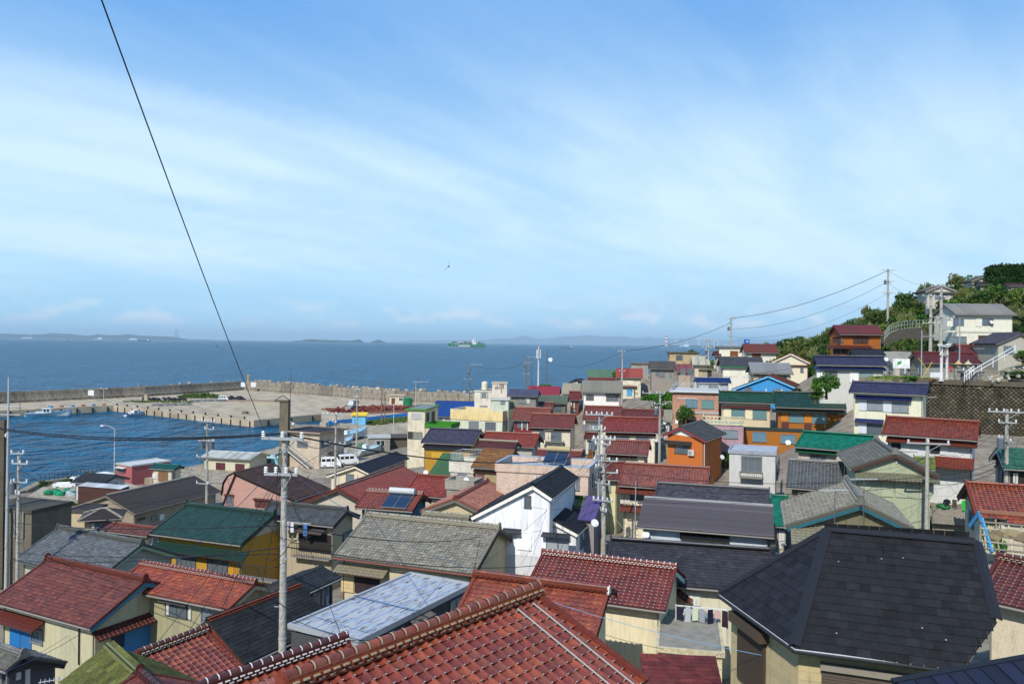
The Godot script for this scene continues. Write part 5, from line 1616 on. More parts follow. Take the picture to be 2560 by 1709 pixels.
func cap_mesh(r: float, ln: float, mort: bool) -> Mesh:
	var key := "cap%.3f,%.3f,%s" % [r, ln, mort]
	if meshes.has(key):
		return meshes[key]
	var s := st()
	s.set_smooth_group(1)
	var n := 7
	for i in n:
		var a0 := PI * i / n
		var a1 := PI * (i + 1) / n
		for seg in [[-0.5, 0.36, 0.92, 0.94], [0.36, 0.5, 1.08, 1.08]]:
			var p := func(a: float, t: float, k: float) -> Vector3:
				return Vector3(ln * t, sin(a) * r * k, cos(a) * r * k)
			quad(s, p.call(a0, seg[1], seg[3]), p.call(a0, seg[0], seg[2]), p.call(a1, seg[0], seg[2]), p.call(a1, seg[1], seg[3]))
	var m := done(s)
	if mort:
		var d := st()
		d.set_smooth_group(1)
		for i in n:
			var a0 := PI * i / n
			var a1 := PI * (i + 1) / n
			var q := func(a: float, t: float) -> Vector3:
				return Vector3(t, sin(a) * r * 1.14, cos(a) * r * 1.14)
			quad(d, q.call(a0, ln * 0.5), q.call(a0, ln * 0.5 - 0.035), q.call(a1, ln * 0.5 - 0.035), q.call(a1, ln * 0.5))
		d.generate_normals()
		d.commit(m)
	meshes[key] = m
	return m

const PIECE := {
	# column width, exposure, stagger, look, part name
	"tile": [0.265, 0.235, 0.0, "glaze", "roof_tile"],
	"flat": [0.3, 0.28, 0.5, "tile", "roof_tile"],
	"slate": [0.606, 0.2, 0.37, "slate", "roof_slate"],
	"shingle": [0.335, 0.315, 0.42, "slate", "roof_slate"],
	"moss": [0.34, 0.42, 0.0, "moss", "roof_slate"],
}

func piece_mesh(style: String, dab: int) -> Mesh:
	match style:
		"tile":
			return tile_mesh(dab)
		"flat":
			return wedge_mesh(0.3, 0.28, 0.03, 0.004)
		"slate":
			return wedge_mesh(0.606, 0.2, 0.014, 0.003)
		"shingle":
			return wedge_mesh(0.335, 0.315, 0.018, 0.006)
	return wedge_mesh(0.34, 0.42, 0.022, 0.004)

func slope(root: Node3D, frame: Transform3D, poly: PackedVector2Array, style: String, color: String, dab := 0, dabc := "c4beb4") -> void:
	# frame: x along the eave, y out of the roof, z down the slope; poly in (x, z)
	var lo := poly[0]
	var hi := poly[0]
	for p in poly:
		lo = lo.min(p)
		hi = hi.max(p)
	# deck
	var q := PackedVector2Array()
	for p in poly:
		q.append(p)
	part("roof_deck", slab(q, 0.0, -0.09), mat("wood", hexc(color).lerp(hexc("3c3630"), 0.45)), root, frame)
	var col := hexc(color)
	var gx := root.transform * frame
	var dist := (gx * Vector3((lo.x + hi.x) * 0.5, 0, hi.y * 0.7)).distance_to(CAM)
	if PIECE.has(style):
		var pc: Array = PIECE[style]
		var cw: float = pc[0]
		var ch: float = pc[1]
		var rows := int(ceil((hi.y + 0.02) / ch))
		var cols := int(round((hi.x - lo.x) / cw))
		var used: float = (hi.x - lo.x) / maxi(cols, 1)
		var sx := used / cw
		var list := []
		for r in rows:
			var z := hi.y - (r + 0.5) * ch
			var zz := maxf(z, 0.06)
			var off: float = fposmod(pc[2] * r, 1.0)
			var span := row_span(poly, zz)
			for c in range(-2, cols + 2):
				var x := lo.x + (c + 0.5 + off) * used
				var wide := sx
				if style == "tile":
					if not Geometry2D.is_point_in_polygon(Vector2(x, zz), poly):
						continue
				else:
					var a := maxf(x - used * 0.5, span.x)
					var e := minf(x + used * 0.5, span.y)
					if e - a < used * 0.08:
						continue
					x = (a + e) * 0.5
					wide = (e - a) / cw
				var jit := Basis(Vector3.UP, rng.randf_range(-0.01, 0.01)) * Basis(Vector3.RIGHT, rng.randf_range(-0.012, 0.012))
				var xf := Transform3D(jit.scaled(Vector3(wide, 1, 1)), Vector3(x, 0.006 + rng.randf_range(0, 0.005), z))
				var d := rng.randf()
				var k := 0 if d < 0.5 else (1 if d < 0.72 else (2 if d < 0.85 else 3))
				list.append([(gx * xf.origin).distance_to(CAM), frame * xf, k])
		list.sort_custom(func(a, b): return a[0] < b[0])
		var single := 0
		var dabm := mat("mortar", dabc)
		if minf(cw, 0.34) * 1991.0 / dist >= 10.0 and gx.basis.y.dot((CAM - gx.origin).normalized()) > 0.02:
			single = mini(300 - root.get_meta("singles", 0), list.size())
			root.set_meta("singles", root.get_meta("singles", 0) + single)
		var mesh := piece_mesh(style, dab)
		for i in single:
			var o := part(pc[4], mesh, null, root, list[i][1])
			o.set_surface_override_material(0, mat(pc[3], varied(col, list[i][2])))
			if mesh.get_surface_count() > 1:
				o.set_surface_override_material(1, dabm)
		if list.size() > single:
			var mm := MultiMesh.new()
			mm.transform_format = MultiMesh.TRANSFORM_3D
			mm.use_colors = true
			var mk := "%s%d|mm|%s" % [style, dab, dabc]
			if not meshes.has(mk):
				var dm: ArrayMesh = mesh.duplicate()
				dm.surface_set_material(0, mat(pc[3], Color.WHITE, 0.0, true))
				if dm.get_surface_count() > 1:
					dm.surface_set_material(1, dabm)
				meshes[mk] = dm
			mm.mesh = meshes[mk]
			mm.instance_count = list.size() - single
			for i in range(single, list.size()):
				mm.set_instance_transform(i - single, list[i][1])
				mm.set_instance_color(i - single, varied(col, list[i][2]).srgb_to_linear())
			var o := MultiMeshInstance3D.new()
			o.name = pc[4] + "_field"
			o.multimesh = mm
			o.set_meta("kind", "stuff")
			root.add_child(o, true)
		return
	var width := hi.x - lo.x
	if style == "step":
		var n := int(ceil(hi.y / 0.26))
		for i in n:
			var z1 := hi.y - i * 0.26
			var z0 := maxf(z1 - 0.26, 0.0)
			var strip := Geometry2D.intersect_polygons(poly, PackedVector2Array([Vector2(lo.x, z0), Vector2(hi.x, z0), Vector2(hi.x, z1), Vector2(lo.x, z1)]))
			if strip.is_empty():
				continue
			var a := hi
			var b := lo
			for p in strip[0]:
				a = a.min(p)
				b = b.max(p)
			if b.x - a.x < 0.1:
				continue
			part("roof_strip", wedge_mesh(snappedf(b.x - a.x, 0.01), snappedf(z1 - z0, 0.001), 0.028, 0.0), mat("metal", varied(col, rng.randi() % 4 if i % 3 == 0 else 0)), root, frame * at((a.x + b.x) * 0.5, 0.004, (z0 + z1) * 0.5))
		return
	if style == "seam" or style == "sheet":
		var pw := 0.44 if style == "seam" else 0.92
		var n := maxi(1, int(round(width / pw)))
		var w := width / n
		for i in n:
			var s := st()
			s.set_smooth_group(-1)
			bx(s, Vector3(0, 0.012, hi.y * 0.5), Vector3(w - 0.004, 0.02, hi.y))
			bx(s, Vector3(w * 0.5 - 0.025, 0.036, hi.y * 0.5), Vector3(0.045, 0.03, hi.y - 0.01))
			part("roof_panel", s.commit() if i == 0 or not meshes.has("lastpanel") else meshes["lastpanel"], mat("metal", varied(col, [0, 0, 3, 0, 1][rng.randi() % 5])), root, frame * at(lo.x + (i + 0.5) * w, 0.002, 0))
			if i == 0:
				meshes["lastpanel"] = (root.get_child(root.get_child_count() - 1) as MeshInstance3D).mesh
		meshes.erase("lastpanel")
		return
	# corrugated sheets, each about two metres wide
	var nsh := maxi(1, int(round(width / 1.9)))
	var sw := width / nsh
	for i in nsh:
		var s := st()
		s.set_smooth_group(1)
		var waves := int(round(sw / 0.24))
		var steps := waves * 6
		for k in steps:
			var x0 := sw * k / steps
			var x1 := sw * (k + 1) / steps
			var y0 := 0.04 + 0.075 * absf(sin(PI * waves * x0 / sw))
			var y1 := 0.04 + 0.075 * absf(sin(PI * waves * x1 / sw))
			quad(s, Vector3(x0, y0, hi.y), Vector3(x0, y0, 0), Vector3(x1, y1, 0), Vector3(x1, y1, hi.y))
			quad(s, Vector3(x0, 0, hi.y), Vector3(x0, y0, hi.y), Vector3(x1, y1, hi.y), Vector3(x1, 0, hi.y))
		part("roof_sheet", done(s), mat("tile", varied(col, 3 if i % 3 == 1 else 0)), root, frame * at(lo.x + i * sw, 0.0, 0))

func row_span(poly: PackedVector2Array, z: float) -> Vector2:
	var a := INF
	var b := -INF
	for i in poly.size():
		var p := poly[i]
		var q := poly[(i + 1) % poly.size()]
		if (p.y - z) * (q.y - z) <= 0.0 and absf(p.y - q.y) > 0.0001:
			var x := lerpf(p.x, q.x, (z - p.y) / (q.y - p.y))
			a = minf(a, x)
			b = maxf(b, x)
	return Vector2(a, b)

func ridge(root: Node3D, a: Vector3, b: Vector3, style: String, color: String, b_: Dictionary, big := true) -> void:
	# the ridge along a..b in the house's own space
	var ln := a.distance_to(b)
	if ln < 0.2:
		return
	var x := (b - a).normalized()
	var z := x.cross(Vector3.UP).normalized()
	var y := z.cross(x)
	var fr := Transform3D(Basis(x, y, z), (a + b) * 0.5)
	if style in ["tile", "flat"]:
		var hgt := 0.0
		var layers := (4 if style == "tile" and b_.get("oni", 0) + b_.get("endw", 0) + (1 if b_.has("mort") else 0) > 0 else 2) if big else 1
		for i in layers:
			var w := 0.36 - i * 0.035
			part("ridge_course", box(snappedf(ln, 0.01), 0.046, w), mat("tile", varied(hexc(color), i % 4)), root, fr * at(0, 0.05 + hgt, 0))
			hgt += 0.055
		if b_.has("mort") and big:
			var dash := MultiMesh.new()
			dash.transform_format = MultiMesh.TRANSFORM_3D
			dash.mesh = box(0.12, 0.026, 0.4)
			var nd := int(ln / 0.2)
			dash.instance_count = nd * 2
			for i in nd:
				for r in 2:
					dash.set_instance_transform(i * 2 + r, at(-ln * 0.5 + (i + 0.3 + 0.5 * r) * ln / nd, 0.077 + 0.075 * r, 0))
			var mo := MultiMeshInstance3D.new()
			mo.name = "mortar_joints"
			mo.multimesh = dash
			mo.material_override = mat("mortar", b_.mort)
			mo.transform = fr * Transform3D(Basis.IDENTITY.scaled(Vector3(1, 1, 0.92)), Vector3.ZERO)
			mo.set_meta("kind", "stuff")
			root.add_child(mo, true)
		var n := maxi(1, int(round(ln / 0.3)))
		var step := ln / n
		var near: bool = 0.3 * 1991.0 / (root.transform * fr.origin).distance_to(CAM) >= 8.0
		var cm := cap_mesh(0.095, snappedf(step + 0.01, 0.005), b_.has("mort"))
		if near:
			for i in n:
				var o := part("ridge_cap", cm, null, root, fr * at(-ln * 0.5 + (i + 0.5) * step, 0.04 + hgt - 0.02, 0))
				o.set_surface_override_material(0, mat("glaze", varied(hexc(color), rng.randi() % 4)))
				if b_.has("mort"):
					o.set_surface_override_material(1, mat("mortar", b_.mort))
		else:
			var s := st()
			for i in n:
				s.append_from(cm, 0, at(-ln * 0.5 + (i + 0.5) * step, 0.04 + hgt - 0.02, 0))
			part("ridge_caps", s.commit(), mat("glaze", color), root, fr)
		if big:
			for e in [-1, 1]:
				var sc := 1.25 if b_.get("oni", 0) == 1 else 0.9
				var pl := PackedVector2Array([Vector2(-0.2, -0.06), Vector2(-0.23, 0.05), Vector2(-0.15, 0.1), Vector2(-0.15, 0.2), Vector2(-0.1, 0.3), Vector2(0, 0.35), Vector2(0.1, 0.3), Vector2(0.15, 0.2), Vector2(0.15, 0.1), Vector2(0.23, 0.05), Vector2(0.2, -0.06)])
				var pl2 := PackedVector2Array()
				for p in pl:
					pl2.append(p * sc)
				part("ridge_end_tile", prism(pl2, 0.09), mat("tile", "e8e6e0" if b_.get("endw", 0) == 1 and e == 1 else color), root, fr * Transform3D(Basis(Vector3(0, 0, -e), Vector3.UP, Vector3(e, 0, 0)), Vector3(e * ln * 0.5 - e * 0.04, 0.02, 0)))
	else:
		var s := st()
		s.set_smooth_group(-1)
		var w := 0.16
		var dy := -w * 0.5
		quad(s, Vector3(-ln / 2, dy + 0.06, w), Vector3(-ln / 2, 0.075, 0), Vector3(ln / 2, 0.075, 0), Vector3(ln / 2, dy + 0.06, w))
		quad(s, Vector3(ln / 2, dy + 0.06, -w), Vector3(ln / 2, 0.075, 0), Vector3(-ln / 2, 0.075, 0), Vector3(-ln / 2, dy + 0.06, -w))
		quad(s, Vector3(-ln / 2, dy, w), Vector3(-ln / 2, dy + 0.06, w), Vector3(ln / 2, dy + 0.06, w), Vector3(ln / 2, dy, w))
		quad(s, Vector3(ln / 2, dy, -w), Vector3(ln / 2, dy + 0.06, -w), Vector3(-ln / 2, dy + 0.06, -w), Vector3(-ln / 2, dy, -w))
		part("ridge_cap", done(s), mat("metal", color), root, fr * at(0, 0.02, 0))

# ---------------------------------------------------------------- walls and their fittings
func cladding(root: Node3D, face: Transform3D, poly: PackedVector2Array, kind: String, color: String) -> void:
	var gx := root.transform * face
	var lo := poly[0]
	var hi := poly[0]
	for p in poly:
		lo = lo.min(p)
		hi = hi.max(p)
	lo.y = maxf(lo.y, -0.4)
	var mid := gx * Vector3((lo.x + hi.x) * 0.5, hi.y * 0.6, 0)
	if gx.basis.z.dot(CAM - mid) < 0:
		return
	var pw := 0.455
	var ph := 0.0
	var called := "wall_panel"
	var look := "siding"
	match kind:
		"plank":
			pw = 0.3
			called = "wall_plank"
			look = "wood"
		"boards":
			pw = 0.0
			ph = 0.26
			called = "wall_board"
		"tilewall":
			pw = 0.0
			ph = 0.3
			called = "wall_board"
		"brick":
			pw = 0.56
			ph = 0.215
			called = "brick"
			look = "mortar"
		"corr":
			pw = 0.2
	var px := maxf(pw, ph) * 1991.0 / mid.distance_to(CAM)
	if px < 9.0:
		return
	var nx := 1 if pw == 0.0 else int(ceil((hi.x - lo.x) / pw))
	var ny := 1 if ph == 0.0 else int(ceil((hi.y - lo.y) / ph))
	var count := 0
	var rest := st()
	var any := false
	for j in range(ny - 1, -1, -1):
		var y0 := lo.y if ph == 0.0 else lo.y + j * ph
		var y1 := hi.y if ph == 0.0 else y0 + ph - 0.008
		for i in range(-1 if ph > 0 and pw > 0 else 0, nx):
			var x0 := lo.x if pw == 0.0 else lo.x + (i + (0.5 if ph > 0 and j % 2 == 1 else 0.0)) * pw
			var x1 := hi.x if pw == 0.0 else x0 + pw - 0.008
			var cell := PackedVector2Array([Vector2(x0, y0), Vector2(x1, y0), Vector2(x1, y1), Vector2(x0, y1)])
			for c in Geometry2D.intersect_polygons(poly, cell):
				if absf(area(c)) < 0.006:
					continue
				var full: bool = absf(absf(area(c)) - (x1 - x0) * (y1 - y0)) < 0.0005
				var cc := hexc(color)
				var m := mat(look, varied(cc, [0, 0, 3, 0, 0, 3][rng.randi() % 6]) if kind in ["brick", "plank"] else varied(cc, [0, 0, 0, 3][rng.randi() % 4]))
				if count < 290:
					if full:
						part(called, box(x1 - x0, y1 - y0, 0.018), m, root, face * at((x0 + x1) * 0.5, (y0 + y1) * 0.5, 0.009))
					else:
						part(called, prism(c, 0.018), m, root, face)
				else:
					any = true
					rest.append_from(prism(c, 0.018), 0, Transform3D.IDENTITY)
				count += 1
	if any:
		var o := part(called + "_field", rest.commit(), mat(look, color), root, face)
		o.set_meta("kind", "stuff")

func area(p: PackedVector2Array) -> float:
	var a := 0.0
	for i in p.size():
		a += p[i].cross(p[(i + 1) % p.size()])
	return a * 0.5

func fit(root: Node3D, f: Array, face: Transform3D, flip: bool, b: Dictionary) -> void:
	var u0: float = f[2]
	var v0: float = f[3]
	var u1: float = f[4]
	var v1: float = f[5]
	if flip:
		var t := u0
		u0 = -u1
		u1 = -t
	var w := u1 - u0
	var h := v1 - v0
	var cx := (u0 + u1) * 0.5
	var cy := (v0 + v1) * 0.5
	var o0 := 0.02
	match f[0]:
		"W":
			var n: int = f[6]
			var s := st()
			s.set_smooth_group(-1)
			var t := 0.05
			var fc := "86888a" if hexc(f[7]).v > 0.35 else "5e6062"
			bx(s, Vector3(0, h / 2, 0.04), Vector3(w + t, t, 0.09))
			bx(s, Vector3(0, -h / 2, 0.05), Vector3(w + t + 0.08, t, 0.12))
			bx(s, Vector3(-w / 2, 0, 0.04), Vector3(t, h - t, 0.09))
			bx(s, Vector3(w / 2, 0, 0.04), Vector3(t, h - t, 0.09))
			for i in range(1, n):
				bx(s, Vector3(-w / 2 + w * i / n, 0, 0.035), Vector3(t * 0.9, h - t, 0.05))
			var win := part("window", s.commit(), mat("plain", fc), root, face * at(cx, cy, o0))
			part("curtain_or_dark_room", box(snappedf(w - t, 0.01), snappedf(h - t, 0.01), 0.012), mat("plain", f[7]), win, at(0, 0, 0.006))  # flat backing: curtain colours, and dark tones painted for the unlit room
			for i in n:
				part("pane", box(snappedf(w / n - t, 0.01), snappedf(h - t, 0.01), 0.006), glass(), win, at(-w / 2 + w * (i + 0.5) / n, 0, 0.03))
		"S", "D":
			var n: int = f[6]
			var hor: bool = f.size() > 8
			var dep := 0.07 if f[0] == "S" else 0.05
			for i in n:
				if hor:
					part("shutter_slat", box(snappedf(w, 0.01), snappedf(h / n - 0.012, 0.002), dep), mat("metal", f[7]), root, face * at(cx, v0 + h * (i + 0.5) / n, o0 + dep / 2))
				else:
					part("shutter_panel" if f[0] == "S" else "door", box(snappedf(w / n - 0.015, 0.005), snappedf(h, 0.01), dep), mat("siding", varied(hexc(f[7]), [0, 3, 0, 1][i % 4])), root, face * at(u0 + w * (i + 0.5) / n, cy, o0 + dep / 2 - (0.02 if i % 2 == 1 else 0.0)))
		"A":
			var dep: float = f[6]
			var drop: float = f[7]
			var l := sqrt(dep * dep + drop * drop)
			var fr := face * Transform3D(Basis(Vector3.RIGHT, Vector3(0, dep, drop) / l, Vector3(0, -drop, dep) / l), Vector3(cx, v0, 0.03))
			var aw := Node3D.new()
			aw.name = "awning"
			root.add_child(aw, true)
			if f[8] == "plain":
				part("awning_sheet", box(snappedf(w, 0.01), 0.04, snappedf(l, 0.01)), mat("metal", f[9]), aw, fr * at(0, 0, l / 2))
			else:
				slope_for(aw, root, fr, PackedVector2Array([Vector2(-w / 2, 0), Vector2(w / 2, 0), Vector2(w / 2, l), Vector2(-w / 2, l)]), f[8], f[9], b.get("dab", 0) if f[8] == "tile" else 0)
			part("awning_flashing", box(snappedf(w, 0.01), 0.1, 0.06), mat("metal", f[9]), aw, face * at(cx, v0 + 0.04, 0.03))
		"P":
			part("downspout", cyl(0.045, 0.045, snappedf(h, 0.01), 8), mat("plain", f[6]), root, face * at(cx, cy, 0.08))
		"X":
			var ac := part("air_conditioner", box(snappedf(w, 0.01), snappedf(h, 0.01), 0.3), mat("plain", "d8d6d0"), root, face * at(cx, cy, 0.2))
			part("fan_grille", cyl(h * 0.4, h * 0.4, 0.02, 18), mat("plain", "9a9a98"), ac, Transform3D(Basis(Vector3.RIGHT, PI / 2), Vector3(-w * 0.14, 0, 0.16)))
		"V":
			part("vent", box(snappedf(w, 0.01), snappedf(h, 0.01), 0.1), mat("plain", "d0d0c8"), root, face * at(cx, cy, 0.06))
		"R":
			var dep := 0.7
			part("balcony_floor", box(snappedf(w, 0.01), 0.1, dep), mat("concrete", "8a8680"), root, face * at(cx, v0 - 0.05, dep / 2))
			var n := maxi(3, int(w / 0.16))
			part("handrail", box(snappedf(w, 0.01), 0.05, 0.05), mat("metal", f[6]), root, face * at(cx, v1, dep - 0.03))
			for i in n + 1:
				part("baluster", box(0.025, snappedf(h, 0.01), 0.025), mat("metal", f[6]), root, face * at(u0 + w * i / n, cy, dep - 0.03))
			for e in [u0, u1]:
				part("handrail", box(0.05, 0.05, dep), mat("metal", f[6]), root, face * at(e, v1 - 0.004, dep / 2))

func slope_for(holder: Node3D, root: Node3D, frame: Transform3D, poly: PackedVector2Array, style: String, color: String, dab: int) -> void:
	var lo := poly[0]
	var hi := poly[2]
	part("awning_deck", slab(poly, 0.0, -0.05), mat("wood", "5a4a3c"), holder, frame)
	var col := hexc(color)
	if not PIECE.has(style):
		part("awning_sheet", box(snappedf(hi.x - lo.x, 0.01), 0.03, snappedf(hi.y, 0.01)), mat("metal", color), holder, frame * at(0, 0.018, hi.y * 0.5))
		return
	var pc: Array = PIECE[style]
	var cols := maxi(1, int(round((hi.x - lo.x) / pc[0])))
	var used: float = (hi.x - lo.x) / cols
	var rows := int(ceil(hi.y / pc[1] - 0.2))
	var mesh := piece_mesh(style, dab)
	var near: bool = pc[0] * 1991.0 / (root.transform * frame.origin).distance_to(CAM) >= 10.0
	var s := st()
	var any := false
	for r in rows:
		for c in cols:
			var xf := frame * Transform3D(Basis.IDENTITY.scaled(Vector3(used / pc[0], 1, 1)), Vector3(lo.x + (c + 0.5) * used, 0.006, hi.y - (r + 0.5) * pc[1]))
			if near and cols * rows < 140:
				var o := part("awning_tile", mesh, null, holder, xf)
				o.set_surface_override_material(0, mat(pc[3], varied(col, rng.randi() % 4)))
				if mesh.get_surface_count() > 1:
					o.set_surface_override_material(1, mat("mortar", "dcd8d0"))
			else:
				any = true
				s.append_from(mesh, 0, xf)
	if any:
		var o := part("awning_tile_field", s.commit(), mat(pc[3], color), holder)
		o.set_meta("kind", "stuff")

func house(b: Dictionary) -> Node3D:
	var root := thing(b.n, b.l, b.cat, Vector3(b.x, b.y, b.z), b.yaw)
	var L: float = b.L
	var R: float = b.R
	var fw: float = b.fw
	var fh: float = b.fh
	var bw: float = b.bw
	var bh: float = b.bh
	var o: float = b.o
	var g: float = b.g
	var wl: String = b.wall[0]
	var wc: String = b.wall[1]
	var look: String = {"plaster": "plaster", "siding": "siding", "concrete": "concrete", "plank": "wood", "boards": "siding", "brick": "concrete", "tilewall": "siding", "corr": "metal", "ivy": "leaf"}[wl]
	var under: String = wc if wl in ["plaster", "concrete", "ivy"] else hexc(wc).darkened(0.12).to_html(false)
	var x0 := -(L / 2 - g)
	var x1 := L / 2 - g
	var hA: float = b.get("hipA", b.get("hip", 0.0))
	var hB: float = b.get("hip", 0.0)
	if hA > 0:
		x0 = -(L / 2 + hA - o)
	if hB > 0:
		x1 = L / 2 + hB - o
	var zf := fw - o
	var zb := -(bw - o)
	var faces := {}
	faces["F"] = [Transform3D(Basis.IDENTITY, Vector3(0, 0, zf)), false]
	faces["L"] = [Transform3D(Basis(Vector3(0, 0, 1), Vector3.UP, Vector3(-1, 0, 0)), Vector3(x0, 0, 0)), false]
	faces["R"] = [Transform3D(Basis(Vector3(0, 0, -1), Vector3.UP, Vector3(1, 0, 0)), Vector3(x1, 0, 0)), true]
	var dn := -2.0
	if b.t == "gable":
		var yf := R - fh * zf / fw - 0.1
		var yb := R - bh * -zb / bw - 0.1
		var end := PackedVector2Array([Vector2(zb, dn), Vector2(zf, dn), Vector2(zf, yf), Vector2(0, R - 0.1), Vector2(zb, yb)])
		if hA > 0 and hB > 0:
			end = PackedVector2Array([Vector2(zb, dn), Vector2(zf, dn), Vector2(zf, yf), Vector2(zb, yf)])
		if b.has("round"):
			end = PackedVector2Array([Vector2(zb, dn), Vector2(zf, dn), Vector2(zf, yf), Vector2(0, R - 0.1), Vector2(zb * 0.55, R - 0.5), Vector2(zb * 0.88, R - 1.3), Vector2(zb, R - 2.4)])
		# wall body: the end outline pushed along the ridge
		var bodyx1 := x1
		var bodyx0 := x0
		if hA > 0 and hB == 0.0:
			# the hipped end stops under the ridge end; a low block carries on below the hip
			bodyx0 = -L / 2
			part("wall", box(snappedf(-L / 2 - x0, 0.01), snappedf(yf - dn, 0.01), snappedf(zf - zb - 0.006, 0.01)), mat(look, under), root, at((x0 - L / 2) / 2, (yf + dn) / 2, (zf + zb) / 2))
		part("wall", prism(end, bodyx1 - bodyx0), mat(look, under), root, Transform3D(Basis(Vector3(0, 0, 1), Vector3.UP, Vector3(-1, 0, 0)), Vector3(bodyx1, 0, 0)))
		if wl not in ["plaster", "concrete", "ivy"]:
			cladding(root, faces["F"][0], PackedVector2Array([Vector2(x0, dn), Vector2(x1, dn), Vector2(x1, yf), Vector2(x0, yf)]), wl, wc)
			var e2 := PackedVector2Array()
			for p in end:
				e2.append(Vector2(-p.x, p.y))
			var hip_end := PackedVector2Array([Vector2(zb, dn), Vector2(zf, dn), Vector2(zf, yf), Vector2(zb, yf)])
			cladding(root, faces["L"][0], hip_end if hA > 0 else end, wl, wc)
			cladding(root, faces["R"][0], e2, wl, wc)
		if b.has("gwall"):
			for e in [["L", 1.0], ["R", -1.0]]:
				var yy := minf(yf, yb) + 0.05
				part("gable_panel", prism(PackedVector2Array([Vector2(e[1] * zf * 0.99, yf), Vector2(0, R - 0.12), Vector2(e[1] * zb * 0.99, yb)]), 0.035), mat("plaster", b.gwall), root, faces[e[0]][0])
		var lf := sqrt(fw * fw + fh * fh)
		var lb := sqrt(bw * bw + bh * bh)
		var style: String = b.roof[0]
		var rc: String = b.roof[1]
		var dab: int = b.get("dab", 0)
		var ff := Transform3D(Basis(Vector3.RIGHT, Vector3(0, fw, fh) / lf, Vector3(0, -fh, fw) / lf), Vector3(0, R, 0))
		var fb := Transform3D(Basis(Vector3.LEFT, Vector3(0, bw, -bh) / lb, Vector3(0, -bh, -bw) / lb), Vector3(0, R, 0))
		slope(root, ff, PackedVector2Array([Vector2(-L / 2, 0), Vector2(L / 2, 0), Vector2(L / 2 + hB, lf), Vector2(-L / 2 - hA, lf)]), style, rc, dab)
		if b.has("round"):
			# the curved back of the roof: bent sheets
			var pts := [Vector2(0, R + 0.02), Vector2(-bw * 0.5, R - 0.34), Vector2(-bw * 0.86, R - 1.1), Vector2(-bw, R - 2.4)]
			for i in 3:
				var a := Vector3(0, pts[i].y, pts[i].x)
				var c := Vector3(0, pts[i + 1].y, pts[i + 1].x)
				var d := (c - a).normalized()
				part("roof_sheet", box(L, 0.06, a.distance_to(c) + 0.03), mat("metal", b.bar), root, Transform3D(Basis(Vector3.LEFT, Vector3.LEFT.cross(d).normalized() * -1.0, d), (a + c) / 2))
		else:
			slope(root, fb, PackedVector2Array([Vector2(-L / 2, 0), Vector2(L / 2, 0), Vector2(L / 2 + hA, lb), Vector2(-L / 2 - hB, lb)]), style, rc, dab)
		var rks: String = style
		if hA > 0:
			var l := sqrt(hA * hA + fh * fh)
			slope(root, Transform3D(Basis(Vector3(0, 0, 1), Vector3(-fh, hA, 0) / l, Vector3(-hA, -fh, 0) / l), Vector3(-L / 2, R, 0)), PackedVector2Array([Vector2(-0.01, 0), Vector2(0.01, 0), Vector2(fw, l), Vector2(-bw, l)]), style, rc, dab)
			ridge(root, Vector3(-L / 2, R + 0.01, 0), Vector3(-L / 2 - hA, R - fh + 0.01, fw), style, b.rk, b, false)
			ridge(root, Vector3(-L / 2, R + 0.01, 0), Vector3(-L / 2 - hA, R - fh + 0.01, -bw), style, b.rk, b, false)
		if hB > 0:
			var l := sqrt(hB * hB + fh * fh)
			slope(root, Transform3D(Basis(Vector3(0, 0, -1), Vector3(fh, hB, 0) / l, Vector3(hB, -fh, 0) / l), Vector3(L / 2, R, 0)), PackedVector2Array([Vector2(-0.01, 0), Vector2(0.01, 0), Vector2(bw, l), Vector2(-fw, l)]), style, rc, dab)
			ridge(root, Vector3(L / 2, R + 0.01, 0), Vector3(L / 2 + hB, R - fh + 0.01, fw), style, b.rk, b, false)
		ridge(root, Vector3(-L / 2, R, 0), Vector3(L / 2, R, 0), rks, b.rk, b)
		if style in ["tile", "flat"] and not b.has("hip"):
			for e in [-1, 1]:
				part("verge_course", box(0.15, 0.1, snappedf(lf + 0.03, 0.01)), mat("tile", varied(hexc(rc), 1)), root, ff * at(e * (L / 2 - 0.04), 0.045, lf / 2))
				if not b.has("round"):
					part("verge_course", box(0.15, 0.1, snappedf(lb + 0.03, 0.01)), mat("tile", varied(hexc(rc), 1)), root, fb * at(e * (L / 2 - 0.04), 0.045, lb / 2))
		if not b.has("hip"):
			for e in [[-1, x0], [1, x1]]:
				if e[0] == -1 and hA > 0:
					continue
				if b.has("curve") and e[0] == 1:
					var cp := PackedVector2Array()
					var lw := PackedVector2Array()
					for i in 9:
						var t := i / 8.0
						var z := bw * t * 1.0
						var y := -bh * t + 0.16 * sin(PI * t)
						cp.append(Vector2(z, y))
						lw.append(Vector2(z, y - 0.26))
					lw.reverse()
					cp.append_array(lw)
					part("bargeboard", prism(cp, 0.07), mat("wood", b.bar), root, Transform3D(Basis(Vector3(0, 0, -1), Vector3.UP, Vector3(1, 0, 0)), Vector3(L / 2 - 0.06, R + 0.02, 0)))
				else:
					part("bargeboard", box(0.05, 0.2, snappedf(lb, 0.01)), mat("wood", b.bar), root, fb * at(-e[0] * (L / 2 - 0.03), -0.19, lb / 2))
				part("bargeboard", box(0.05, 0.2, snappedf(lf, 0.01)), mat("wood", b.bar), root, ff * at(e[0] * (L / 2 - 0.03), -0.19, lf / 2))
		part("gutter", cyl(0.055, 0.055, snappedf(L + hA + hB, 0.01), 8), mat("plain", b.get("gut", "8a8680")), root, Transform3D(Basis(Vector3(0, 0, 1), PI / 2), Vector3((hB - hA) / 2, R - fh - 0.1, fw + 0.03)))
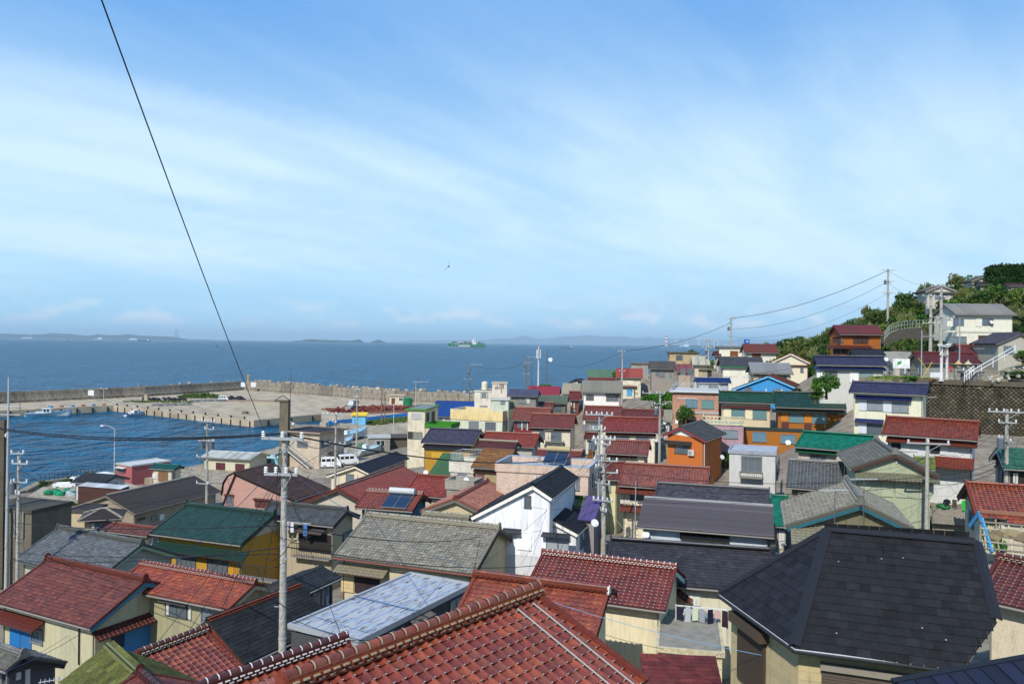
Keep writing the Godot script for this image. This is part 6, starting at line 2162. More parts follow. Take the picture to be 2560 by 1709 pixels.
		if b.cat == "house" and hA == 0.0:
			for e in [x0 + 0.06, x1 - 0.06]:
				part("downspout", cyl(0.035, 0.035, snappedf(yf + 0.6, 0.01), 6), mat("plain", b.get("gut", "8a8680")), root, at(e, (yf - 0.6) / 2, zf + 0.07))
		if b.has("lines"):
			# pale mortar runs between the verge columns
			for k in [1, 3]:
				part("mortar_line", box(0.024, 0.024, snappedf(lf - 0.25, 0.01)), mat("mortar", "b8b4ac"), root, ff * at(L / 2 - 0.265 * k - 0.27 + 0.06, 0.085, lf / 2 + 0.1))
	else:
		var sl: float = b.get("slope", 0.0)
		var ov: float = b.get("ov", 0.12)
		var par: float = b.get("par", -1.0)
		var d := fw + bw
		if sl == 0.0:
			part("wall", box(snappedf(L, 0.01), snappedf(R - dn - 0.1, 0.01), snappedf(d, 0.01)), mat(look, under), root, at(0, (R + dn - 0.1) / 2, 0))
		else:
			var yb := R + sl * d
			part("wall", prism(PackedVector2Array([Vector2(-bw, dn), Vector2(fw, dn), Vector2(fw, R - 0.1), Vector2(-bw, yb - 0.1)]), L), mat(look, under), root, Transform3D(Basis(Vector3(0, 0, 1), Vector3.UP, Vector3(-1, 0, 0)), Vector3(L / 2, 0, 0)))
		faces["F"] = [Transform3D(Basis.IDENTITY, Vector3(0, 0, fw)), false]
		faces["L"] = [Transform3D(Basis(Vector3(0, 0, 1), Vector3.UP, Vector3(-1, 0, 0)), Vector3(-L / 2, 0, 0)), false]
		faces["R"] = [Transform3D(Basis(Vector3(0, 0, -1), Vector3.UP, Vector3(1, 0, 0)), Vector3(L / 2, 0, 0)), true]
		if wl not in ["plaster", "concrete", "ivy"]:
			cladding(root, faces["F"][0], PackedVector2Array([Vector2(-L / 2, dn), Vector2(L / 2, dn), Vector2(L / 2, R - 0.1), Vector2(-L / 2, R - 0.1)]), wl, wc)
			for e in ["L", "R"]:
				cladding(root, faces[e][0], PackedVector2Array([Vector2(-d / 2, dn), Vector2(d / 2, dn), Vector2(d / 2, R - 0.1), Vector2(-d / 2, R - 0.1)]), wl, wc)
		var tops := {"paint": ["paint", 0], "gravel": ["concrete", 0], "gloss": ["paint", 0], "navy": ["metal", 0]}
		if PIECE.has(b.roof[0]) or b.roof[0] == "seam":
			var l := d * sqrt(1 + sl * sl) + 0.25
			var dir := Vector3(0, -sl, 1).normalized()
			slope(root, Transform3D(Basis(Vector3.RIGHT, Vector3.RIGHT.cross(dir).normalized() * -1.0, dir), Vector3(0, R + sl * d + 0.01, -bw)), PackedVector2Array([Vector2(-L / 2 - 0.1, 0), Vector2(L / 2 + 0.1, 0), Vector2(L / 2 + 0.1, l), Vector2(-L / 2 - 0.1, l)]), b.roof[0], b.roof[1])
		elif sl != 0.0:
			var dir := Vector3(0, -sl, 1).normalized()
			var bs := Basis(Vector3.RIGHT, Vector3.RIGHT.cross(dir).normalized() * -1.0, dir)
			var n := maxi(1, int(round(L / 0.9)))
			for i in n:
				part("roof_sheet", box(snappedf(L / n - 0.006, 0.002), 0.05, snappedf(d * sqrt(1 + sl * sl) + 0.3, 0.01)), mat("metal", varied(hexc(b.roof[1]), [0, 3, 0, 2][i % 4])), root, Transform3D(bs, Vector3(-L / 2 + L * (i + 0.5) / n, R + sl * d / 2, 0)))
		else:
			var roofm: StandardMaterial3D = mat(tops[b.roof[0]][0], b.roof[1])
			if b.roof[0] == "gloss":
				roofm = roofm.duplicate()
				roofm.roughness = 0.12
			if b.n == "flat_roofed_house":
				roofm = mat("paint", b.roof[1]).duplicate()
				roofm.albedo_texture = tex["peel"]
				roofm.uv1_scale = Vector3(0.5, 0.3, 0.075)
				roofm.uv1_world_triplanar = false
			part("roof_slab", box(snappedf(L + ov * 2 - 0.1, 0.01), 0.1, snappedf(d + ov * 2 - 0.1, 0.01)), roofm, root, at(0, R - 0.05 + (0.0 if par < 0 else 0.0), 0))
			if b.n == "flat_roofed_house":
				for k in 5:
					part("roof_seam", box(0.06, 0.014, snappedf(d - 0.9, 0.01)), mat("paint", "8fa4c4"), root, at(-L * 0.4 + k * L * 0.2, R + 0.006, 0))
				for k in 3:
					part("roof_seam", box(snappedf(L - 0.8, 0.01), 0.012, 0.06), mat("paint", "8fa4c4"), root, at(0, R + 0.005, -d * 0.3 + k * d * 0.3))
			var ph := 0.09 if par < 0 else par
			var rim := mat("concrete" if par >= 0 else "plain", b.get("pc", b.get("rim", "a0a098")))
			var pt := 0.14
			var bot := R - 0.16 if par < 0 else R - 0.2
			var hh := R + ph - bot
			for e in [[0, fw + ov - pt / 2, L + ov * 2, pt], [0, -bw - ov + pt / 2, L + ov * 2, pt], [-L / 2 - ov + pt / 2, 0, pt, d + ov * 2 - pt * 2], [L / 2 + ov - pt / 2, 0, pt, d + ov * 2 - pt * 2]]:
				if par == 0.0:
					hh = 0.24
				part("parapet" if par > 0 else "roof_edge", box(snappedf(e[2], 0.005), snappedf(hh, 0.01), snappedf(e[3], 0.005)), rim, root, at(e[0], bot + hh / 2, e[1]))
				if par > 0.3:
					part("parapet_cap", box(snappedf(e[2] + 0.06, 0.005), 0.05, snappedf(e[3] + 0.06, 0.005)), mat("concrete", b.rim), root, at(e[0], bot + hh + 0.028, e[1]))
			if b.has("rail"):
				var top := R + maxf(par, 0.0) + 0.06
				var rm := mat("metal", "c0c2c0")
				for e in [[-L / 2, fw, L / 2, fw], [-L / 2, -bw, L / 2, -bw], [-L / 2, -bw, -L / 2, fw], [L / 2, -bw, L / 2, fw]]:
					var a := Vector3(e[0], top, e[1])
					var c := Vector3(e[2], top, e[3])
					var s := st()
					bar(s, a + Vector3.UP * 0.9, c + Vector3.UP * 0.9, 0.03)
					bar(s, a + Vector3.UP * 0.12, c + Vector3.UP * 0.12, 0.02)
					var n := int(a.distance_to(c) / 0.18)
					for i in n + 1:
						bar(s, a.lerp(c, i / float(n)), a.lerp(c, i / float(n)) + Vector3.UP * 0.9, 0.014, 4)
					part("roof_railing", s.commit(), rm, root)
			if b.has("bal"):
				# pierced block balustrade on the roof
				for e in [[-L / 2, fw, L / 2, fw], [-L / 2, -bw, -L / 2, fw]]:
					var a := Vector3(e[0], R, e[1])
					var c := Vector3(e[2], R, e[3])
					var n := int(a.distance_to(c) / 0.4)
					for i in n + 1:
						part("balustrade_post", box(0.12, 0.75, 0.12), mat("concrete", "c8c49c"), root, at(a.lerp(c, i / float(n)).x, R + 0.37, a.lerp(c, i / float(n)).z))
					for y in [0.3, 0.78]:
						var s := st()
						bx(s, Vector3.ZERO, Vector3(0.14, a.distance_to(c) + 0.1, 0.12))
						part("balustrade_rail", s.commit(), mat("concrete", "c8c49c"), root, between(a, c).translated(Vector3.UP * y))
	if wl == "ivy":
		ivy(root, L, R, fw)
	elif b.cat in ["house", "building"] and b.f.is_empty() and not b.has("bare"):
		bare_walls(root, b, faces, x0, x1, zf, zb)
	for f in b.f:
		fit(root, f, faces[f[1]][0], faces[f[1]][1], b)
	return root

func ivy(root: Node3D, L: float, R: float, fw: float) -> void:
	var mm := MultiMesh.new()
	mm.transform_format = MultiMesh.TRANSFORM_3D
	mm.use_colors = true
	var lm: ArrayMesh = leaf_mesh(0.5).duplicate()
	lm.surface_set_material(0, mat("leaf", Color.WHITE, 0.0, true))
	mm.mesh = lm
	mm.instance_count = 2600
	for i in 2600:
		var p := Vector3(rng.randf_range(-L, L) * 0.5, rng.randf_range(0, R + 0.1), fw + rng.randf() * 0.25)
		if i % 3 == 0:
			p = Vector3(-L * 0.5 - rng.randf() * 0.25, p.y, rng.randf_range(-fw, fw))
		mm.set_instance_transform(i, Transform3D(Basis.from_euler(Vector3(rng.randf_range(-2, 2), rng.randf() * TAU, rng.randf_range(-2, 2))), p))
		mm.set_instance_color(i, varied(hexc("34561e"), rng.randi() % 4).srgb_to_linear())
	var o := MultiMeshInstance3D.new()
	o.name = "ivy_leaves"
	o.multimesh = mm
	o.set_meta("kind", "stuff")
	root.add_child(o, true)

func bare_walls(root: Node3D, b: Dictionary, faces: Dictionary, x0: float, x1: float, zf: float, zb: float) -> void:
	# walls that carry nothing yet get the windows, shutters and boxes such houses have
	var r := RandomNumberGenerator.new()
	r.seed = int(absf(b.x) * 53 + absf(b.z) * 17)
	var has := {}
	for f in b.f:
		has[f[1]] = true
	var curtains := ["8a9498", "5a646a", "b8b4a8", "39424a", "a8a090", "7a8a90"]
	for e in ["F", "L", "R"]:
		if has.has(e):
			continue
		var face: Transform3D = faces[e][0]
		var g := root.transform * face
		if g.basis.z.dot(CAM - g.origin) < 0:
			continue
		var u0 := x0 if e == "F" else (zb if e == "L" else -zf)
		var u1 := x1 if e == "F" else (zf if e == "L" else -zb)
		if b.t == "flat":
			u0 = -b.L / 2 if e == "F" else -b.fw
			u1 = -u0
		var top: float = b.R - b.fh * 1.0 - 0.35
		var v := top
		while v > 2.2:
			var n := maxi(1, int((u1 - u0) / 2.7))
			for i in n:
				if r.randf() < 0.22:
					continue
				var cx := u0 + (u1 - u0) * (i + 0.5) / n + r.randf_range(-0.2, 0.2)
				var w := r.randf_range(1.2, 1.7) if e == "F" else r.randf_range(0.8, 1.3)
				w = minf(w, (u1 - u0) * 0.7)
				var h := r.randf_range(0.85, 1.2)
				fit(root, ["W", e, cx - w / 2, v - h, cx + w / 2, v, 2, curtains[r.randi() % 6]], face, false, b)
				if r.randf() < 0.35:
					fit(root, ["S", e, cx + w / 2 + 0.06, v - h - 0.05, cx + w / 2 + 0.06 + w * 0.4, v + 0.05, 1, "b8b8b0"], face, false, b)
				if r.randf() < 0.3:
					fit(root, ["A", e, cx - w * 0.65, v + 0.12, cx + w * 0.65, v + 0.12, 0.4, 0.12, "plain", "6a625c"], face, false, b)
			v -= 2.6
		if r.randf() < 0.5:
			var ax := lerpf(u0, u1, r.randf_range(0.15, 0.85))
			fit(root, ["X", e, ax - 0.38, top - 2.3, ax + 0.38, top - 1.72], face, false, b)
		for k in 2:
			var vx := lerpf(u0, u1, r.randf_range(0.1, 0.9))
			fit(root, ["V", e, vx - 0.1, top - r.randf_range(0.1, 1.6) - 0.2, vx + 0.1, top - 0.05], face, false, b)

func facet(root: Node3D, pts: Array, style: String, color: String) -> Transform3D:
	# one roof plane through points in the house's own space
	var n: Vector3 = (pts[1] - pts[0]).cross(pts[2] - pts[0]).normalized()
	if n.y < 0:
		n = -n
	var x := Vector3.UP.cross(n).normalized()
	var z := x.cross(n)
	var fr := Transform3D(Basis(x, n, z), pts[0])
	var inv := fr.affine_inverse()
	var poly := PackedVector2Array()
	for p in pts:
		var q := inv * (p as Vector3)
		poly.append(Vector2(q.x, q.z))
	slope(root, fr, poly, style, color)
	return fr

# ---------------------------------------------------------------- measured places
const CTRL := [[-1.5,12.7,-15.6],[-6.2,10.2,-21.2],[1.3,7.9,-34.9],[5.2,6.9,-42.2],[10.6,6.5,-46.9],[14.1,7.3,-56.7],[16.7,6.9,-65.7],[14.5,6.9,-73.9],[10.5,6.5,-79.7],[2.7,11.4,-56.0],[-5.2,6.0,-52.3],[-5.7,7.2,-37.8],[-11.6,6.2,-36.6],[-13.7,6.1,-32.4],[-14.0,7.1,-28.8],[-24.8,6.2,-39.3],[-25.5,3.7,-48.9],[-18.9,4.6,-48.1],[-30.8,3.1,-59.8],[-23.4,3.9,-66.3],[-35.6,4.1,-75.0],[-16.9,4.8,-66.7],[-10.7,9.6,-41.4],[-42.5,3.1,-94.6],[-41.9,3.9,-82.1],[-57.3,2.3,-111.3],[-53.5,3.2,-104.7],[-59.0,2.2,-128.1],[-52.5,2.5,-121.5],[-47.3,2.2,-136.8],[-41.6,2.1,-140.8],[-26.8,4.0,-83.1],[-34.8,3.0,-141.7],[-17.9,5.7,-106.6],[-14.4,3.8,-83.0],[-10.1,5.5,-69.3],[-7.7,4.1,-83.3],[-3.4,5.8,-70.3],[-1.3,6.4,-87.4],[-7.7,6.0,-111.1],[-4.8,6.7,-89.3],[-7.6,7.2,-93.5],[3.5,8.0,-74.1],[-4.6,6.9,-78.6],[-5.2,4.2,-146.9],[-4.7,3.5,-159.9],[-15.4,3.2,-140.1],[-10.3,3.2,-169.2],[6.7,6.9,-124.4],[3.9,6.5,-139.3],[5.5,7.5,-151.5],[7.5,7.9,-159.5],[7.7,10.4,-184.5],[2.4,12.4,-149.5],[13.1,11.5,-171.7],[17.0,10.8,-149.5],[13.2,10.7,-164.8],[15.0,7.6,-129.5],[20.1,8.7,-121.4],[16.1,8.2,-107.4],[0.2,5.6,-111.1],[-1.5,6.6,-99.2],[5.4,7.3,-87.5],[13.8,7.1,-93.4],[10.5,7.4,-103.8],[20.8,9.2,-91.9],[32.7,11.9,-111.0],[39.8,11.7,-106.8],[26.2,10.4,-98.3],[23.0,9.0,-75.5],[32.3,9.9,-78.1],[25.8,10.7,-67.2],[29.3,10.6,-62.2],[19.5,9.9,-45.4],[36.0,12.2,-68.1],[40.9,14.8,-86.0],[44.4,17.3,-105.0],[39.8,16.2,-121.9],[41.2,17.8,-127.6],[50.3,16.8,-143.3],[42.9,15.7,-149.4],[35.4,16.0,-149.7],[31.1,14.7,-164.6],[34.1,14.5,-157.7],[25.4,12.6,-171.6],[20.7,14.5,-184.7],[18.8,14.3,-165.7],[16.2,13.3,-192.3],[28.9,10.0,-124.6],[45.5,19.7,-167.2],[49.5,20.8,-159.7],[41.2,19.7,-192.1],[28.8,17.9,-179.3],[56.0,21.7,-129.8],[73.9,24.9,-127.8],[62.0,20.0,-114.4],[71.5,21.1,-121.6],[58.9,19.7,-121.8],[51.5,21.0,-115.7],[82.5,33.1,-155.0],[98.3,36.2,-167.5],[95.6,34.8,-159.9],[98.0,32.3,-157.9],[93.2,33.7,-147.9],[72.1,22.8,-116.0],[31.5,9.3,-51.4],[38.8,13.2,-61.6],[22.9,9.6,-31.8],[6.6,10.4,-30.5],[8.7,6.9,-38.3],[3.1,9.2,-54.8],[5.5,10.1,-59.7],[-4.8,6.1,-59.4],[21.2,6.3,-62.8],[34.1,12.4,-65.7],[32.7,16.1,-129.7],[42.7,20.0,-166.0],[6.2,7.8,-111.7],[22.1,11.6,-111.9],[-11.4,10.4,-25.6],[-45.4,4.4,-85.4],[5.7,10.8,-56.1],[0,21,4],[-18,17,4],[18,20,4],[-30,8,-12],[30,17,-8],[-60,4,-40],[-75,2.5,-70],[-80,2.4,-110],[-66,2.3,-120],[-60,2.3,-133],[-40,2.6,-150],[-34,2.8,-160],[-28,2.8,-138],[-45,2,-175],[-50,1.9,-200],[-30,1.9,-190],[-20,2,-180],[-10,2,-200],[0,2.2,-205],[6,10.5,-206],[14,11,-210],[24,12.5,-212],[35,12,-215],[50,13,-220],[52,21,-98],[60,21.3,-93],[56,21,-100],[62,21,-105],[62,22,-170],[80,29,-172],[90,32.5,-172],[102,35,-175],[118,39,-175],[140,43,-170],[120,40,-130],[110,36,-110],[150,46,-140],[72,27,-150],[60,23,-140],[66,24.5,-160],[80,20,-212],[110,32,-220],[60,13,-215],[85,22,-80],[70,17,-50],[60,15,-30],[52,15.3,-86],[58,15.3,-80],[64,15,-75],[47,14.5,-90],[50,13.5,-75],[44,13,-74],[55,14.8,-83],[61,15,-77],[49,15,-88.5],[44,14.6,-92],[50,17,-185],[56,19,-185],[70,24,-188],[95,31,-195]]
const POLES := [
	{n="utility_pole",l="thick concrete utility pole in the foreground with rust streaks and a pale crossarm",cat="utility pole",x=-7.67,z=-27,y=8.94,h=12.97,r=0.15,k="concrete",arms=[[0.22,1.5,10,3,0],[1.42,1.15,5,4,-0.05],[0.75,0.9,100,1,0]],tr=0},
	{n="utility_pole",l="slim concrete utility pole at the left edge with a transformer and tangled cables",cat="utility pole",x=-34.61,z=-56,y=2.66,h=14.3,r=0.14,k="concrete",arms=[[0.1,0.9,0,2,0],[0.8,1.3,12,3,0.25],[2.1,1.1,10,2,0.3],[2.9,1.4,40,3,0]],tr=1},
	{n="utility_pole",l="tall grey utility pole with twin transformers beside the yellow storage shed",cat="utility pole",x=-30.51,z=-80,y=3.43,h=13.61,r=0.16,k="concrete",arms=[[0.25,1.9,10,6,0],[1,1,10,2,0.3],[2.2,1.7,5,4,0],[3.8,1.7,8,2,-0.2],[6.5,1.5,20,2,-0.4]],tr=2},
	{n="utility_pole",l="concrete utility pole with a grey street lamp drum beside the cream gabled house",cat="utility pole",x=-19.81,z=-90,y=4.12,h=12.91,r=0.16,k="concrete",arms=[[0.3,2.4,15,5,-0.4],[1.2,1.2,60,2,0],[3.6,2.6,10,5,0]],tr=0},
	{n="utility_pole",l="utility pole at the harbour road behind the white vans",cat="utility pole",x=-27.53,z=-142,y=2.19,h=14.45,r=0.17,k="concrete",arms=[[0.2,1.8,50,4,0.5],[1.6,1.6,50,4,0],[3,1.5,40,3,0]],tr=1},
	{n="utility_pole",l="plain brown wooden pole on the grass beyond the blue wall",cat="utility pole",x=-35.01,z=-215,y=2.85,h=11.37,r=0.2,k="wood",arms=[],tr=0},
	{n="utility_pole",l="thin brown wooden pole just right of the plain pole on the grass",cat="utility pole",x=-34.42,z=-217,y=3.17,h=8.31,r=0.16,k="wood",arms=[[0.3,3.6,0,2,-1.4]],tr=0},
	{n="utility_pole",l="utility pole with a transformer behind the green edged office",cat="utility pole",x=-27.01,z=-225,y=4.91,h=9.06,r=0.2,k="concrete",arms=[[0.2,4.5,0,3,1.2],[3.2,2.4,0,3,0],[8,3.6,0,3,0]],tr=1},
	{n="utility_pole",l="dark utility pole between the office and the lettered tower",cat="utility pole",x=-11.3,z=-215,y=3.76,h=15.55,r=0.22,k="dark",arms=[[0.2,3.2,0,4,1.6],[4.2,2,0,2,-0.6],[8.4,2.4,0,2,0]],tr=1},
	{n="utility_pole",l="weathered wooden pole, left of the pair near the mobile mast",cat="utility pole",x=3.79,z=-208,y=8.36,h=13.24,r=0.2,k="wood",arms=[[1.6,1.8,0,2,0.6],[4.6,1.6,0,2,0]],tr=1},
	{n="utility_pole",l="weathered wooden pole, right of the pair near the mobile mast",cat="utility pole",x=5.15,z=-210,y=8.91,h=12.67,r=0.18,k="wood",arms=[[0.2,2.2,0,2,0]],tr=0},
	{n="utility_pole",l="pale pole with a round white floodlight near the mobile mast",cat="utility pole",x=9.06,z=-205,y=9.69,h=13.67,r=0.16,k="dark",arms=[],tr=0},
	{n="utility_pole",l="white concrete pole in front of the weathered red roofed house",cat="utility pole",x=22.22,z=-160,y=12.78,h=11.09,r=0.2,k="concrete",arms=[[0.3,1.6,40,3,0],[4.2,1.2,0,2,0]],tr=0},
	{n="utility_pole",l="concrete utility pole with a side transformer in front of the beige house",cat="utility pole",x=36.58,z=-148,y=15.34,h=10.94,r=0.2,k="concrete",arms=[[0.3,3.6,20,6,-0.4],[1.6,2.4,20,4,0]],tr=1},
	{n="utility_pole",l="tall utility pole on the skyline left of the hillside",cat="utility pole",x=48.93,z=-178,y=17.36,h=13.99,r=0.22,k="concrete",arms=[[0.3,2.4,30,4,0],[2.6,1.6,30,3,0],[6.2,2.6,30,4,0]],tr=1},
	{n="utility_pole",l="leaning utility pole standing on the wooded hillside skyline",cat="utility pole",x=70.77,z=-150,y=26.34,h=13.51,r=0.25,k="concrete",arms=[[0.3,2.8,0,4,0],[2.4,2.2,15,4,0],[4.6,2.6,5,4,0]],tr=1},
	{n="utility_pole",l="concrete pole, shorter of the twin poles behind the shrine gate",cat="utility pole",x=63.11,z=-120,y=19.39,h=13.74,r=0.3,k="concrete",arms=[[0.3,2.6,10,4,0],[1.8,1.6,10,2,0],[4.4,2.4,10,4,0],[6.4,1.8,10,2,-0.5]],tr=1},
	{n="utility_pole",l="concrete pole, taller of the twin poles behind the shrine gate",cat="utility pole",x=64.67,z=-120,y=19.85,h=14.79,r=0.32,k="concrete",arms=[[0.3,3.4,5,6,0],[2,2.2,5,4,0],[5,3.8,0,5,0]],tr=0},
	{n="utility_pole",l="thin grey pole with a little white box near the low red roofed house",cat="utility pole",x=55.61,z=-108,y=19.58,h=7.84,r=0.11,k="steel",arms=[],tr=0},
	{n="utility_pole",l="slim grey lamp pole between the torii gate and the white house",cat="utility pole",x=59.07,z=-105,y=20.27,h=8.79,r=0.1,k="steel",arms=[],tr=0},
	{n="utility_pole",l="concrete utility pole with a transformer beside the pink apartment house",cat="utility pole",x=18.32,z=-98,y=7.92,h=11.43,r=0.18,k="concrete",arms=[[0.3,2.8,10,4,-0.8],[1.6,1.4,10,2,0]],tr=1},
	{n="utility_pole",l="blue grey steel pole with white insulators just behind the concrete pole in the middle",cat="utility pole",x=6.99,z=-63,y=9.21,h=10.37,r=0.13,k="steel",arms=[[0.15,2.2,12,6,0],[1.3,1,12,3,0]],tr=1},
	{n="utility_pole",l="concrete utility pole in the middle of the village hung with insulators and cables",cat="utility pole",x=6.59,z=-56,y=10,h=8.54,r=0.19,k="concrete",arms=[[0.2,1.6,12,6,0],[0.55,1.1,12,3,-0.1],[1.7,1.7,10,4,0.1],[2.5,1.6,15,2,0.2],[3.3,1.2,40,3,0],[4.5,1.5,30,5,0],[5.2,1.2,60,4,0]],tr=1},
	{n="utility_pole",l="rust streaked concrete pole in front of the light green house",cat="utility pole",x=28.27,z=-54,y=8.81,h=10.08,r=0.17,k="concrete",arms=[[0.35,2.7,12,3,0]],tr=0},
	{n="utility_pole",l="grey concrete pole with a junction box at the right edge",cat="utility pole",x=37.38,z=-60,y=12.43,h=8.03,r=0.18,k="concrete",arms=[[0.2,2.6,20,6,0],[1,1.2,20,2,0],[2.4,1,70,2,0]],tr=1},
	{n="utility_pole",l="thin pale pipe post in front of the long faded red roof",cat="utility pole",x=10.08,z=-64,y=7.93,h=6.08,r=0.06,k="steel",arms=[],tr=0},
]
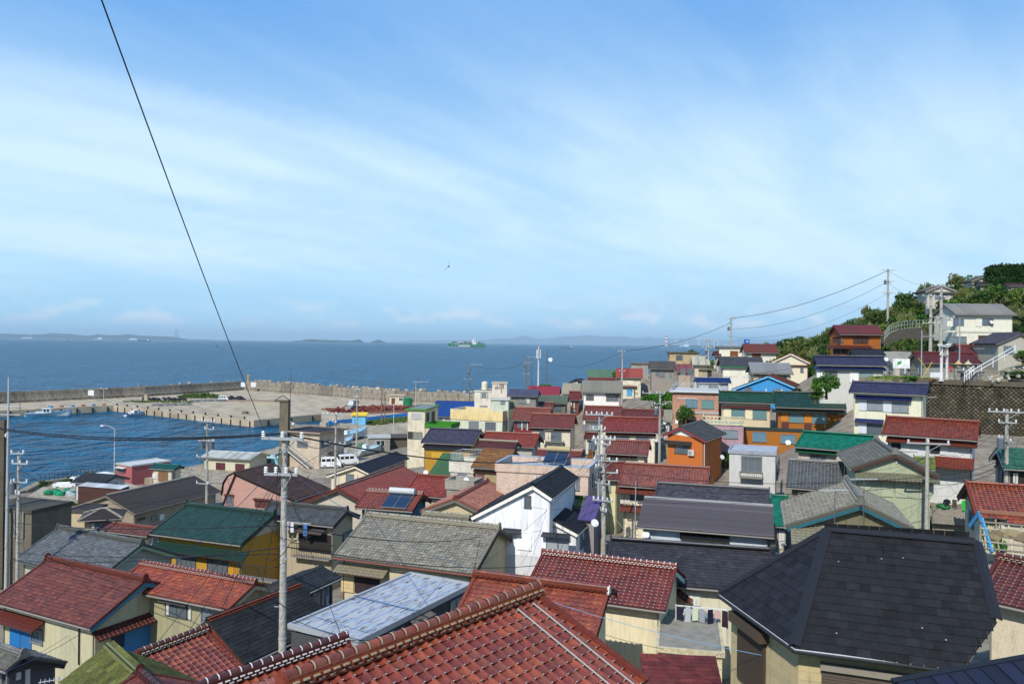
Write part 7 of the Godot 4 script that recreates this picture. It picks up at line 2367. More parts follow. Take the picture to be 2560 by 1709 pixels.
const WIRES := [
	["single black cable crossing the sky from the top left to the foreground pole",-4.79,29.09,-9,-8.28,21.72,-27,0.12,0.01,"1c1d20"],
	["heavy twin black cable over the harbour, upper strand left of the foreground pole",-28.45,20,-44,-7.67,21.86,-27,0.35,0.03,"1c1d20"],
	["heavy twin black cable over the harbour, lower strand left of the foreground pole",-28.45,19.94,-44,-7.76,21.84,-27,0.4,0.03,"1c1d20"],
	["thick black cable running right from the foreground pole past the vans",-7.67,21.83,-27,6.54,16.88,-60,0.9,0.03,"1c1d20"],
	["black cable in front of the narrow red roof, left of the foreground pole",-34.61,11.96,-56,-7.69,18.73,-27,0.25,0.02,"1c1d20"],
	["black cable across the beige roof, upper of the two",-7.63,18.72,-27,-1.33,12.47,-52,0.5,0.02,"1c1d20"],
	["black cable over the left grey roof, upper of two close strands",-34.61,9.86,-56,-7.63,17.78,-27,0.2,0.02,"1c1d20"],
	["black cable over the left grey roof, lower of two close strands",-34.93,9.39,-56,-7.64,17.99,-27,0.35,0.02,"1c1d20"],
	["black cable across the beige roof, lower of the two",-7.64,18.02,-27,4.83,10.21,-55,0.7,0.02,"1c1d20"],
	["thin cable over the harbour water, upper of two from the left pole",-34.91,16.86,-56,-31.11,16.85,-80,0.5,0.02,"1c1d20"],
	["thin cable over the harbour water, lower of two from the left pole",-34.31,16.71,-56,-30.11,16.7,-80,0.6,0.02,"1c1d20"],
	["thin cable sloping from the left pole across the brown roofs",-34.61,15.36,-56,-33.35,7.86,-84,0.9,0.01,"1c1d20"],
	["thin cable from the left pole over the long brown metal roof",-34.61,13.76,-56,-32.71,8.84,-84,0.8,0.01,"1c1d20"],
	["blue wire hanging from the foreground pole across the dark green roof",-8.31,20.32,-27,-21.37,10.96,-33,0.9,0.01,"1c2a6a"],
	["pale blue wire slanting from the foreground pole over the beige roof",-7.17,20.33,-27,-0.54,13.88,-38,0.5,0.01,"8fa6c8"],
	["pale blue wire sagging across the foreground red roofs to the black roofed house",-1.58,14.31,-37,8.76,15.16,-25,0.35,0.01,"7fa8cc"],
	["thin black service drop over the blue flat roof, leftmost",-7.67,13.71,-27,-5.51,13.6,-30,0.1,0.01,"1c1d20"],
	["thin black service drop over the blue flat roof, second from left",-7.67,13.91,-27,-5.14,13.58,-30,0.15,0.01,"1c1d20"],
	["thin black service drop over the blue flat roof, third from left",-7.67,15.31,-27,-5.08,13.42,-31,0.2,0.01,"1c1d20"],
	["thin black service drop over the blue flat roof, rightmost",-7.67,15.71,-27,-4.45,13.32,-31,0.25,0.01,"1c1d20"],
	["thin dark line beside the cream siding wall in the foreground",4.13,11.95,-36,6.64,12.03,-34,0.05,0.01,"1c1d20"],
	["black power cable strung right from the middle pole, upper strand",6.59,16.14,-56,28.21,16.29,-54,0.7,0.02,"1c1d20"],
	["black power cable strung right from the middle pole, lower strand",6.59,15.34,-56,28.19,15.77,-54,0.8,0.02,"1c1d20"],
	["black cable from the rust streaked pole to the right edge pole, upper",28.23,16.36,-54,37.38,16.86,-60,0.4,0.02,"1c1d20"],
	["black cable from the rust streaked pole to the right edge pole, middle",28.21,16.15,-54,37.38,16.46,-60,0.5,0.02,"1c1d20"],
	["black cable from the rust streaked pole to the right edge pole, lower",28.2,15.77,-54,37.38,16.16,-60,0.5,0.02,"1c1d20"],
	["black cable leaving the right edge pole out of the picture, upper",37.38,16.86,-60,39.12,16.93,-58,0.1,0.02,"1c1d20"],
	["black cable leaving the right edge pole out of the picture, lower",37.38,16.36,-60,39.13,16.5,-58,0.1,0.02,"1c1d20"],
	["cable rising from the right edge pole to the upper right",37.38,20.36,-60,47.14,23,-70,0.3,0.01,"1c1d20"],
	["long cable on the skyline from the tall pole up to the hillside pole",48.93,31.16,-178,70.77,39.55,-150,1.6,0.05,"1c1d20"],
	["thin cable below the long skyline cable to the hillside pole",48.93,28.76,-178,70.77,37.45,-150,2.2,0.03,"1c1d20"],
	["third thin cable sagging between the skyline pole and the hillside pole",48.93,26.96,-178,70.77,35.25,-150,2.8,0.02,"1c1d20"],
	["cable across the sea view from the white pole up to the tall skyline pole",22.22,23.67,-160,48.93,30.16,-178,1.2,0.04,"1c1d20"],
	["cable over the sea leading left from the white pole",22.22,23.67,-160,9.06,20.35,-205,2.2,0.03,"1c1d20"],
	["cable over the sea from the dark pole to the wooden pair",-10.5,19.12,-215,3.79,20.1,-208,1.6,0.04,"1c1d20"],
	["cable between the leaning hillside pole and the twin poles, upper",70.77,39.55,-150,64.67,34.34,-120,0.9,0.02,"1c1d20"],
	["cable between the leaning hillside pole and the twin poles, lower",70.77,37.45,-150,63.11,32.83,-120,1.2,0.02,"1c1d20"],
	["cable descending from the twin poles to the middle of the terraces",63.11,28.63,-120,32.09,20.93,-110,1.2,0.02,"1c1d20"],
	["cable from the harbour pole to the concrete pole by the cream house",-27.53,16.35,-142,-19.81,16.63,-90,1,0.02,"1c1d20"],
	["cable from the cream house pole to the foreground pole",-19.81,14.43,-90,-7.63,21.74,-27.3,0.9,0.02,"1c1d20"],
	["cable from the beige building pole sloping left over the storage shed",-19.81,13.33,-90,-30.51,10.65,-80,1.4,0.02,"1c1d20"],
	["blue wire draped over the charcoal purple roof",6.79,12.94,-50,12.12,11.8,-44,0.3,0.01,"22307a"],
	["pale wire slanting over the charcoal purple roof from the middle pole",6.59,13.94,-56,8.44,12.5,-46,0.3,0.01,"b8bcb8"],
	["black service wire from the middle pole to the white house",6.59,14.14,-56,1.36,14.53,-51,0.4,0.01,"1c1d20"],
	["second black service wire from the middle pole to the white house",6.59,13.74,-56,-0.4,12.96,-50,0.5,0.01,"1c1d20"],
	["black wire from the middle pole to the metal roofed house",6.59,13.34,-56,9.65,11.94,-57,0.3,0.01,"1c1d20"],
	["black wire from the concrete pole to the faded red roofs",6.59,15.64,-56,18.32,17.75,-98,1.3,0.02,"1c1d20"],
	["black wire from the blue grey pole over the red cluster",6.99,19.28,-63,36.58,24.48,-148,2.4,0.02,"1c1d20"],
	["wire dropping from the left house corner across the cream siding",-25.35,7.91,-47,-23.95,9.09,-38,0.1,0.01,"1c1d20"],
	["service wire from the foreground pole to the small maroon ridged roof at the",-7.67,20.71,-27,-11.79,13.08,-24.33,0.35,0.01,"25272a"],
	["service wire from the foreground pole to the red tiled roof with maroon ridge",-7.67,20.71,-27,-3.83,15.4,-21.55,0.35,0.01,"25272a"],
	["service wire from the foreground pole to the old house with a green mossy",-7.67,20.71,-27,-13.97,12.3,-27.23,0.35,0.01,"25272a"],
	["service wire from the foreground pole to the small red tiled roof joined to",-7.67,20.71,-27,-12.73,11.33,-30.61,0.35,0.01,"25272a"],
	["service wire from the foreground pole to the black slate roofed house edged in",-7.67,20.71,-27,-11.17,11.39,-33.69,0.35,0.01,"25272a"],
	["service wire from the left pole to the grey tiled house with pale green",-34.61,15.76,-56,-36.03,8.34,-59.22,0.35,0.01,"25272a"],
	["service wire from the left pole to the red tiled house with blue shutters",-34.61,15.76,-56,-30.47,8.91,-48.2,0.35,0.01,"25272a"],
	["service wire from the left pole to the dark green glazed tiled house with",-34.61,15.76,-56,-28.42,9.12,-64.59,0.35,0.01,"25272a"],
	["service wire from the left pole to the orange red tiled house with an",-34.61,15.76,-56,-23.34,9.82,-48.36,0.35,0.01,"25272a"],
	["service wire from the left pole to the narrow red tiled roof peeping out",-34.61,15.76,-56,-33.51,6.79,-73.31,0.35,0.01,"25272a"],
	["service wire from the twin transformer pole to the pink brick faced house with a",-30.51,15.85,-80,-20.98,9.24,-78.35,0.35,0.01,"25272a"],
	["service wire from the twin transformer pole to the narrow red tiled roof peeping out",-30.51,15.85,-80,-33.51,6.79,-73.31,0.35,0.01,"25272a"],
	["service wire from the twin transformer pole to the small porch with a dark brown",-30.51,15.85,-80,-41.68,6.58,-80.63,0.35,0.01,"25272a"],
	["service wire from the twin transformer pole to the dark green glazed tiled house with",-30.51,15.85,-80,-28.42,9.12,-64.59,0.35,0.01,"25272a"],
	["service wire from the twin transformer pole to the long red tiled house with a",-30.51,15.85,-80,-13.13,9.04,-75.51,0.35,0.01,"25272a"],
	["service wire from the cream house pole to the long red tiled house with a",-19.81,15.83,-90,-9.21,9.04,-88.61,0.35,0.01,"25272a"],
	["service wire from the cream house pole to the pink brick faced house with a",-19.81,15.83,-90,-19.27,9.24,-83.67,0.35,0.01,"25272a"],
	["service wire from the cream house pole to the bright red tiled roof between the",-19.81,15.83,-90,-10.2,9.32,-81.26,0.35,0.01,"25272a"],
	["service wire from the cream house pole to the cream gabled house with a black",-19.81,15.83,-90,-18.11,8.38,-100.14,0.35,0.01,"25272a"],
	["service wire from the cream house pole to the small house with a weathered brown",-19.81,15.83,-90,-3.59,11.59,-85.11,0.35,0.01,"25272a"],
	["service wire from the apartment pole to the red tiled house with white flecked",18.32,18.15,-98,15.21,12.3,-90.82,0.35,0.01,"25272a"],
	["service wire from the apartment pole to the orange house with a dark grey",18.32,18.15,-98,24.84,14.44,-94.14,0.35,0.01,"25272a"],
	["service wire from the apartment pole to the bright red tiled house with a",18.32,18.15,-98,18.79,13.38,-104.1,0.35,0.01,"25272a"],
	["service wire from the apartment pole to the small brown wooden house with a",18.32,18.15,-98,10.54,12.6,-102.61,0.35,0.01,"25272a"],
	["service wire from the apartment pole to the grey corrugated roof strip beside the",18.32,18.15,-98,21.45,14.33,-109.5,0.35,0.01,"25272a"],
	["service wire from the blue grey pole to the white house with a steep black",6.99,18.38,-63,4.72,14.82,-59.17,0.35,0.01,"25272a"],
	["service wire from the blue grey pole to the black slate roofed side wing of",6.99,18.38,-63,5.34,12.36,-55.53,0.35,0.01,"25272a"],
	["service wire from the blue grey pole to the house with a taupe grey horizontal",6.99,18.38,-63,9.22,12.48,-54.43,0.35,0.01,"25272a"],
	["service wire from the blue grey pole to the long purple grey flat tiled roof",6.99,18.38,-63,12.17,12.07,-64.51,0.35,0.01,"25272a"],
	["service wire from the blue grey pole to the second beige tiled ridge just behind",6.99,18.38,-63,-3.87,11.26,-57.82,0.35,0.01,"25272a"],
	["service wire from the middle pole to the house with a taupe grey horizontal",6.59,17.34,-56,9.22,12.48,-54.43,0.35,0.01,"25272a"],
	["service wire from the middle pole to the house with a charcoal purple flat",6.59,17.34,-56,5.87,11.67,-44.84,0.35,0.01,"25272a"],
	["service wire from the middle pole to the second beige tiled ridge just behind",6.59,17.34,-56,-3.87,11.26,-57.82,0.35,0.01,"25272a"],
	["service wire from the middle pole to the broad beige grey tiled roof with",6.59,17.34,-56,-2.34,11.18,-47.53,0.35,0.01,"25272a"],
	["service wire from the middle pole to the maroon tiled house with white mortar",6.59,17.34,-56,1.43,12.07,-41.14,0.35,0.01,"25272a"],
	["service wire from the rust streaked pole to the derelict red tiled house with a",28.27,17.68,-54,29.4,14.54,-49.57,0.35,0.01,"25272a"],
	["service wire from the rust streaked pole to the light green house with a pale",28.27,17.68,-54,25.82,15.85,-59.17,0.35,0.01,"25272a"],
	["service wire from the rust streaked pole to the narrow teal green roof squeezed between",28.27,17.68,-54,20.31,11.53,-59.28,0.35,0.01,"25272a"],
	["service wire from the rust streaked pole to the old grey tiled house with a",28.27,17.68,-54,17.37,15.06,-49.19,0.35,0.01,"25272a"],
	["service wire from the rust streaked pole to the dark green sheet roofed shed behind",28.27,17.68,-54,37.55,15.89,-59.85,0.35,0.01,"25272a"],
	["service wire from the right edge pole to the patch of yellow green mossy roof",37.38,19.26,-60,33.86,15.07,-64.54,0.35,0.01,"25272a"],
	["service wire from the right edge pole to the red tiled house with white storm",37.38,19.26,-60,37.41,17.44,-64.76,0.35,0.01,"25272a"],
	["service wire from the right edge pole to the light green house with a pale",37.38,19.26,-60,27.96,15.85,-66.58,0.35,0.01,"25272a"],
	["service wire from the right edge pole to the derelict red tiled house with a",37.38,19.26,-60,31.88,14.54,-48.67,0.35,0.01,"25272a"],
	["service wire from the right edge pole to the low grey tiled roof with white",37.38,19.26,-60,26.07,13.4,-63.64,0.35,0.01,"25272a"],
	["service wire from the white pole to the thin red roof strip behind the",22.22,22.67,-160,21.02,16.97,-164.21,0.35,0.01,"25272a"],
	["service wire from the white pole to the grey two storey house with a",22.22,22.67,-160,28.53,19.94,-162.33,0.35,0.01,"25272a"],
	["service wire from the white pole to the small dark red roof left of",22.22,22.67,-160,13.62,13.4,-162.5,0.35,0.01,"25272a"],
	["service wire from the white pole to the white walled house with a grey",22.22,22.67,-160,19.67,16,-145.47,0.35,0.01,"25272a"],
	["service wire from the white pole to the weathered cream house with a bright",22.22,22.67,-160,22.63,17.81,-168.97,0.35,0.01,"25272a"],
	["service wire from the beige house pole to the house with a dark slate roof",36.58,25.08,-148,39.05,20.95,-147.06,0.35,0.01,"25272a"],
	["service wire from the beige house pole to the small dusty red roofed wing beside",36.58,25.08,-148,34.7,19.65,-154.78,0.35,0.01,"25272a"],
	["service wire from the beige house pole to the cream gabled house with a small",36.58,25.08,-148,51.83,22,-139.53,0.35,0.01,"25272a"],
	["service wire from the beige house pole to the white house with a dusty red",36.58,25.08,-148,46.53,23.5,-157.21,0.35,0.01,"25272a"],
	["service wire from the beige house pole to the grey two storey house with a",36.58,25.08,-148,32.94,19.94,-161.71,0.35,0.01,"25272a"],
	["service wire from the twin shrine poles to the pale grey roofed house with two",64.67,33.44,-120,60.07,22.36,-118.36,0.35,0.01,"25272a"],
	["service wire from the twin shrine poles to the low house with a dark red",64.67,33.44,-120,65.07,22.71,-111.41,0.35,0.01,"25272a"],
	["service wire from the twin shrine poles to the dark red roofed house below the",64.67,33.44,-120,68.08,23.84,-119.31,0.35,0.01,"25272a"],
	["service wire from the twin shrine poles to the house with a dark grey roof",64.67,33.44,-120,75.28,25.54,-119.16,0.35,0.01,"25272a"],
	["service wire from the twin shrine poles to the large white house with a grey",64.67,33.44,-120,69.59,30.08,-124.51,0.35,0.01,"25272a"],
]
const DISHES := [
	["white satellite dish at the corner of the white house by the middle pole",5.32,13.77,-50,0.3,0.25],
	["white satellite dish on the pale blue grey wall under the metal roof",9.23,12.13,-54,-0.2,0.25],
	["white satellite dish on the corner of the flat roofed white cube",25.07,16.3,-72,-0.1,0.25],
	["white satellite dish low between the orange house and the white cube",21.79,13.52,-82,0.3,0.25],
	["white satellite dish on the balcony of the cream indigo roofed house",43.44,19.14,-84,0.2,0.25],
	["white satellite dish on the gutter of the dark red roof in the middle",18.84,12.61,-104,0.2,0.3],
	["white satellite dish left of the pink apartment pillar",22.4,13.69,-116,0,0.3],
	["white satellite dish on the pink apartment corner post",23.21,14.18,-112,0.1,0.3],
	["white satellite dish on the large white house wall",74.69,29.11,-124,0,0.3],
	["white satellite dish on the indigo roofed white house",47.04,23.51,-100,0.1,0.3],
	["small white dish on the concrete terrace",-4.34,11.59,-78,0.2,0.25],
	["small white dish beside the green sheet roof",-8.95,11.27,-84,0,0.25],
]
const ANTENNAS := [
	["white many armed television antenna low in the bottom left",-19.18,8.94,-34,0.5,1.6],
	["television antenna above the old grey tiled roof, left",16.32,15.7,-40,0.2,2.2],
	["television antenna above the old grey tiled roof, right",18.22,15.9,-41,0.1,2.4],
	["television antenna on the wide dark red roof",5.66,9.65,-120,0.1,2.4],
	["television antenna on the mustard house roof",-7.42,9.81,-108,0.1,1.8],
	["television antenna beside the cream indigo roofed house",43.69,17.36,-83,0.2,2.6],
	["small television antenna on the low red roof behind the torii",63.39,22.49,-108,0,2.6],
]
const SOLAR1 := Transform3D(Vector3(0.968,0.000,0.250),Vector3(-0.095,0.925,0.367),Vector3(-0.232,-0.379,0.896),Vector3(-9.31,11.81,-68.76))
const RUIN := [Vector3(27.43,15.41,-46.50),Vector3(27.49,14.36,-47.60),Vector3(27.02,13.59,-44.60),Vector3(29.42,15.45,-45.60)]
const BLACK := [Vector3(10.75,18.76,-27.00),Vector3(14.91,18.76,-25.38),Vector3(8.33,16.21,-23.21),Vector3(7.43,16.21,-28.23),Vector3(13.99,17.18,-22.82),Vector3(12.36,16.25,-21.72)]
const ROOF_TANK := Vector3(48.98,25.43,-166.00)
const HOUSES := [
	{n="tiled_house",l="house under the big brick red tiled roof in the foreground with a tan mortared ridge",x=-1.52,z=-15.59,y=12.69,yaw=0.8741,L=6.76,R=6.57,fw=2.86,fh=1.17,roof=["tile","8a3426"],rk="8e3a2c",dab=1,mort="b09a70",lines=1,wall=["plaster","d8c9a0"],bar="6a2a20"},
	{n="tiled_house",l="red tiled roof with maroon ridge caps ringed in white mortar beside the big foreground roof",x=-6.17,z=-21.16,y=10.2,yaw=0.8778,L=4.59,R=6.13,fw=2.1,fh=0.74,roof=["tile","8e3a2c"],rk="5a2a2c",mort="e8e4dc",wall=["plaster","c8bb98"],bar="6a2a20"},
	{n="tiled_house",l="house with orange red roof tiles, a curved brown bargeboard and a cream gable",x=1.33,z=-34.9,y=7.89,yaw=-0.3628,L=6.21,R=6.55,fw=2.12,fh=1.15,bw=1.6,bh=0.42,roof=["tile","984436"],rk="7d3228",endw=1,wall=["siding","d9c998"],bar="402420",curve=1,bare=1},
	{n="tiled_house",l="maroon tiled house with white mortar dabs in rows and a cream siding wall",x=5.19,z=-42.17,y=6.87,yaw=-0.3752,L=7.26,R=6.63,fw=2.89,fh=1.23,roof=["tile","7e302c"],rk="7a302c",mort="e8e4dc",dab=2,wall=["siding","d9c998"],bar="a8cfc0",bare=1,f=[["A","R",-6.43,4.6,-2.41,4.6,0.7,0.45,"tile","6e2a26"]]},
	{n="tiled_house",l="house with a charcoal purple flat tiled roof below the grey metal roof",x=10.56,z=-46.92,y=6.47,yaw=-0.2377,L=9.14,R=6.75,fw=3.68,fh=1.35,roof=["flat","3c3c44"],rk="37373e",wall=["siding","c9c3a0"],bar="444450",f=[["S","F",-0.08,4.25,0.71,4.98,2,"d8dccf"]]},
	{n="metal_roofed_house",l="house with a taupe grey horizontal metal roof and pale blue grey walls",x=14.05,z=-56.7,y=7.28,yaw=-0.2967,L=8.91,R=6.64,fw=4.13,fh=1.24,roof=["step","544f52"],rk="8a8a88",wall=["siding","b9c2cc"],bar="50484c",f=[["A","F",-1.56,5.09,1.62,5.09,0.5,0.3,"tile","23252c"]]},
	{n="tiled_house",l="long purple grey flat tiled roof rising behind the taupe metal roof",x=16.68,z=-65.69,y=6.87,yaw=-0.2967,L=8.94,R=6.45,fw=3,fh=1.05,roof=["flat","4c4b54"],rk="4c4b54",dab=1,wall=["siding","b8b4aa"],bar="505058"},
	{n="tiled_house",l="house with a long faded red tiled roof, skirt roof and bamboo screened window",x=14.46,z=-73.86,y=6.9,yaw=-0.2967,L=7.82,R=6.85,fw=3.29,fh=1.45,roof=["tile","96483c"],rk="8a4034",dab=1,wall=["plaster","d8c8a4"],bar="d8c8a4",f=[["A","F",-4.15,5.18,-0.56,5.18,0.8,0.45,"tile","7e3a30"],["W","F",-2.89,4.11,-2.24,4.8,2,"3a3028"],["S","F",-3.81,3.69,-2.93,4.75,1,"c8c4b8"],["W","F",-2.2,3.89,-1.42,4.8,2,"9a7438"],["A","F",-3.76,3.49,-1.91,3.49,0.8,0.4,"tile","7e3a30"]]},
	{n="tiled_house",l="dark red tiled wing with a lime wall",x=10.51,z=-79.71,y=6.55,yaw=-0.3142,L=1.91,R=6.61,fw=2.82,fh=1.21,roof=["tile","86382f"],rk="7a342a",wall=["plaster","c9c98a"],bar="5a3a30",f=[["W","F",-0.42,4.08,-0.02,4.83,2,"d8d8d0"]]},
	{n="white_house",l="white house with a steep black slate roof and a long slope to the left",x=2.65,z=-55.98,y=11.42,yaw=1.2809,L=8.3,R=4.39,fw=1.36,fh=0.79,bw=4.32,bh=2.42,o=0.3,g=0.3,roof=["slate","26282e"],rk="26282e",wall=["siding","e4e6ea"],bar="eceade",f=[["W","L",-0.6,2.79,-0.19,3.55,1,"4a5456"],["W","L",0.91,0.18,2.38,1.04,2,"e8eae8"],["S","L",-1.1,-0.01,-0.09,1.16,1,"eef0f0"],["A","L",-2.07,1.24,-0.81,1.24,0.5,0.1,"plain","34383c"],["A","L",0.61,1.18,2.46,1.18,0.5,0.1,"plain","34383c"]]},
	{n="tiled_house",l="broad beige grey tiled roof with a tall ridge in the middle of the village",x=-5.19,z=-52.26,y=5.98,yaw=-0.3666,L=9.71,R=7.21,fw=3.94,fh=1.81,roof=["tile","8a8270"],rk="8a8372",mort="c8c4b4",dab=2,oni=1,wall=["plaster","bfae80"],bar="3a3028",gut="8a4a42",f=[["A","F",-4.75,4.88,-1.14,4.88,0.75,0.4,"tile","8f8468"],["S","F",-4.56,3.13,-3.64,4.36,5,"c9a868","h"],["D","F",-3.58,3.16,-1.79,4.44,2,"33262a"]]},
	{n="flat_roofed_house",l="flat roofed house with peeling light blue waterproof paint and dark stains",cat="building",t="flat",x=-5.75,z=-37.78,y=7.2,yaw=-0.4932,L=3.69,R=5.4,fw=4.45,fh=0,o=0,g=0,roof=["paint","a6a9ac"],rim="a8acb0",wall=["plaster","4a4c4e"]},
	{n="slate_roofed_house",l="black slate roofed house edged in rusty red capping left of the blue flat roof",x=-11.58,z=-36.56,y=6.19,yaw=1.1003,L=5.75,R=6.83,fw=2.22,fh=1.43,roof=["slate","2c2e30"],rk="8a3a28",wall=["siding","6a665c"],bar="7a3028"},
	{n="tiled_house",l="small red tiled roof joined to the black slate roof on its left",x=-13.66,z=-32.42,y=6.13,yaw=1.0602,L=3.26,R=6.47,fw=2.25,fh=1.07,roof=["tile","8c3a30"],rk="6a3028",mort="d8d0c0",dab=2,wall=["siding","a89a78"],bar="6a2a20"},
	{n="mossy_house",l="old house with a green mossy slate roof and a cracked white ridge",x=-13.98,z=-28.79,y=7.1,yaw=-0.8212,L=3.3,R=6.38,fw=1.61,fh=0.98,bw=3.73,bh=2.29,roof=["moss","77745c"],rk="6a6e4c",wall=["siding","8a8468"],bar="4a4a38"},
	{n="tiled_house",l="small grey tiled house with a dark gable in the lower left corner",x=-24.75,z=-39.32,y=6.22,yaw=-0.5045,L=2.83,R=3.3,fw=0.81,fh=0.4,bw=2.15,bh=1.04,o=0.35,roof=["tile","6d6a62"],rk="7a7a78",oni=1,wall=["plaster","50545a"],bar="2c2e30"},
	{n="tiled_house",l="red tiled house with blue shutters and peeling turquoise bargeboards at the left edge",x=-25.46,z=-48.86,y=3.71,yaw=-0.4790,L=9.28,R=7.09,fw=3.45,fh=1.69,bw=3.55,bh=1.44,roof=["tile","7c3e38"],rk="6e302a",oni=1,wall=["siding","b8b184"],bar="3f7f8c",f=[["S","F",-3.56,2.78,-1.46,4.34,2,"1d6aa8"],["W","F",-1.46,3.39,-0.42,4.2,2,"1d5a7c"],["A","F",-5.95,4.75,-0.22,4.75,0.8,0.4,"tile","6a2a26"],["A","R",-3.19,4.94,3.12,4.94,0.6,0.35,"tile","5c2622"],["S","R",-2.04,3,1.11,4.85,3,"2a78b8"],["D","R",1.13,3.57,1.91,4.55,1,"142c44"],["P","F",2.85,2.92,3.06,4.97,"4a3c38"]]},
	{n="tiled_house",l="orange red tiled house with an olive gable behind the blue shuttered house",x=-18.93,z=-48.1,y=4.62,yaw=-0.4226,L=9.25,R=6.23,fw=2.13,fh=0.83,roof=["tile","a44836"],rk="7c3430",mort="d0c0b4",wall=["siding","9a9468"],bar="a8a070"},
	{n="tiled_house",l="grey tiled house with pale green gable trim on the left",x=-30.83,z=-59.75,y=3.14,yaw=-0.4809,L=9.72,R=7.04,fw=3.42,fh=1.64,roof=["tile","696c6f"],rk="5c605e",oni=1,wall=["plaster","a9ab9c"],bar="9aab84",gut="5a5e5c"},
	{n="tiled_house",l="dark green glazed tiled house with mustard walls and a balcony",x=-23.38,z=-66.34,y=3.92,yaw=-0.3722,L=9.11,R=6.91,fw=4.01,fh=1.51,roof=["tile","2f4c46"],rk="2c4640",oni=1,wall=["siding","b98a2c"],bar="4a4438",gwall="b8ad90",f=[["A","F",-4.45,4.65,4.89,4.65,0.8,0.45,"tile","24403a"],["W","F",-2.19,2.94,-0.26,4.12,4,"55524c"],["W","F",0.91,2.87,2.89,4.27,4,"55524c"],["R","F",4.02,2.97,7.66,4.03,"3c3a3a"]]},
	{n="tiled_house",l="narrow red tiled roof peeping out behind the grey roof on the left",x=-35.58,z=-74.97,y=4.09,yaw=-0.3491,L=6.03,R=3.32,fw=1.2,fh=0.42,o=0.35,roof=["tile","7c3a34"],rk="8a4a40",dab=1,wall=["plaster","b8ac88"],bar="5a4038"},
	{n="tiled_house",l="small grey tiled house with a laundry balcony behind the concrete pole",x=-16.9,z=-66.75,y=4.82,yaw=-0.3429,L=7.45,R=6.23,fw=2.07,fh=0.83,roof=["tile","57595a"],rk="4c4e4e",oni=1,wall=["plaster","a89a78"],bar="3c3a38",f=[["A","F",0.15,5.02,2.8,5.02,0.9,0.3,"step","4a4644"],["W","R",-1.46,3.67,0.01,4.32,2,"3a3c40"],["D","F",0.17,3.02,3.18,4.53,3,"2a2622"],["R","F",-0.12,2.7,3.41,3.77,"34302e"]]},
	{n="lean_to",l="low dark slate roof between the concrete pole and the beige tiled house",x=-10.67,z=-41.4,y=9.59,yaw=1.1698,L=3.05,R=3.32,fw=1.27,fh=0.42,o=0.35,roof=["slate","2f3236"],rk="2f3236",wall=["plaster","4c4a44"],bar="3a3c40"},
	{n="metal_roofed_house",l="long single storey house with a brown ribbed metal roof and a hipped porch",x=-42.48,z=-94.6,y=3.13,yaw=1.2403,L=13.96,R=4.6,fw=4.15,fh=1.7,bw=4.31,bh=1.46,roof=["step","443c38"],rk="8a8478",wall=["siding","ab9468"],bar="7a7468",f=[["W","L",-2.66,2.7,-1.97,3.44,2,"c8c0a8"],["D","F",-6.11,1.8,-4.93,2.06,1,"4a4238"],["W","F",-4.02,1.41,-3.25,1.96,2,"9aa0a0"],["S","F",-2.85,1.2,-2.15,1.88,1,"d8dcd8"]]},
	{n="hip_roofed_porch",l="small porch with a dark brown hipped roof in front of the long brown house",x=-41.93,z=-82.08,y=3.88,yaw=0.3491,L=0.47,R=3.65,fw=2,fh=0.75,hip=1.8,roof=["step","3c3432"],rk="8a8478",wall=["siding","ab9468"],bar="50463c"},
	{n="boat_shed",l="white shed with a dark slate roof and a red brown fence wall near the water",x=-57.3,z=-111.31,y=2.32,yaw=-0.2617,L=5.31,R=3.74,fw=2.61,fh=0.84,roof=["slate","33353a"],rk="33353a",wall=["siding","d4d6d4"],bar="5a5a58"},
	{n="fenced_lean_to",l="low lean-to with a white sheet roof and a red brown corrugated wall",cat="shed",t="flat",x=-53.49,z=-104.66,y=3.18,yaw=-0.2793,L=7,R=2.4,fw=0.65,fh=0,o=0,g=0,roof=["paint","a8acb0"],rim="a0a4a8",wall=["corr","5e3430"],slope=0.12},
	{n="pink_shed",l="pink harbour shed with a slanted pale sheet roof and ivy on its corner",cat="shed",t="flat",x=-59.03,z=-128.1,y=2.2,yaw=-0.5861,L=4.27,R=3,fw=3.29,fh=0,o=0,g=0,roof=["paint","c4c4c0"],rim="b8b8b4",wall=["plaster","a85a60"],f=[["A","F",-1.98,2.51,0.6,2.51,0.6,0.1,"plain","b8b8b0"],["W","F",-1.3,1.7,0.24,2.18,2,"4a4848"]]},
	{n="harbour_hut",l="small cream hut with a glossy teal tiled roof by the water",x=-52.46,z=-121.47,y=2.5,yaw=-0.2443,L=4.41,R=3.28,fw=1.22,fh=0.38,o=0.35,roof=["tile","20605c"],rk="20605c",wall=["plaster","c0b694"],bar="2c4a3c",f=[["D","F",-0.78,0.93,0.92,2.47,2,"7a5c40"],["D","F",1.54,1.33,2.16,2.44,1,"2c3440"],["S","F",-1.82,1.32,-0.87,2.09,2,"d8d0cc"]]},
	{n="storage_shed",l="pale yellow storage shed with two dark red shutters and a light metal roof",x=-47.28,z=-136.79,y=2.2,yaw=-0.2505,L=9.73,R=3.6,fw=3.05,fh=0.7,roof=["seam","b0b2ac"],rk="b0b2ac",wall=["siding","d8cc9c"],bar="b8b09a",f=[["S","F",-2.08,0.12,-0.32,2.02,3,"5c2430"],["S","F",1.64,0.4,3.38,2.03,3,"5c2430"]]},
	{n="cyan_hut",l="tiny pale cyan hut beside the yellow storage shed",cat="shed",t="flat",x=-41.55,z=-140.8,y=2.07,yaw=-0.2443,L=3.39,R=2.4,fw=1.25,fh=0,o=0,g=0,roof=["paint","b8d8d8"],rim="a8d4d4",wall=["siding","8fd0d0"],f=[["W","F",-0.98,1.38,-0.18,2.06,1,"26343a"]]},
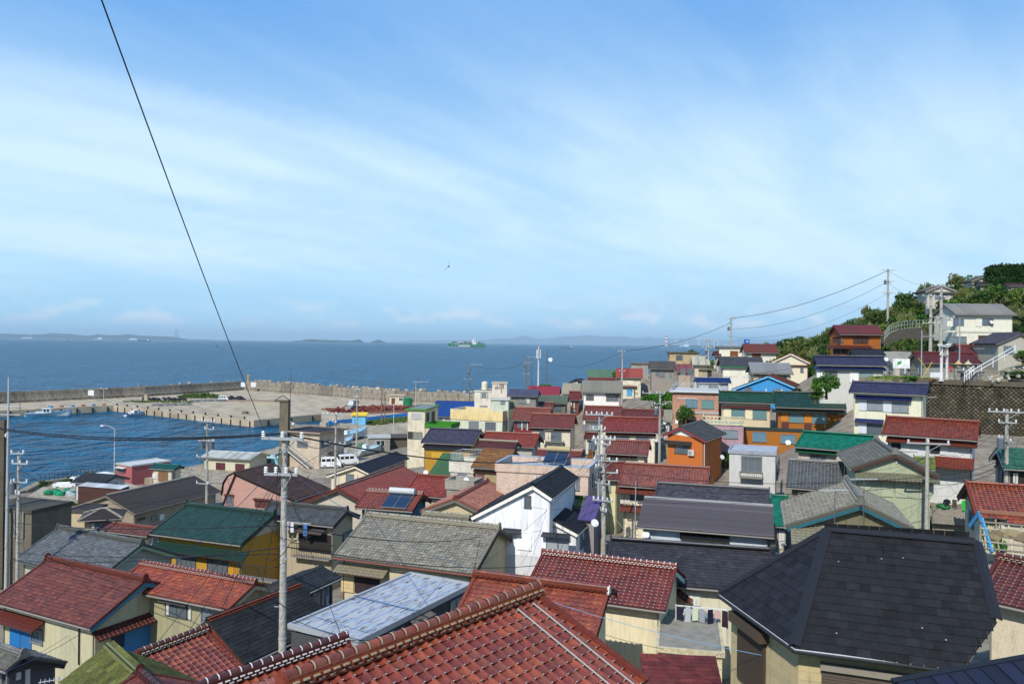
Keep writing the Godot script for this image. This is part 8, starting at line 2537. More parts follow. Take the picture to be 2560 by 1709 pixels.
	{n="brick_house",l="pink brick faced house with a curved brown roof edge",x=-26.75,z=-83.14,y=4.04,yaw=1.2606,L=6.59,R=7.66,fw=7.11,fh=2.26,bw=1.6,bh=3.4,o=0.15,g=0.12,roof=["slate","4b3a35"],rk="4b3a35",wall=["brick","c79a8c"],bar="241c20",round=1,f=[["W","L",-0.96,4.4,-0.17,5.14,2,"5a3a34"],["A","L",-1.22,5.31,-0.03,5.31,0.15,0.05,"plain","5a3430"],["S","L",2.42,4.34,4.01,5.05,3,"5a2c26"],["A","L",2.23,5.16,4.59,5.16,0.2,0.06,"plain","5a3430"]]},
	{n="concrete_building",l="two storey beige concrete building with an outside staircase at the harbour",cat="building",t="flat",x=-34.77,z=-141.7,y=3,yaw=-0.4103,L=7.09,R=6.2,fw=3.61,fh=0,o=0,g=0,roof=["gravel","34323a"],rim="a08a78",ov=0.6,wall=["concrete","bca88e"],f=[["W","F",-1.08,3.5,1.1,4.53,2,"6a665c"],["W","R",0.54,3.59,3.43,4.66,3,"5a666a"],["D","R",0.45,-1.73,3.49,0.93,2,"b8b8b8"]]},
	{n="cream_house",l="cream gabled house with a black ribbed metal roof in front of the parked vans",x=-17.93,z=-106.57,y=5.68,yaw=1.3229,L=13.56,R=3.7,fw=1.95,fh=0.8,bw=3.91,bh=1.42,roof=["seam","20232e"],rk="20232e",wall=["plaster","d2bf94"],bar="d8d0bc"},
	{n="tiled_house",l="long red tiled house with a white edged ridge and a pale gable",x=-14.42,z=-83.03,y=3.84,yaw=1.2803,L=14.68,R=7.09,fw=3.94,fh=1.69,roof=["tile","8a3026"],rk="7a3a30",mort="d8d0c8",dab=2,wall=["plaster","b8b0a0"],bar="4a3c36"},
	{n="tiled_wing",l="red tiled wing carrying a solar water heater beside the long red tiled house",x=-10.09,z=-69.35,y=5.49,yaw=-0.2531,L=5.23,R=6.34,fw=2.31,fh=0.94,roof=["tile","8c3228"],rk="8a4a40",mort="d8d0c8",dab=2,wall=["plaster","47808c"],bar="3a3634"},
	{n="tiled_house",l="bright red tiled roof between the solar heater roof and the concrete terrace",x=-7.69,z=-83.3,y=4.12,yaw=-0.3142,L=4.51,R=6.83,fw=3.27,fh=1.43,roof=["tile","9a3a30"],rk="8a382e",wall=["plaster","b0a890"],bar="5a3a30"},
	{n="tiled_house",l="pinkish red tiled gabled house with a patched cream gable",x=-3.36,z=-70.29,y=5.81,yaw=1.2938,L=8.93,R=6.24,fw=2.01,fh=0.84,bw=3.07,bh=1.24,roof=["tile","a6604e"],rk="7a3028",dab=1,wall=["siding","c0a878"],bar="6a6660"},
	{n="slate_roofed_house",l="small house with a weathered brown slate roof and rust streaked walls",x=-1.3,z=-87.35,y=6.39,yaw=-0.3491,L=3.77,R=6.95,fw=3.44,fh=1.55,roof=["slate","7a5636"],rk="6a4a34",wall=["siding","b49c68"],bar="7a6a50",f=[["S","F",-1.56,3.7,-0.5,4.68,2,"7a4a44"],["S","F",-0.39,3.8,1.24,4.61,3,"a08a50"],["A","F",-1.75,4.92,1.4,4.92,0.3,0.06,"plain","5a3428"]]},
	{n="tiled_house",l="mustard yellow house with a purple tiled roof and a sky blue fascia",x=-7.74,z=-111.06,y=5.96,yaw=-0.2565,L=7.42,R=6.88,fw=3.68,fh=1.48,o=0.3,roof=["flat","47465a"],rk="47465a",wall=["siding","c0902c"],bar="d8ccb8",f=[["A","F",-3.45,5.01,3.41,5.01,0.5,0.25,"tile","2a2e38"],["S","F",-3.37,4.54,3.34,4.74,1,"2f8ccc"],["S","F",-2.25,3.32,-0.56,4.08,2,"c4982f"]]},
	{n="balcony_house",l="white concrete house with a balcony floored in light green",cat="building",t="flat",x=-4.81,z=-89.29,y=6.73,yaw=-0.3142,L=2.71,R=4.2,fw=1.8,fh=0,o=0,g=0,roof=["paint","86c08a"],rim="d4d0c4",par=0.9,rail=1,wall=["concrete","c4bfb2"],f=[["W","F",-0.38,3.22,0.52,4.01,2,"8aa0a4"]]},
	{n="green_roofed_shed",l="low shed with a plain green sheet roof beside the balcony house",cat="shed",t="flat",x=-7.59,z=-93.49,y=7.24,yaw=-0.3142,L=2.67,R=2.6,fw=2,fh=0,o=0,g=0,roof=["paint","3a5a38"],rim="3a5a38",wall=["plaster","7a7a68"],slope=0.45},
	{n="pink_concrete_house",l="pale pink concrete house with a glossy blue painted flat roof",t="flat",x=3.47,z=-74.06,y=8,yaw=-0.2699,L=8.48,R=5.5,fw=2.49,fh=0,o=0,g=0,roof=["gloss","7f9fc0"],rim="9ab4cc",pc="c9b3a2",par=0.55,wall=["concrete","c9b3a2"]},
	{n="concrete_terrace",l="grey weathered concrete terrace wall crowded with junk",cat="terrace",t="flat",x=-4.58,z=-78.61,y=6.87,yaw=-0.3142,L=2.8,R=4,fw=1.1,fh=0,o=0,g=0,roof=["gravel","6a6860"],rim="a09c92",par=0.7,wall=["concrete","8f8c84"]},
	{n="guesthouse",l="pale green guesthouse with a yellow parapet band and a stair tower",cat="building",t="flat",x=-5.16,z=-146.92,y=4.2,yaw=-0.3555,L=10.04,R=7,fw=3.19,fh=0,o=0,g=0,roof=["gravel","8a8f88"],rim="e4e4d8",par=1.6,pc="dcbf74",wall=["concrete","cdd4c2"],f=[["W","F",-1.45,5.32,0.49,6.57,2,"a0a49c"],["W","F",1.75,5.18,3.76,6.57,2,"5a5654"],["W","R",0.84,5.38,2.29,6.68,1,"8a9090"]]},
	{n="stair_tower",l="pale green stair tower with a flat cap standing on the yellow banded guesthouse",cat="tower",t="flat",x=-2.02,z=-145.68,y=10.85,yaw=-0.0785,L=3.25,R=4,fw=1.5,fh=0,o=0,g=0,roof=["gravel","a0a49c"],rim="d0d4c8",ov=0.25,wall=["concrete","c4ccba"],f=[["W","F",0.2,3.11,0.98,3.89,1,"a8b0b0"]]},
	{n="guesthouse_annex",l="white flat roofed block with a water tank behind the yellow banded guesthouse",cat="building",t="flat",x=-4.72,z=-159.9,y=3.5,yaw=-0.2636,L=3.74,R=12,fw=3,fh=0,o=0,g=0,roof=["gravel","7a746a"],rim="d4cfc2",wall=["concrete","d4cdbe"]},
	{n="sign_tower",l="white rooftop tower with large black brush lettering facing the harbour",cat="tower",t="flat",x=-2.27,z=-157.01,y=11.25,yaw=-0.0439,L=2.89,R=6,fw=1.5,fh=0,o=0,g=0,roof=["gravel","5a4a44"],rim="c8c0b0",wall=["concrete","d8cfc0"]},
	{n="harbour_office",l="tall narrow cream building with bright green roof edges",cat="building",t="flat",x=-15.45,z=-140.12,y=3.2,yaw=-0.1399,L=3.01,R=10.4,fw=4.82,fh=0,o=0,g=0,roof=["gravel","7a8488"],rim="4a8c28",ov=0.35,wall=["concrete","d4ccb4"],f=[["S","F",-0.87,8.67,0.86,9.71,1,"a8aaa8"],["D","R",1.96,8.17,3.83,9.67,1,"38342e"],["D","R",-2.1,7.89,0.19,9.61,1,"38342e"],["W","F",-0.52,5.35,1.08,6.51,2,"b8a868"],["D","F",-1.45,5.31,-0.58,6.56,1,"3a3432"]]},
	{n="office_terrace",l="lower terrace of the cream building with green painted edges",cat="terrace",t="flat",x=-11.69,z=-135.64,y=4.31,yaw=-0.2443,L=4.51,R=6.5,fw=2.25,fh=0,o=0,g=0,roof=["paint","2c6030"],rim="3c8028",par=0.5,wall=["concrete","cfc7ae"]},
	{n="warehouse",l="long warehouse with a purple ridge band and a blue corrugated roof",x=-10.28,z=-169.19,y=3.2,yaw=-0.1396,L=11.7,R=9.32,fw=5.6,fh=2.8,roof=["seam","1c3f7e"],rk="3a3858",wall=["siding","c0c0b8"],bar="3a3858"},
	{n="tiled_house",l="house with a wide dark red tiled roof and a cream upper storey window",x=6.66,z=-124.41,y=6.85,yaw=-0.1745,L=6.82,R=7.07,fw=3.74,fh=1.67,roof=["tile","883c34"],rk="8e4a40",wall=["plaster","cfc2a4"],bar="5a3a34",f=[["W","F",0.02,3.42,1.58,4.6,2,"5a646c"],["W","F",-1.71,3.63,-0.97,4.59,2,"4a5258"],["A","F",-3.53,5.05,3.04,5.05,0.3,0.1,"plain","5a2824"]]},
	{n="tiled_house",l="long faded red tiled roof left of the wide dark red roof",x=3.93,z=-139.34,y=6.49,yaw=-0.2094,L=6.35,R=7.17,fw=3.95,fh=1.77,roof=["tile","95493d"],rk="9a5244",wall=["plaster","7a2c30"],bar="6a3a34"},
	{n="tiled_house",l="dusky red tiled roof just below the grey green corrugated roof",x=5.53,z=-151.54,y=7.48,yaw=-0.1745,L=5.29,R=6.28,fw=2.16,fh=0.88,roof=["tile","84423c"],rk="8a5048",wall=["plaster","a89c84"],bar="6a3a34"},
	{n="metal_roofed_house",l="house with a grey green corrugated roof in the middle distance",x=7.53,z=-159.46,y=7.9,yaw=-0.1396,L=7.79,R=6.66,fw=2.51,fh=1.26,roof=["corr","56645a"],rk="788078",wall=["plaster","6a6a60"],bar="50504a"},
	{n="metal_roofed_house",l="house with a plain crimson sheet roof near the shore",x=7.67,z=-184.48,y=10.44,yaw=-0.1396,L=7.43,R=4.61,fw=3.42,fh=1.71,roof=["sheet","84283c"],rk="84283c",wall=["plaster","a8a094"],bar="5a5048"},
	{n="slate_roofed_house",l="low house with a dull purple blue roof beside the lettered tower",x=2.42,z=-149.5,y=12.36,yaw=-0.1745,L=5.78,R=3.92,fw=2.26,fh=1.02,roof=["slate","4c4f66"],rk="4c4f66",wall=["siding","8e8e84"],bar="5a5450"},
	{n="metal_roofed_house",l="house with a pale grey corrugated roof left of the white walled house",x=13.07,z=-171.72,y=11.5,yaw=-0.1396,L=4,R=4.93,fw=4.52,fh=2.03,roof=["corr","9a9484"],rk="9a9484",wall=["plaster","9a9488"],bar="6a645c"},
	{n="white_house",l="white walled house with a grey corrugated roof and small brown windows",x=16.99,z=-149.48,y=10.8,yaw=-0.1396,L=7.43,R=7.27,fw=4.15,fh=1.87,roof=["corr","828078"],rk="8a8880",wall=["plaster","e0dcd4"],bar="6a6660",f=[["W","F",-2.75,3.94,-1.4,4.87,2,"4a3c30"],["W","F",0.89,3.84,3.11,4.86,3,"5a4a40"],["A","F",0.75,5.09,3.56,5.09,0.5,0.15,"plain","4a4c50"]]},
	{n="tiled_house",l="small dark red roof left of the white walled house",x=13.23,z=-164.83,y=10.7,yaw=-0.1396,L=2.43,R=4.38,fw=2.8,fh=1.48,roof=["tile","80302f"],rk="80302f",wall=["plaster","7a3c38"],bar="5a3430"},
	{n="tiled_house",l="red tiled house below the white walled house with a tiled notch",x=14.97,z=-129.48,y=7.59,yaw=-0.1745,L=6.03,R=7.24,fw=4.09,fh=1.84,roof=["tile","8a4238"],rk="8e4a40",wall=["plaster","d0c8b4"],bar="6a4038",f=[["W","F",-2.92,3.67,-1.95,4.64,2,"b0a8c0"],["W","F",-1.79,3.71,-0.5,4.68,2,"c0ccd0"]]},
	{n="tiled_house",l="dark red tiled roof in line to the right of the notched red roof",x=20.07,z=-121.38,y=8.73,yaw=-0.2094,L=5.96,R=6.32,fw=2.23,fh=0.92,roof=["tile","7a3432"],rk="80403a",wall=["plaster","b8b09c"],bar="6a3a34"},
	{n="tiled_house",l="bright red tiled house with a missing tile and blue curtained windows",x=16.14,z=-107.43,y=8.18,yaw=-0.1571,L=7.28,R=6.91,fw=3.43,fh=1.51,roof=["tile","943630"],rk="9a4436",wall=["plaster","d8ccb0"],bar="5a3430",f=[["A","F",-3.09,5.05,3.33,5.05,0.35,0.15,"tile","5a2824"],["W","F",-2.55,4.43,-0.16,4.84,4,"8aa0b8"],["W","F",0.74,4.47,2.35,4.79,3,"8aa0b8"]]},
	{n="tiled_house",l="scarlet tiled gabled house beside the guesthouse",x=0.15,z=-111.05,y=5.63,yaw=-0.2443,L=7.84,R=6.77,fw=3.14,fh=1.37,roof=["tile","993a2e"],rk="8e3e34",wall=["plaster","a8a49c"],bar="5a4a44"},
	{n="tiled_house",l="dark maroon tiled roof with a lichen spotted ridge and a turquoise gable",x=-1.52,z=-99.23,y=6.64,yaw=-0.3142,L=4.97,R=6.11,fw=1.66,fh=0.71,roof=["tile","682e2c"],rk="9a9078",wall=["plaster","4a7c78"],bar="3a5c5a"},
	{n="tiled_house",l="red tiled roof with a pale ridge behind the pale pink concrete house",x=5.43,z=-87.49,y=7.3,yaw=-0.2094,L=4.87,R=5.96,fw=1.52,fh=0.56,o=0.35,roof=["tile","8c3c32"],rk="b09080",wall=["plaster","a89c88"],bar="5a4038"},
	{n="tiled_house",l="red tiled house with white flecked ridge, black eave tiles and a grey side roof",x=13.76,z=-93.39,y=7.1,yaw=-0.2443,L=5.06,R=6.55,fw=2.69,fh=1.15,roof=["tile","8b3a33"],rk="8a4038",dab=2,wall=["plaster","c8bc9c"],bar="4a4c50",f=[["A","F",-2.24,5.08,1.26,5.08,0.35,0.15,"tile","5a2824"]]},
	{n="wooden_house",l="small brown wooden house with a rusty hipped roof among the red roofs",x=10.49,z=-103.83,y=7.4,yaw=-0.2094,L=1.6,R=5.97,fw=1.54,fh=0.57,o=0.35,roof=["tile","6e3028"],rk="6e3028",wall=["plank","8a5420"],bar="5a3020"},
	{n="orange_house",l="orange house with a dark grey roof, a white gable and an air conditioner",x=20.83,z=-91.87,y=9.24,yaw=1.0665,L=8.84,R=6.77,fw=2.97,fh=1.37,bw=2.09,bh=1.04,roof=["slate","484a4a"],rk="50524f",wall=["siding","b8662a"],bar="8a3444",gwall="e0ddd2",f=[["W","L",-0.7,3.75,0.94,4.77,2,"3a3c40"],["A","L",-2.09,5.03,1.22,5.03,0.5,0.25,"tile","3a3c40"],["X","L",0.89,3.64,1.54,4.23],["P","L",2.59,2.61,2.71,5.22,"d8d4cc"]]},
	{n="green_tiled_house",l="cream house with a green tiled roof and a balustraded balcony",x=32.7,z=-111,y=11.91,yaw=-0.2793,L=7.23,R=6.61,fw=2.81,fh=1.21,roof=["tile","26543f"],rk="36443c",wall=["plaster","c8b284"],bar="5a5a48",f=[["W","F",-1.86,3.23,-0.14,4.48,2,"6ab0a8"],["W","F",0.94,3.15,2.71,4.4,2,"6ab0a8"],["S","F",-2.88,3.22,-1.93,4.51,1,"d8c898"],["S","F",-0.06,3.1,0.88,4.43,1,"d8c898"],["A","F",-3.2,4.74,3.35,4.74,0.4,0.1,"plain","6a2a34"]]},
	{n="green_tiled_house",l="orange plank house with a dark green tiled roof and teal blinds",x=39.83,z=-106.8,y=11.67,yaw=-0.2793,L=8.68,R=7.09,fw=3.77,fh=1.69,roof=["tile","25493f"],rk="32403a",wall=["plank","b0702e"],bar="3c4a40",f=[["A","F",-4.76,5,4.11,5,0.6,0.3,"tile","2c3a36"],["W","F",-2.56,3.4,-0.85,4.7,2,"6ab0a8"],["W","F",0.28,3.35,2.04,4.67,2,"6ab0a8"],["S","F",-3.6,3.48,-2.65,4.71,1,"b87428"],["S","F",-0.72,3.43,0.22,4.58,1,"b87428"],["S","F",-3.5,2.41,-2.6,3.35,1,"5a2a28"],["S","F",-0.71,2.52,0.24,3.29,1,"5a2a28"]]},
	{n="plank_wing",l="lower orange plank wing under a green eave with sky blue blinds",t="flat",x=32.72,z=-99.62,y=11.25,yaw=-0.2793,L=6.94,R=3.4,fw=0.6,fh=0,o=0,g=0,roof=["paint","2c3a36"],rim="2c3a36",wall=["plank","b0702e"],f=[["W","F",-2.39,1.8,-0.76,3.01,2,"5aa8c8"],["W","F",0.98,1.76,2.65,2.83,2,"5aa8c8"]]},
	{n="mauve_house",l="mauve pink concrete house below the balustraded balcony",t="flat",x=26.21,z=-98.26,y=10.4,yaw=-0.2793,L=4.77,R=5.2,fw=2,fh=0,o=0,g=0,roof=["gravel","a8a890"],rim="c8c49c",par=0,wall=["concrete","a88c98"],bal=1,f=[["W","F",0.09,3.44,1.73,4.43,2,"a8b8c0"],["D","F",-0.18,-0.16,0.78,1.75,3,"34383a"]]},
	{n="white_cube_house",l="small white tiled cube of a house with a flat grey roof and window rail",t="flat",x=23.03,z=-75.47,y=9.02,yaw=-0.3491,L=4.06,R=6.2,fw=2.3,fh=0,o=0,g=0,roof=["paint","a8acb4"],rim="9a9ea8",par=0.12,wall=["tilewall","d8d8d2"],f=[["W","F",-0.94,4.39,0.86,5.64,3,"6a6a62"],["A","F",-0.97,5.78,0.88,5.78,0.12,0.02,"plain","74807c"],["R","F",-1.05,3.97,0.93,4.39,"5a5254"],["W","R",-9.15,3.15,-1.53,4.51,1,"4a5058"],["W","R",-43.64,-0.6,-21.81,1.44,1,"4a5058"]]},
	{n="green_roofed_house",l="house with a vivid teal green slate roof behind the grey tiled roofs",x=32.25,z=-78.07,y=9.89,yaw=-0.6001,L=6.85,R=6.52,fw=3.16,fh=1.12,roof=["flat","14705c"],rk="16705a",wall=["plaster","b8b0a0"],bar="1a6a50",f=[["A","F",-3.47,5.07,0.36,5.07,0.5,0.2,"flat","1a5c40"],["W","F",-2.12,4.14,-0.66,4.83,3,"5a3a2c"],["S","F",-3.22,4.12,-2.16,4.81,1,"b8ac9c"]]},
	{n="tiled_house",l="low grey tiled roof with white streaked tiles beside the white cube house",x=25.75,z=-67.2,y=10.7,yaw=-0.3840,L=4.26,R=4.56,fw=3.73,fh=1.66,roof=["tile","5e605f"],rk="787a76",dab=2,wall=["plaster","7a6a50"],bar="5a5448"},
	{n="light_green_house",l="light green house with a pale grey tiled roof and a dark brown bargeboard",x=29.26,z=-62.19,y=10.65,yaw=-1.8523,L=8.72,R=6.63,fw=3.02,fh=1.23,bw=2.93,bh=1.49,roof=["flat","6e6c64"],rk="7a7a76",oni=1,wall=["siding","9fa68a"],bar="4a3430",f=[["A","R",-2.88,5.07,2.72,5.07,0.7,0.4,"tile","7a7a66"],["S","R",0.08,3.41,2.39,4.57,3,"a4aa90"],["S","R",-2.49,3.42,-0.06,4.65,3,"a4aa90"],["V","R",-0.19,5.89,-0.08,6.07]]},
	{n="tiled_house",l="old grey tiled house with a thick lichen covered ridge and a turquoise gable board",x=19.54,z=-45.37,y=9.86,yaw=-1.8665,L=7.05,R=6.88,fw=3.74,fh=1.48,bw=2.65,bh=1.22,roof=["tile","7a7668"],rk="74726a",mort="b8b8b0",dab=2,oni=1,wall=["plaster","6e6a54"],bar="2c5a66",skirt=1,f=[["A","R",-3.31,5.46,3.49,5.46,1.5,0.75,"tile","8a8468"]]},
	{n="tiled_house",l="red tiled house with white storm shutters below the retaining wall",x=35.96,z=-68.08,y=12.24,yaw=-0.5760,L=7.05,R=6.6,fw=2.55,fh=1.2,roof=["tile","8c3828"],rk="8c3c30",wall=["siding","c4c8c8"],bar="5a2c24",f=[["A","F",-3.19,5.07,3.52,5.07,0.6,0.3,"tile","7e3428"],["S","F",-2.06,4.01,-0.76,4.83,2,"c8ccc8"],["D","F",-2.85,4.16,-2.12,4.83,1,"2c2a2c"],["S","F",0.86,3.95,2.19,4.74,2,"c8ccc8"],["D","F",0.09,4,0.83,4.81,1,"2c2a2c"],["A","F",0.46,3.73,3.32,3.73,1.3,0.7,"tile","84342a"]]},
	{n="blue_roofed_house",l="pale cream house with an indigo tiled roof and dark blue awnings",x=40.87,z=-85.96,y=14.75,yaw=-0.5760,L=7.47,R=6.35,fw=2.3,fh=0.95,roof=["flat","3c3f5c"],rk="3c3f5c",wall=["plaster","d4d2b8"],bar="5a5a58",f=[["A","F",-3.11,4.98,2.35,4.98,0.5,0.3,"tile","1c2c66"],["S","F",-2.79,3.45,-1.99,4.68,1,"c4c8cc"],["W","F",-1.95,3.54,-0.42,4.68,2,"b8bcc0"],["S","F",-0.4,3.41,0.45,4.66,1,"c4c8cc"],["W","F",0.49,3.44,2.05,4.64,2,"b8bcc0"],["A","F",-3.14,2.48,-0.31,2.48,0.5,0.3,"tile","1c2c66"],["S","F",-2.82,0.99,-1.98,2.17,1,"c4c8cc"],["W","F",-1.96,1.02,-0.5,2.17,2,"2c3436"]]},
	{n="blue_roofed_house",l="white house with an indigo tiled roof and scalloped blue eaves uphill",x=44.42,z=-104.98,y=17.28,yaw=-0.2443,L=8.42,R=6.4,fw=2.6,fh=1,roof=["flat","3c3f5c"],rk="3c3f5c",wall=["siding","d8d8d0"],bar="5a5c60",f=[["A","F",-4.52,5.03,4.11,5.03,0.5,0.25,"tile","27407c"],["W","F",-3.19,3.71,-1.66,4.6,2,"5a5448"],["W","F",1,3.64,2.59,4.49,2,"a8c8c4"],["S","F",-4.18,3.44,-3.26,4.53,1,"dcdcd8"],["S","F",-0.15,3.15,0.93,4.51,1,"dcdcd8"]]},
	{n="blue_gabled_house",l="low house with a sky blue gable and a rusty maroon sheet roof",x=39.78,z=-121.88,y=16.17,yaw=1.1519,L=8.5,R=4.5,fw=3.81,fh=1.6,bw=5.32,bh=2.23,roof=["seam","5a2c28"],rk="6a2c28",wall=["plaster","3f8cc4"],bar="6cbce8"},
	{n="metal_roofed_house",l="cream house with a grey ribbed roof behind the sky blue gable",x=41.22,z=-127.55,y=17.81,yaw=-0.1396,L=6.4,R=4.47,fw=3.14,fh=1.57,roof=["corr","80848a"],rk="9a9c98",wall=["plaster","c8b888"],bar="7a7a78"},
	{n="cream_gabled_house",l="cream gabled house with a small red roof on the hillside",x=50.28,z=-143.29,y=16.8,yaw=1.2217,L=7,R=7.05,fw=3.29,fh=1.65,bw=3.76,bh=1.88,roof=["seam","7e3036"],rk="7e3036",wall=["plaster","d4c8a8"],bar="d8d0bc",f=[["A","L",-0.08,4.86,3.26,4.86,0.3,0.12,"tile","8a4030"],["W","L",1.61,3.66,2.1,4.5,2,"5a6468"]]},
	{n="slate_roofed_house",l="house with a dark slate roof and a bright green gutter line",x=42.88,z=-149.45,y=15.75,yaw=-0.1396,L=7.91,R=7.12,fw=3.45,fh=1.72,roof=["slate","46484e"],rk="46484e",wall=["plaster","d4d0c4"],bar="5a5a58",gut="1c9a50",f=[["S","F",-3.34,3.58,-0.85,4.68,2,"e0dccc"],["S","F",0.1,3.55,1.01,4.65,1,"e0dccc"]]},
	{n="beige_house",l="beige house with a cream sheet roof and a small front gable",x=35.44,z=-149.72,y=16.01,yaw=-0.1745,L=3.28,R=6.89,fw=3.3,fh=1.49,roof=["seam","a8a492"],rk="a8a492",wall=["plaster","c4b290"],bar="6a6460",f=[["W","F",-3.66,3.43,-2.82,4.61,3,"6a6258"],["W","F",-2.38,3.43,-1.23,4.56,3,"5a544c"],["A","F",-0.44,4.58,2.85,4.58,0.4,0.15,"tile","8a8a68"],["S","F",-0.43,3.31,1.1,4.44,2,"a8946c"],["D","F",1.13,3.28,1.94,4.38,1,"3c3430"]]},
	{n="grey_house",l="grey two storey house with a dark ribbed roof facing the sea",x=31.1,z=-164.62,y=14.74,yaw=-0.1396,L=5.45,R=6.83,fw=3.18,fh=1.43,roof=["corr","504e50"],rk="5a585a",wall=["plaster","8e8880"],bar="5a5450",f=[["W","F",-1.41,4.08,-0.73,5.04,2,"6a6864"],["W","F",-0.69,3.75,0.43,4.79,2,"9a9488"]]},
	{n="tiled_wing",l="small dusty red roofed wing beside the grey two storey house",x=34.1,z=-157.72,y=14.45,yaw=-0.1745,L=3.2,R=6.74,fw=3.34,fh=1.34,roof=["seam","7a4446"],rk="7a4446",wall=["plaster","a8927c"],bar="6a4a48",f=[["W","F",-2.79,3.91,-2.39,4.91,1,"4aa8a8"]]},
	{n="weathered_house",l="weathered cream house with a bright red roof and a sky blue door",x=25.38,z=-171.6,y=12.61,yaw=-0.1396,L=5.72,R=7.17,fw=3.54,fh=1.77,roof=["sheet","98332f"],rk="8a302c",wall=["plaster","cfc8a8"],bar="7a746c",f=[["D","F",-0.54,1.48,0.57,3.01,1,"4c9ccc"],["A","F",-1.45,3.56,1.59,3.56,0.5,0.2,"tile","8a4440"],["S","F",-1.46,3.91,0.86,4.9,1,"d8d4c0"]]},
	{n="metal_roofed_house",l="house with a dull green sheet roof at the edge of the sea",x=20.7,z=-184.68,y=14.55,yaw=-0.1047,L=6.18,R=4.51,fw=3.22,fh=1.61,roof=["sheet","4d6a54"],rk="4d6a54",wall=["plaster","b8b4b4"],bar="6a6a64"},
	{n="tiled_house",l="thin red roof strip behind the white walled house",x=18.79,z=-165.7,y=14.27,yaw=-0.1047,L=5.76,R=3.6,fw=1.8,fh=0.7,roof=["tile","8c3c34"],rk="8c3c34",wall=["plaster","a8a098"],bar="6a5a54"},
	{n="blue_gabled_hut",l="little hut with a bright blue gable by the shore",x=16.23,z=-192.32,y=13.34,yaw=1.1868,L=5,R=3.29,fw=0.77,fh=0.39,bw=2,bh=1,o=0.35,roof=["seam","3a3c40"],rk="3a3c40",wall=["plaster","2a78bc"],bar="2c3034"},
	{n="pink_apartment",l="pink concrete apartment house with teal curtains and a railed flat roof",cat="building",t="flat",x=28.88,z=-124.57,y=9.99,yaw=-0.2443,L=6.85,R=8,fw=3.5,fh=0,o=0,g=0,roof=["paint","b8bcc0"],rim="d0d4d4",ov=0.5,rail=1,wall=["concrete","b48a74"],f=[["W","F",-1.5,5.51,0.32,6.83,2,"7ab4c4"],["W","F",0.94,5.43,2.7,6.74,2,"6ac0b0"],["S","F",-2.76,6.81,0.36,6.94,1,"d4c8c0"],["S","F",-2.89,4.6,3.46,4.99,1,"a8a09c"],["D","F",-1.72,3.02,0.32,3.59,2,"241c18"]]},
	{n="flat_white_house",l="small white flat roofed house with wooden window shutters uphill",t="flat",x=45.54,z=-167.25,y=19.65,yaw=-0.1047,L=4.56,R=5,fw=2.5,fh=0,o=0,g=0,roof=["gravel","5a5a58"],rim="6a6a64",ov=0.3,wall=["plaster","d8d6c4"],f=[["S","F",-0.11,3.22,1.52,4.28,3,"7a4420"]]},
	{n="tiled_house",l="white house with a dusty red ribbed roof at the top of the terrace row",x=49.54,z=-159.66,y=20.8,yaw=-0.1047,L=6.48,R=4.55,fw=3.3,fh=1.65,roof=["corr","6e3434"],rk="6e3434",wall=["plaster","d8d4c4"],bar="7a4a44",f=[["S","F",-1.83,2.11,-0.19,2.81,2,"7a3c1c"]]},
	{n="derelict_house",l="derelict tan flat roofed house overgrown with ivy above the sea",t="flat",x=41.24,z=-192.14,y=19.69,yaw=-0.1047,L=6.68,R=3.6,fw=2.5,fh=0,o=0,g=0,roof=["gravel","5a564c"],rim="6a6252",ov=0.4,wall=["concrete","b09a6a"],f=[["W","F",-1.77,1.76,-0.33,2.86,2,"30383c"]]},
	{n="concrete_shed",l="low grey concrete shed between the red roof and the grey house",cat="shed",t="flat",x=28.77,z=-179.3,y=17.86,yaw=-0.1047,L=3.76,R=3,fw=1.5,fh=0,o=0,g=0,roof=["gravel","6a6458"],rim="7a7264",ov=0.3,wall=["concrete","9a968e"]},
	{n="wooden_house",l="two storey orange wooden house with a maroon ribbed roof on the hillside",x=55.96,z=-129.81,y=21.65,yaw=-0.0524,L=7.08,R=6.87,fw=2.95,fh=1.47,roof=["corr","66303a"],rk="70404a",wall=["plank","b0662a"],bar="5a2a2c",f=[["A","F",-4.63,5.22,1.45,5.22,0.45,0.12,"plain","5a2a2c"],["S","F",-4.43,3.95,-3.12,4.91,6,"4a2c28"],["W","F",-3.12,4.06,-2.84,4.88,1,"20242a"],["S","F",-1.19,3.9,1.18,4.95,6,"4a2c28"],["A","F",-5.45,3.57,1.47,3.57,1,0.45,"tile","66302e"],["D","F",-4.36,2.28,-2.04,3.1,3,"30242a"]]},
	{n="white_house",l="large white house with a grey ribbed roof overlooking the shrine",x=73.92,z=-127.84,y=24.88,yaw=-0.0349,L=9.42,R=7.21,fw=4.02,fh=1.81,roof=["corr","7e8080"],rk="8a8c8a",wall=["plaster","d8d6c4"],bar="7a7a74",f=[["W","F",-4.79,3.73,-3.2,4.75,2,"2c4a78"],["W","F",-0.32,3.81,1.31,4.8,2,"34424c"],["S","F",-5.76,3.56,-4.85,4.83,1,"dcdacc"],["S","F",-1.37,3.61,-0.37,4.88,1,"dcdacc"],["S","F",-6.42,2.63,2.56,2.91,1,"c8c6b4"],["W","F",-5.28,0.97,-2.75,1.96,4,"9ab0b4"],["D","F",-0.93,0.88,0.72,2.19,2,"4a3a34"]]},
	{n="tiled_house",l="low house with a dark red tiled roof behind the shrine gate",x=61.98,z=-114.45,y=20.01,yaw=-0.1396,L=7.96,R=4.26,fw=3.12,fh=1.36,roof=["tile","6e2a2c"],rk="6e2a2c",wall=["plank","9a9a8a"],bar="7a7468"},
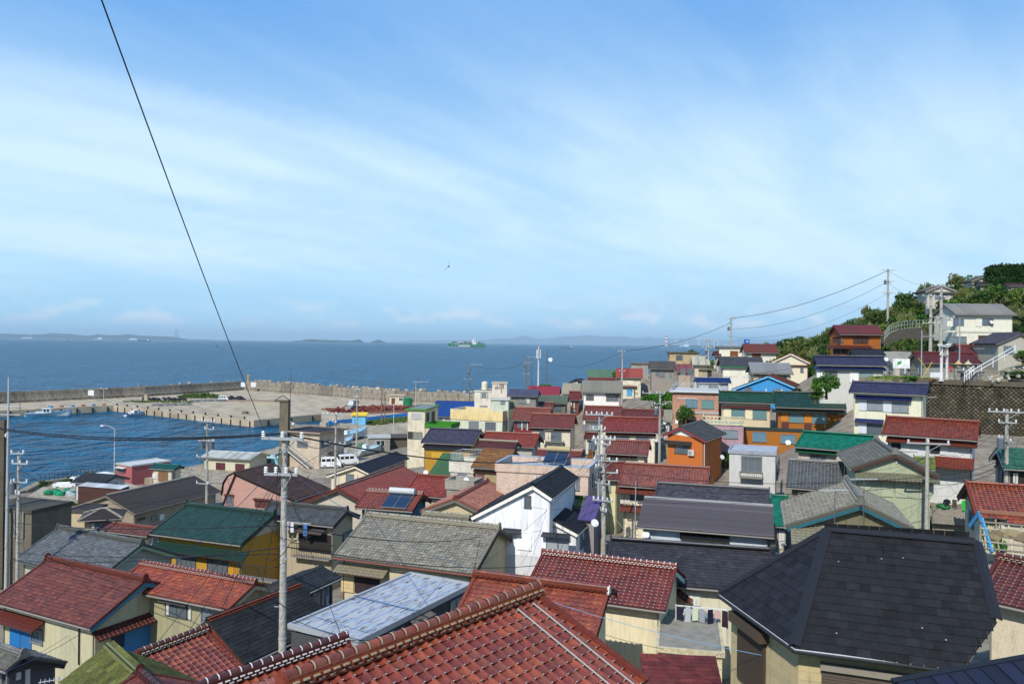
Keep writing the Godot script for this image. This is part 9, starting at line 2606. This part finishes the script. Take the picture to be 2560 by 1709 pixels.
	{n="tiled_house",l="dark red roofed house below the large white house",x=71.54,z=-121.61,y=21.14,yaw=-0.1047,L=7.41,R=4.3,fw=3.21,fh=1.4,roof=["tile","7a2f32"],rk="7a2f32",wall=["plaster","b8b0a4"],bar="5a3a38"},
	{n="metal_roofed_house",l="pale grey roofed house with two small solar panels near the shrine",x=58.91,z=-121.79,y=19.66,yaw=-0.1047,L=4.01,R=4.63,fw=3.84,fh=1.73,roof=["corr","94928a"],rk="a0a098",wall=["plaster","b8b4a8"],bar="7a746a"},
	{n="slate_roofed_house",l="dark navy slate roof tucked behind the indigo roofed white house",x=51.54,z=-115.7,y=20.98,yaw=-0.1396,L=4.28,R=3.72,fw=2.05,fh=0.82,roof=["slate","2c3038"],rk="2c3038",wall=["plaster","a8a8a0"],bar="3a3c40"},
	{n="hillside_cottage",l="cream cottage with a grey curved gable roof high on the hill",x=82.45,z=-154.97,y=33.14,yaw=1.4312,L=6,R=3.96,fw=2.65,fh=1.06,bw=3.02,bh=1.21,roof=["corr","6e6e6c"],rk="6e6e6c",wall=["plaster","c8c0b0"],bar="9a968c",f=[["W","L",-1.11,1.2,0.71,2.16,4,"8a98a0"],["A","L",-2.63,2.58,2.94,2.58,0.5,0.2,"corr","6a6c6c"]]},
	{n="hillside_hut",l="cream gabled hut at the top of the hill",x=98.3,z=-167.49,y=36.24,yaw=1.4661,L=5,R=3.97,fw=2.56,fh=1.07,bw=2.88,bh=1.21,roof=["corr","60625e"],rk="60625e",wall=["plaster","c8c0a0"],bar="8a8a80"},
	{n="hillside_hut",l="square beige store hut with a dark roof in front of the hilltop hut",x=95.61,z=-159.87,y=34.79,yaw=-0.0524,L=4.88,R=3.62,fw=1.8,fh=0.72,roof=["slate","3a3c3a"],rk="3a3c3a",wall=["plaster","c4b896"],bar="5a5a50"},
	{n="ivy_covered_house",l="house wrapped in thick green ivy at the right edge of the hilltop",t="flat",x=98,z=-157.86,y=32.3,yaw=-0.0524,L=5.28,R=9,fw=3,fh=0,o=0,g=0,roof=["paint","4a2c28"],rim="4a2c28",wall=["ivy","26421c"]},
	{n="white_hut",l="small white hut with a dark red roof at the right edge of the hill",x=93.18,z=-147.95,y=33.74,yaw=-0.0349,L=3.14,R=3.4,fw=1.2,fh=0.5,o=0.35,roof=["sheet","4a2628"],rk="4a2628",wall=["siding","d8d6d0"],bar="6a5a54"},
	{n="grey_roofed_house",l="house with a dark grey roof cut off by the right edge below the white house",x=72.08,z=-115.98,y=22.84,yaw=1.4661,L=8,R=4.5,fw=3.4,fh=1.6,roof=["slate","4e4c56"],rk="4e4c56",wall=["plaster","a8a498"],bar="5a5860"},
	{n="ruined_house",l="derelict red tiled house with a collapsed lower roof at the right edge",x=31.46,z=-51.38,y=9.34,yaw=-0.3491,L=3.64,R=6.82,fw=2.95,fh=1.42,roof=["tile","8e3626"],rk="94402e",dab=2,wall=["plaster","b8b094"],bar="34383c"},
	{n="green_roofed_shed",l="dark green sheet roofed shed behind the right hand utility pole",x=38.77,z=-61.65,y=13.19,yaw=-0.3491,L=2.05,R=4.09,fw=2.65,fh=1.19,roof=["seam","2c5a48"],rk="2c5a48",wall=["plank","38342c"],bar="c8c8c0"},
	{n="tiled_house",l="maroon tiled roof with a mortared ridge at the right edge beside the black roof",x=22.87,z=-31.77,y=9.55,yaw=-0.8378,L=6,R=6.47,fw=2.8,fh=1.07,roof=["tile","6e302e"],rk="5c2a2a",mort="b8a88c",dab=1,wall=["plaster","c8b894"],bar="5a2a28"},
	{n="tiled_lean_to",l="low red slate lean-to below the laundry terrace",cat="shed",t="flat",x=6.58,z=-30.5,y=10.37,yaw=-0.0698,L=2.73,R=2,fw=0.6,fh=0,o=0,g=0,roof=["slate","6a3034"],rim="3a3c40",wall=["plaster","a04a34"],slope=0.4},
	{n="laundry_terrace",l="concrete roof terrace with a blue edged cream parapet and hanging laundry",cat="terrace",t="flat",x=8.69,z=-38.25,y=6.86,yaw=-0.2094,L=2.79,R=4.5,fw=2.6,fh=0,o=0,g=0,roof=["gravel","8a887e"],rim="c2b68a",par=0,wall=["concrete","cfc08c"]},
	{n="white_wing",l="black slate roofed side wing of the white house stepping down to the right",x=3.05,z=-54.81,y=9.16,yaw=1.2488,L=3.82,R=4.35,fw=2.18,fh=0.95,bw=0.12,bh=0.06,o=0.25,g=0.25,roof=["slate","26282e"],rk="26282e",wall=["siding","dcdee2"],bar="e4e2d6"},
	{n="mossy_roof_house",l="low house with a yellow green mossy tiled roof behind the white house",x=5.49,z=-59.72,y=10.12,yaw=-0.3142,L=1.84,R=3.3,fw=1.25,fh=0.4,o=0.35,roof=["tile","6e7a40"],rk="5a6a3c",wall=["plaster","8a8a70"],bar="5a5a40"},
	{n="tiled_house",l="second beige tiled ridge just behind the broad beige grey roof",x=-4.77,z=-59.43,y=6.06,yaw=-0.3142,L=3.7,R=5.96,fw=1.6,fh=0.56,o=0.35,roof=["tile","8a8270"],rk="8a8372",mort="c8c4b4",wall=["plaster","a89c78"],bar="4a4238"},
	{n="green_roofed_house",l="narrow teal green roof squeezed between the purple roofs and the old grey roof",x=21.25,z=-62.81,y=6.33,yaw=-0.2967,L=1.28,R=6.8,fw=4.2,fh=1.4,roof=["flat","17705a"],rk="17705a",wall=["plaster","b0a890"],bar="1a5a48"},
	{n="tiled_house",l="patch of yellow green mossy roof behind the rust streaked pole",x=34.12,z=-65.68,y=12.37,yaw=-0.4363,L=1.5,R=3.5,fw=1.7,fh=0.6,roof=["tile","7a8a48"],rk="6a7a44",wall=["plaster","8a8a78"],bar="5a5a48"},
	{n="blue_roofed_house",l="glossy blue tiled roof with a grey gable behind the pink apartment house",x=32.74,z=-129.71,y=16.15,yaw=-0.1047,L=5.54,R=3.43,fw=1.45,fh=0.53,o=0.35,roof=["tile","24427e"],rk="24427e",wall=["plaster","a8b0bc"],bar="34486c"},
	{n="tiled_house",l="small red gable behind the beige house with the cream roof",x=42.69,z=-165.95,y=20.02,yaw=-0.0698,L=1.31,R=3.6,fw=1.8,fh=0.7,roof=["tile","703436"],rk="703436",wall=["plaster","b8b0a0"],bar="6a4440"},
	{n="tiled_house",l="small grey tiled lean roof below the wide dark red roof",x=6.18,z=-111.74,y=7.79,yaw=-0.2094,L=2.53,R=3.3,fw=1.27,fh=0.4,o=0.35,roof=["tile","6a675c"],rk="6a675c",wall=["plaster","6a5a48"],bar="4a443c"},
	{n="metal_roofed_house",l="grey corrugated roof strip beside the concrete pole and pink apartment",x=22.09,z=-111.87,y=11.63,yaw=-0.2094,L=1.27,R=4.2,fw=3,fh=1.3,roof=["corr","8a8878"],rk="8a8878",wall=["plaster","9a9484"],bar="6a665c"},
	{n="tiled_house",l="small maroon ridged roof at the bottom edge beside the mossy roof",x=-11.43,z=-25.62,y=10.38,yaw=-0.8203,L=2.4,R=3.5,fw=1.5,fh=0.6,bw=2.6,bh=1.2,o=0.35,roof=["tile","76342e"],rk="54282a",wall=["plaster","9a8c70"],bar="5a2a24"},
	{n="flat_annex",l="low dark flat roofed annex left of the hipped porch",cat="shed",t="flat",x=-45.41,z=-85.41,y=4.45,yaw=-0.1745,L=1.96,R=2.4,fw=1.6,fh=0,o=0,g=0,roof=["gravel","3c3838"],rim="4a4644",ov=0.2,wall=["plaster","b09a70"]},
	{n="purple_lean_to",l="purple ribbed sheet roof beside the white house",cat="shed",t="flat",x=5.69,z=-56.08,y=10.79,yaw=-0.3142,L=1.03,R=2.2,fw=1.3,fh=0,o=0,g=0,roof=["seam","4f4878"],rim="4f4878",wall=["plaster","8a8484"],slope=0.4},
]
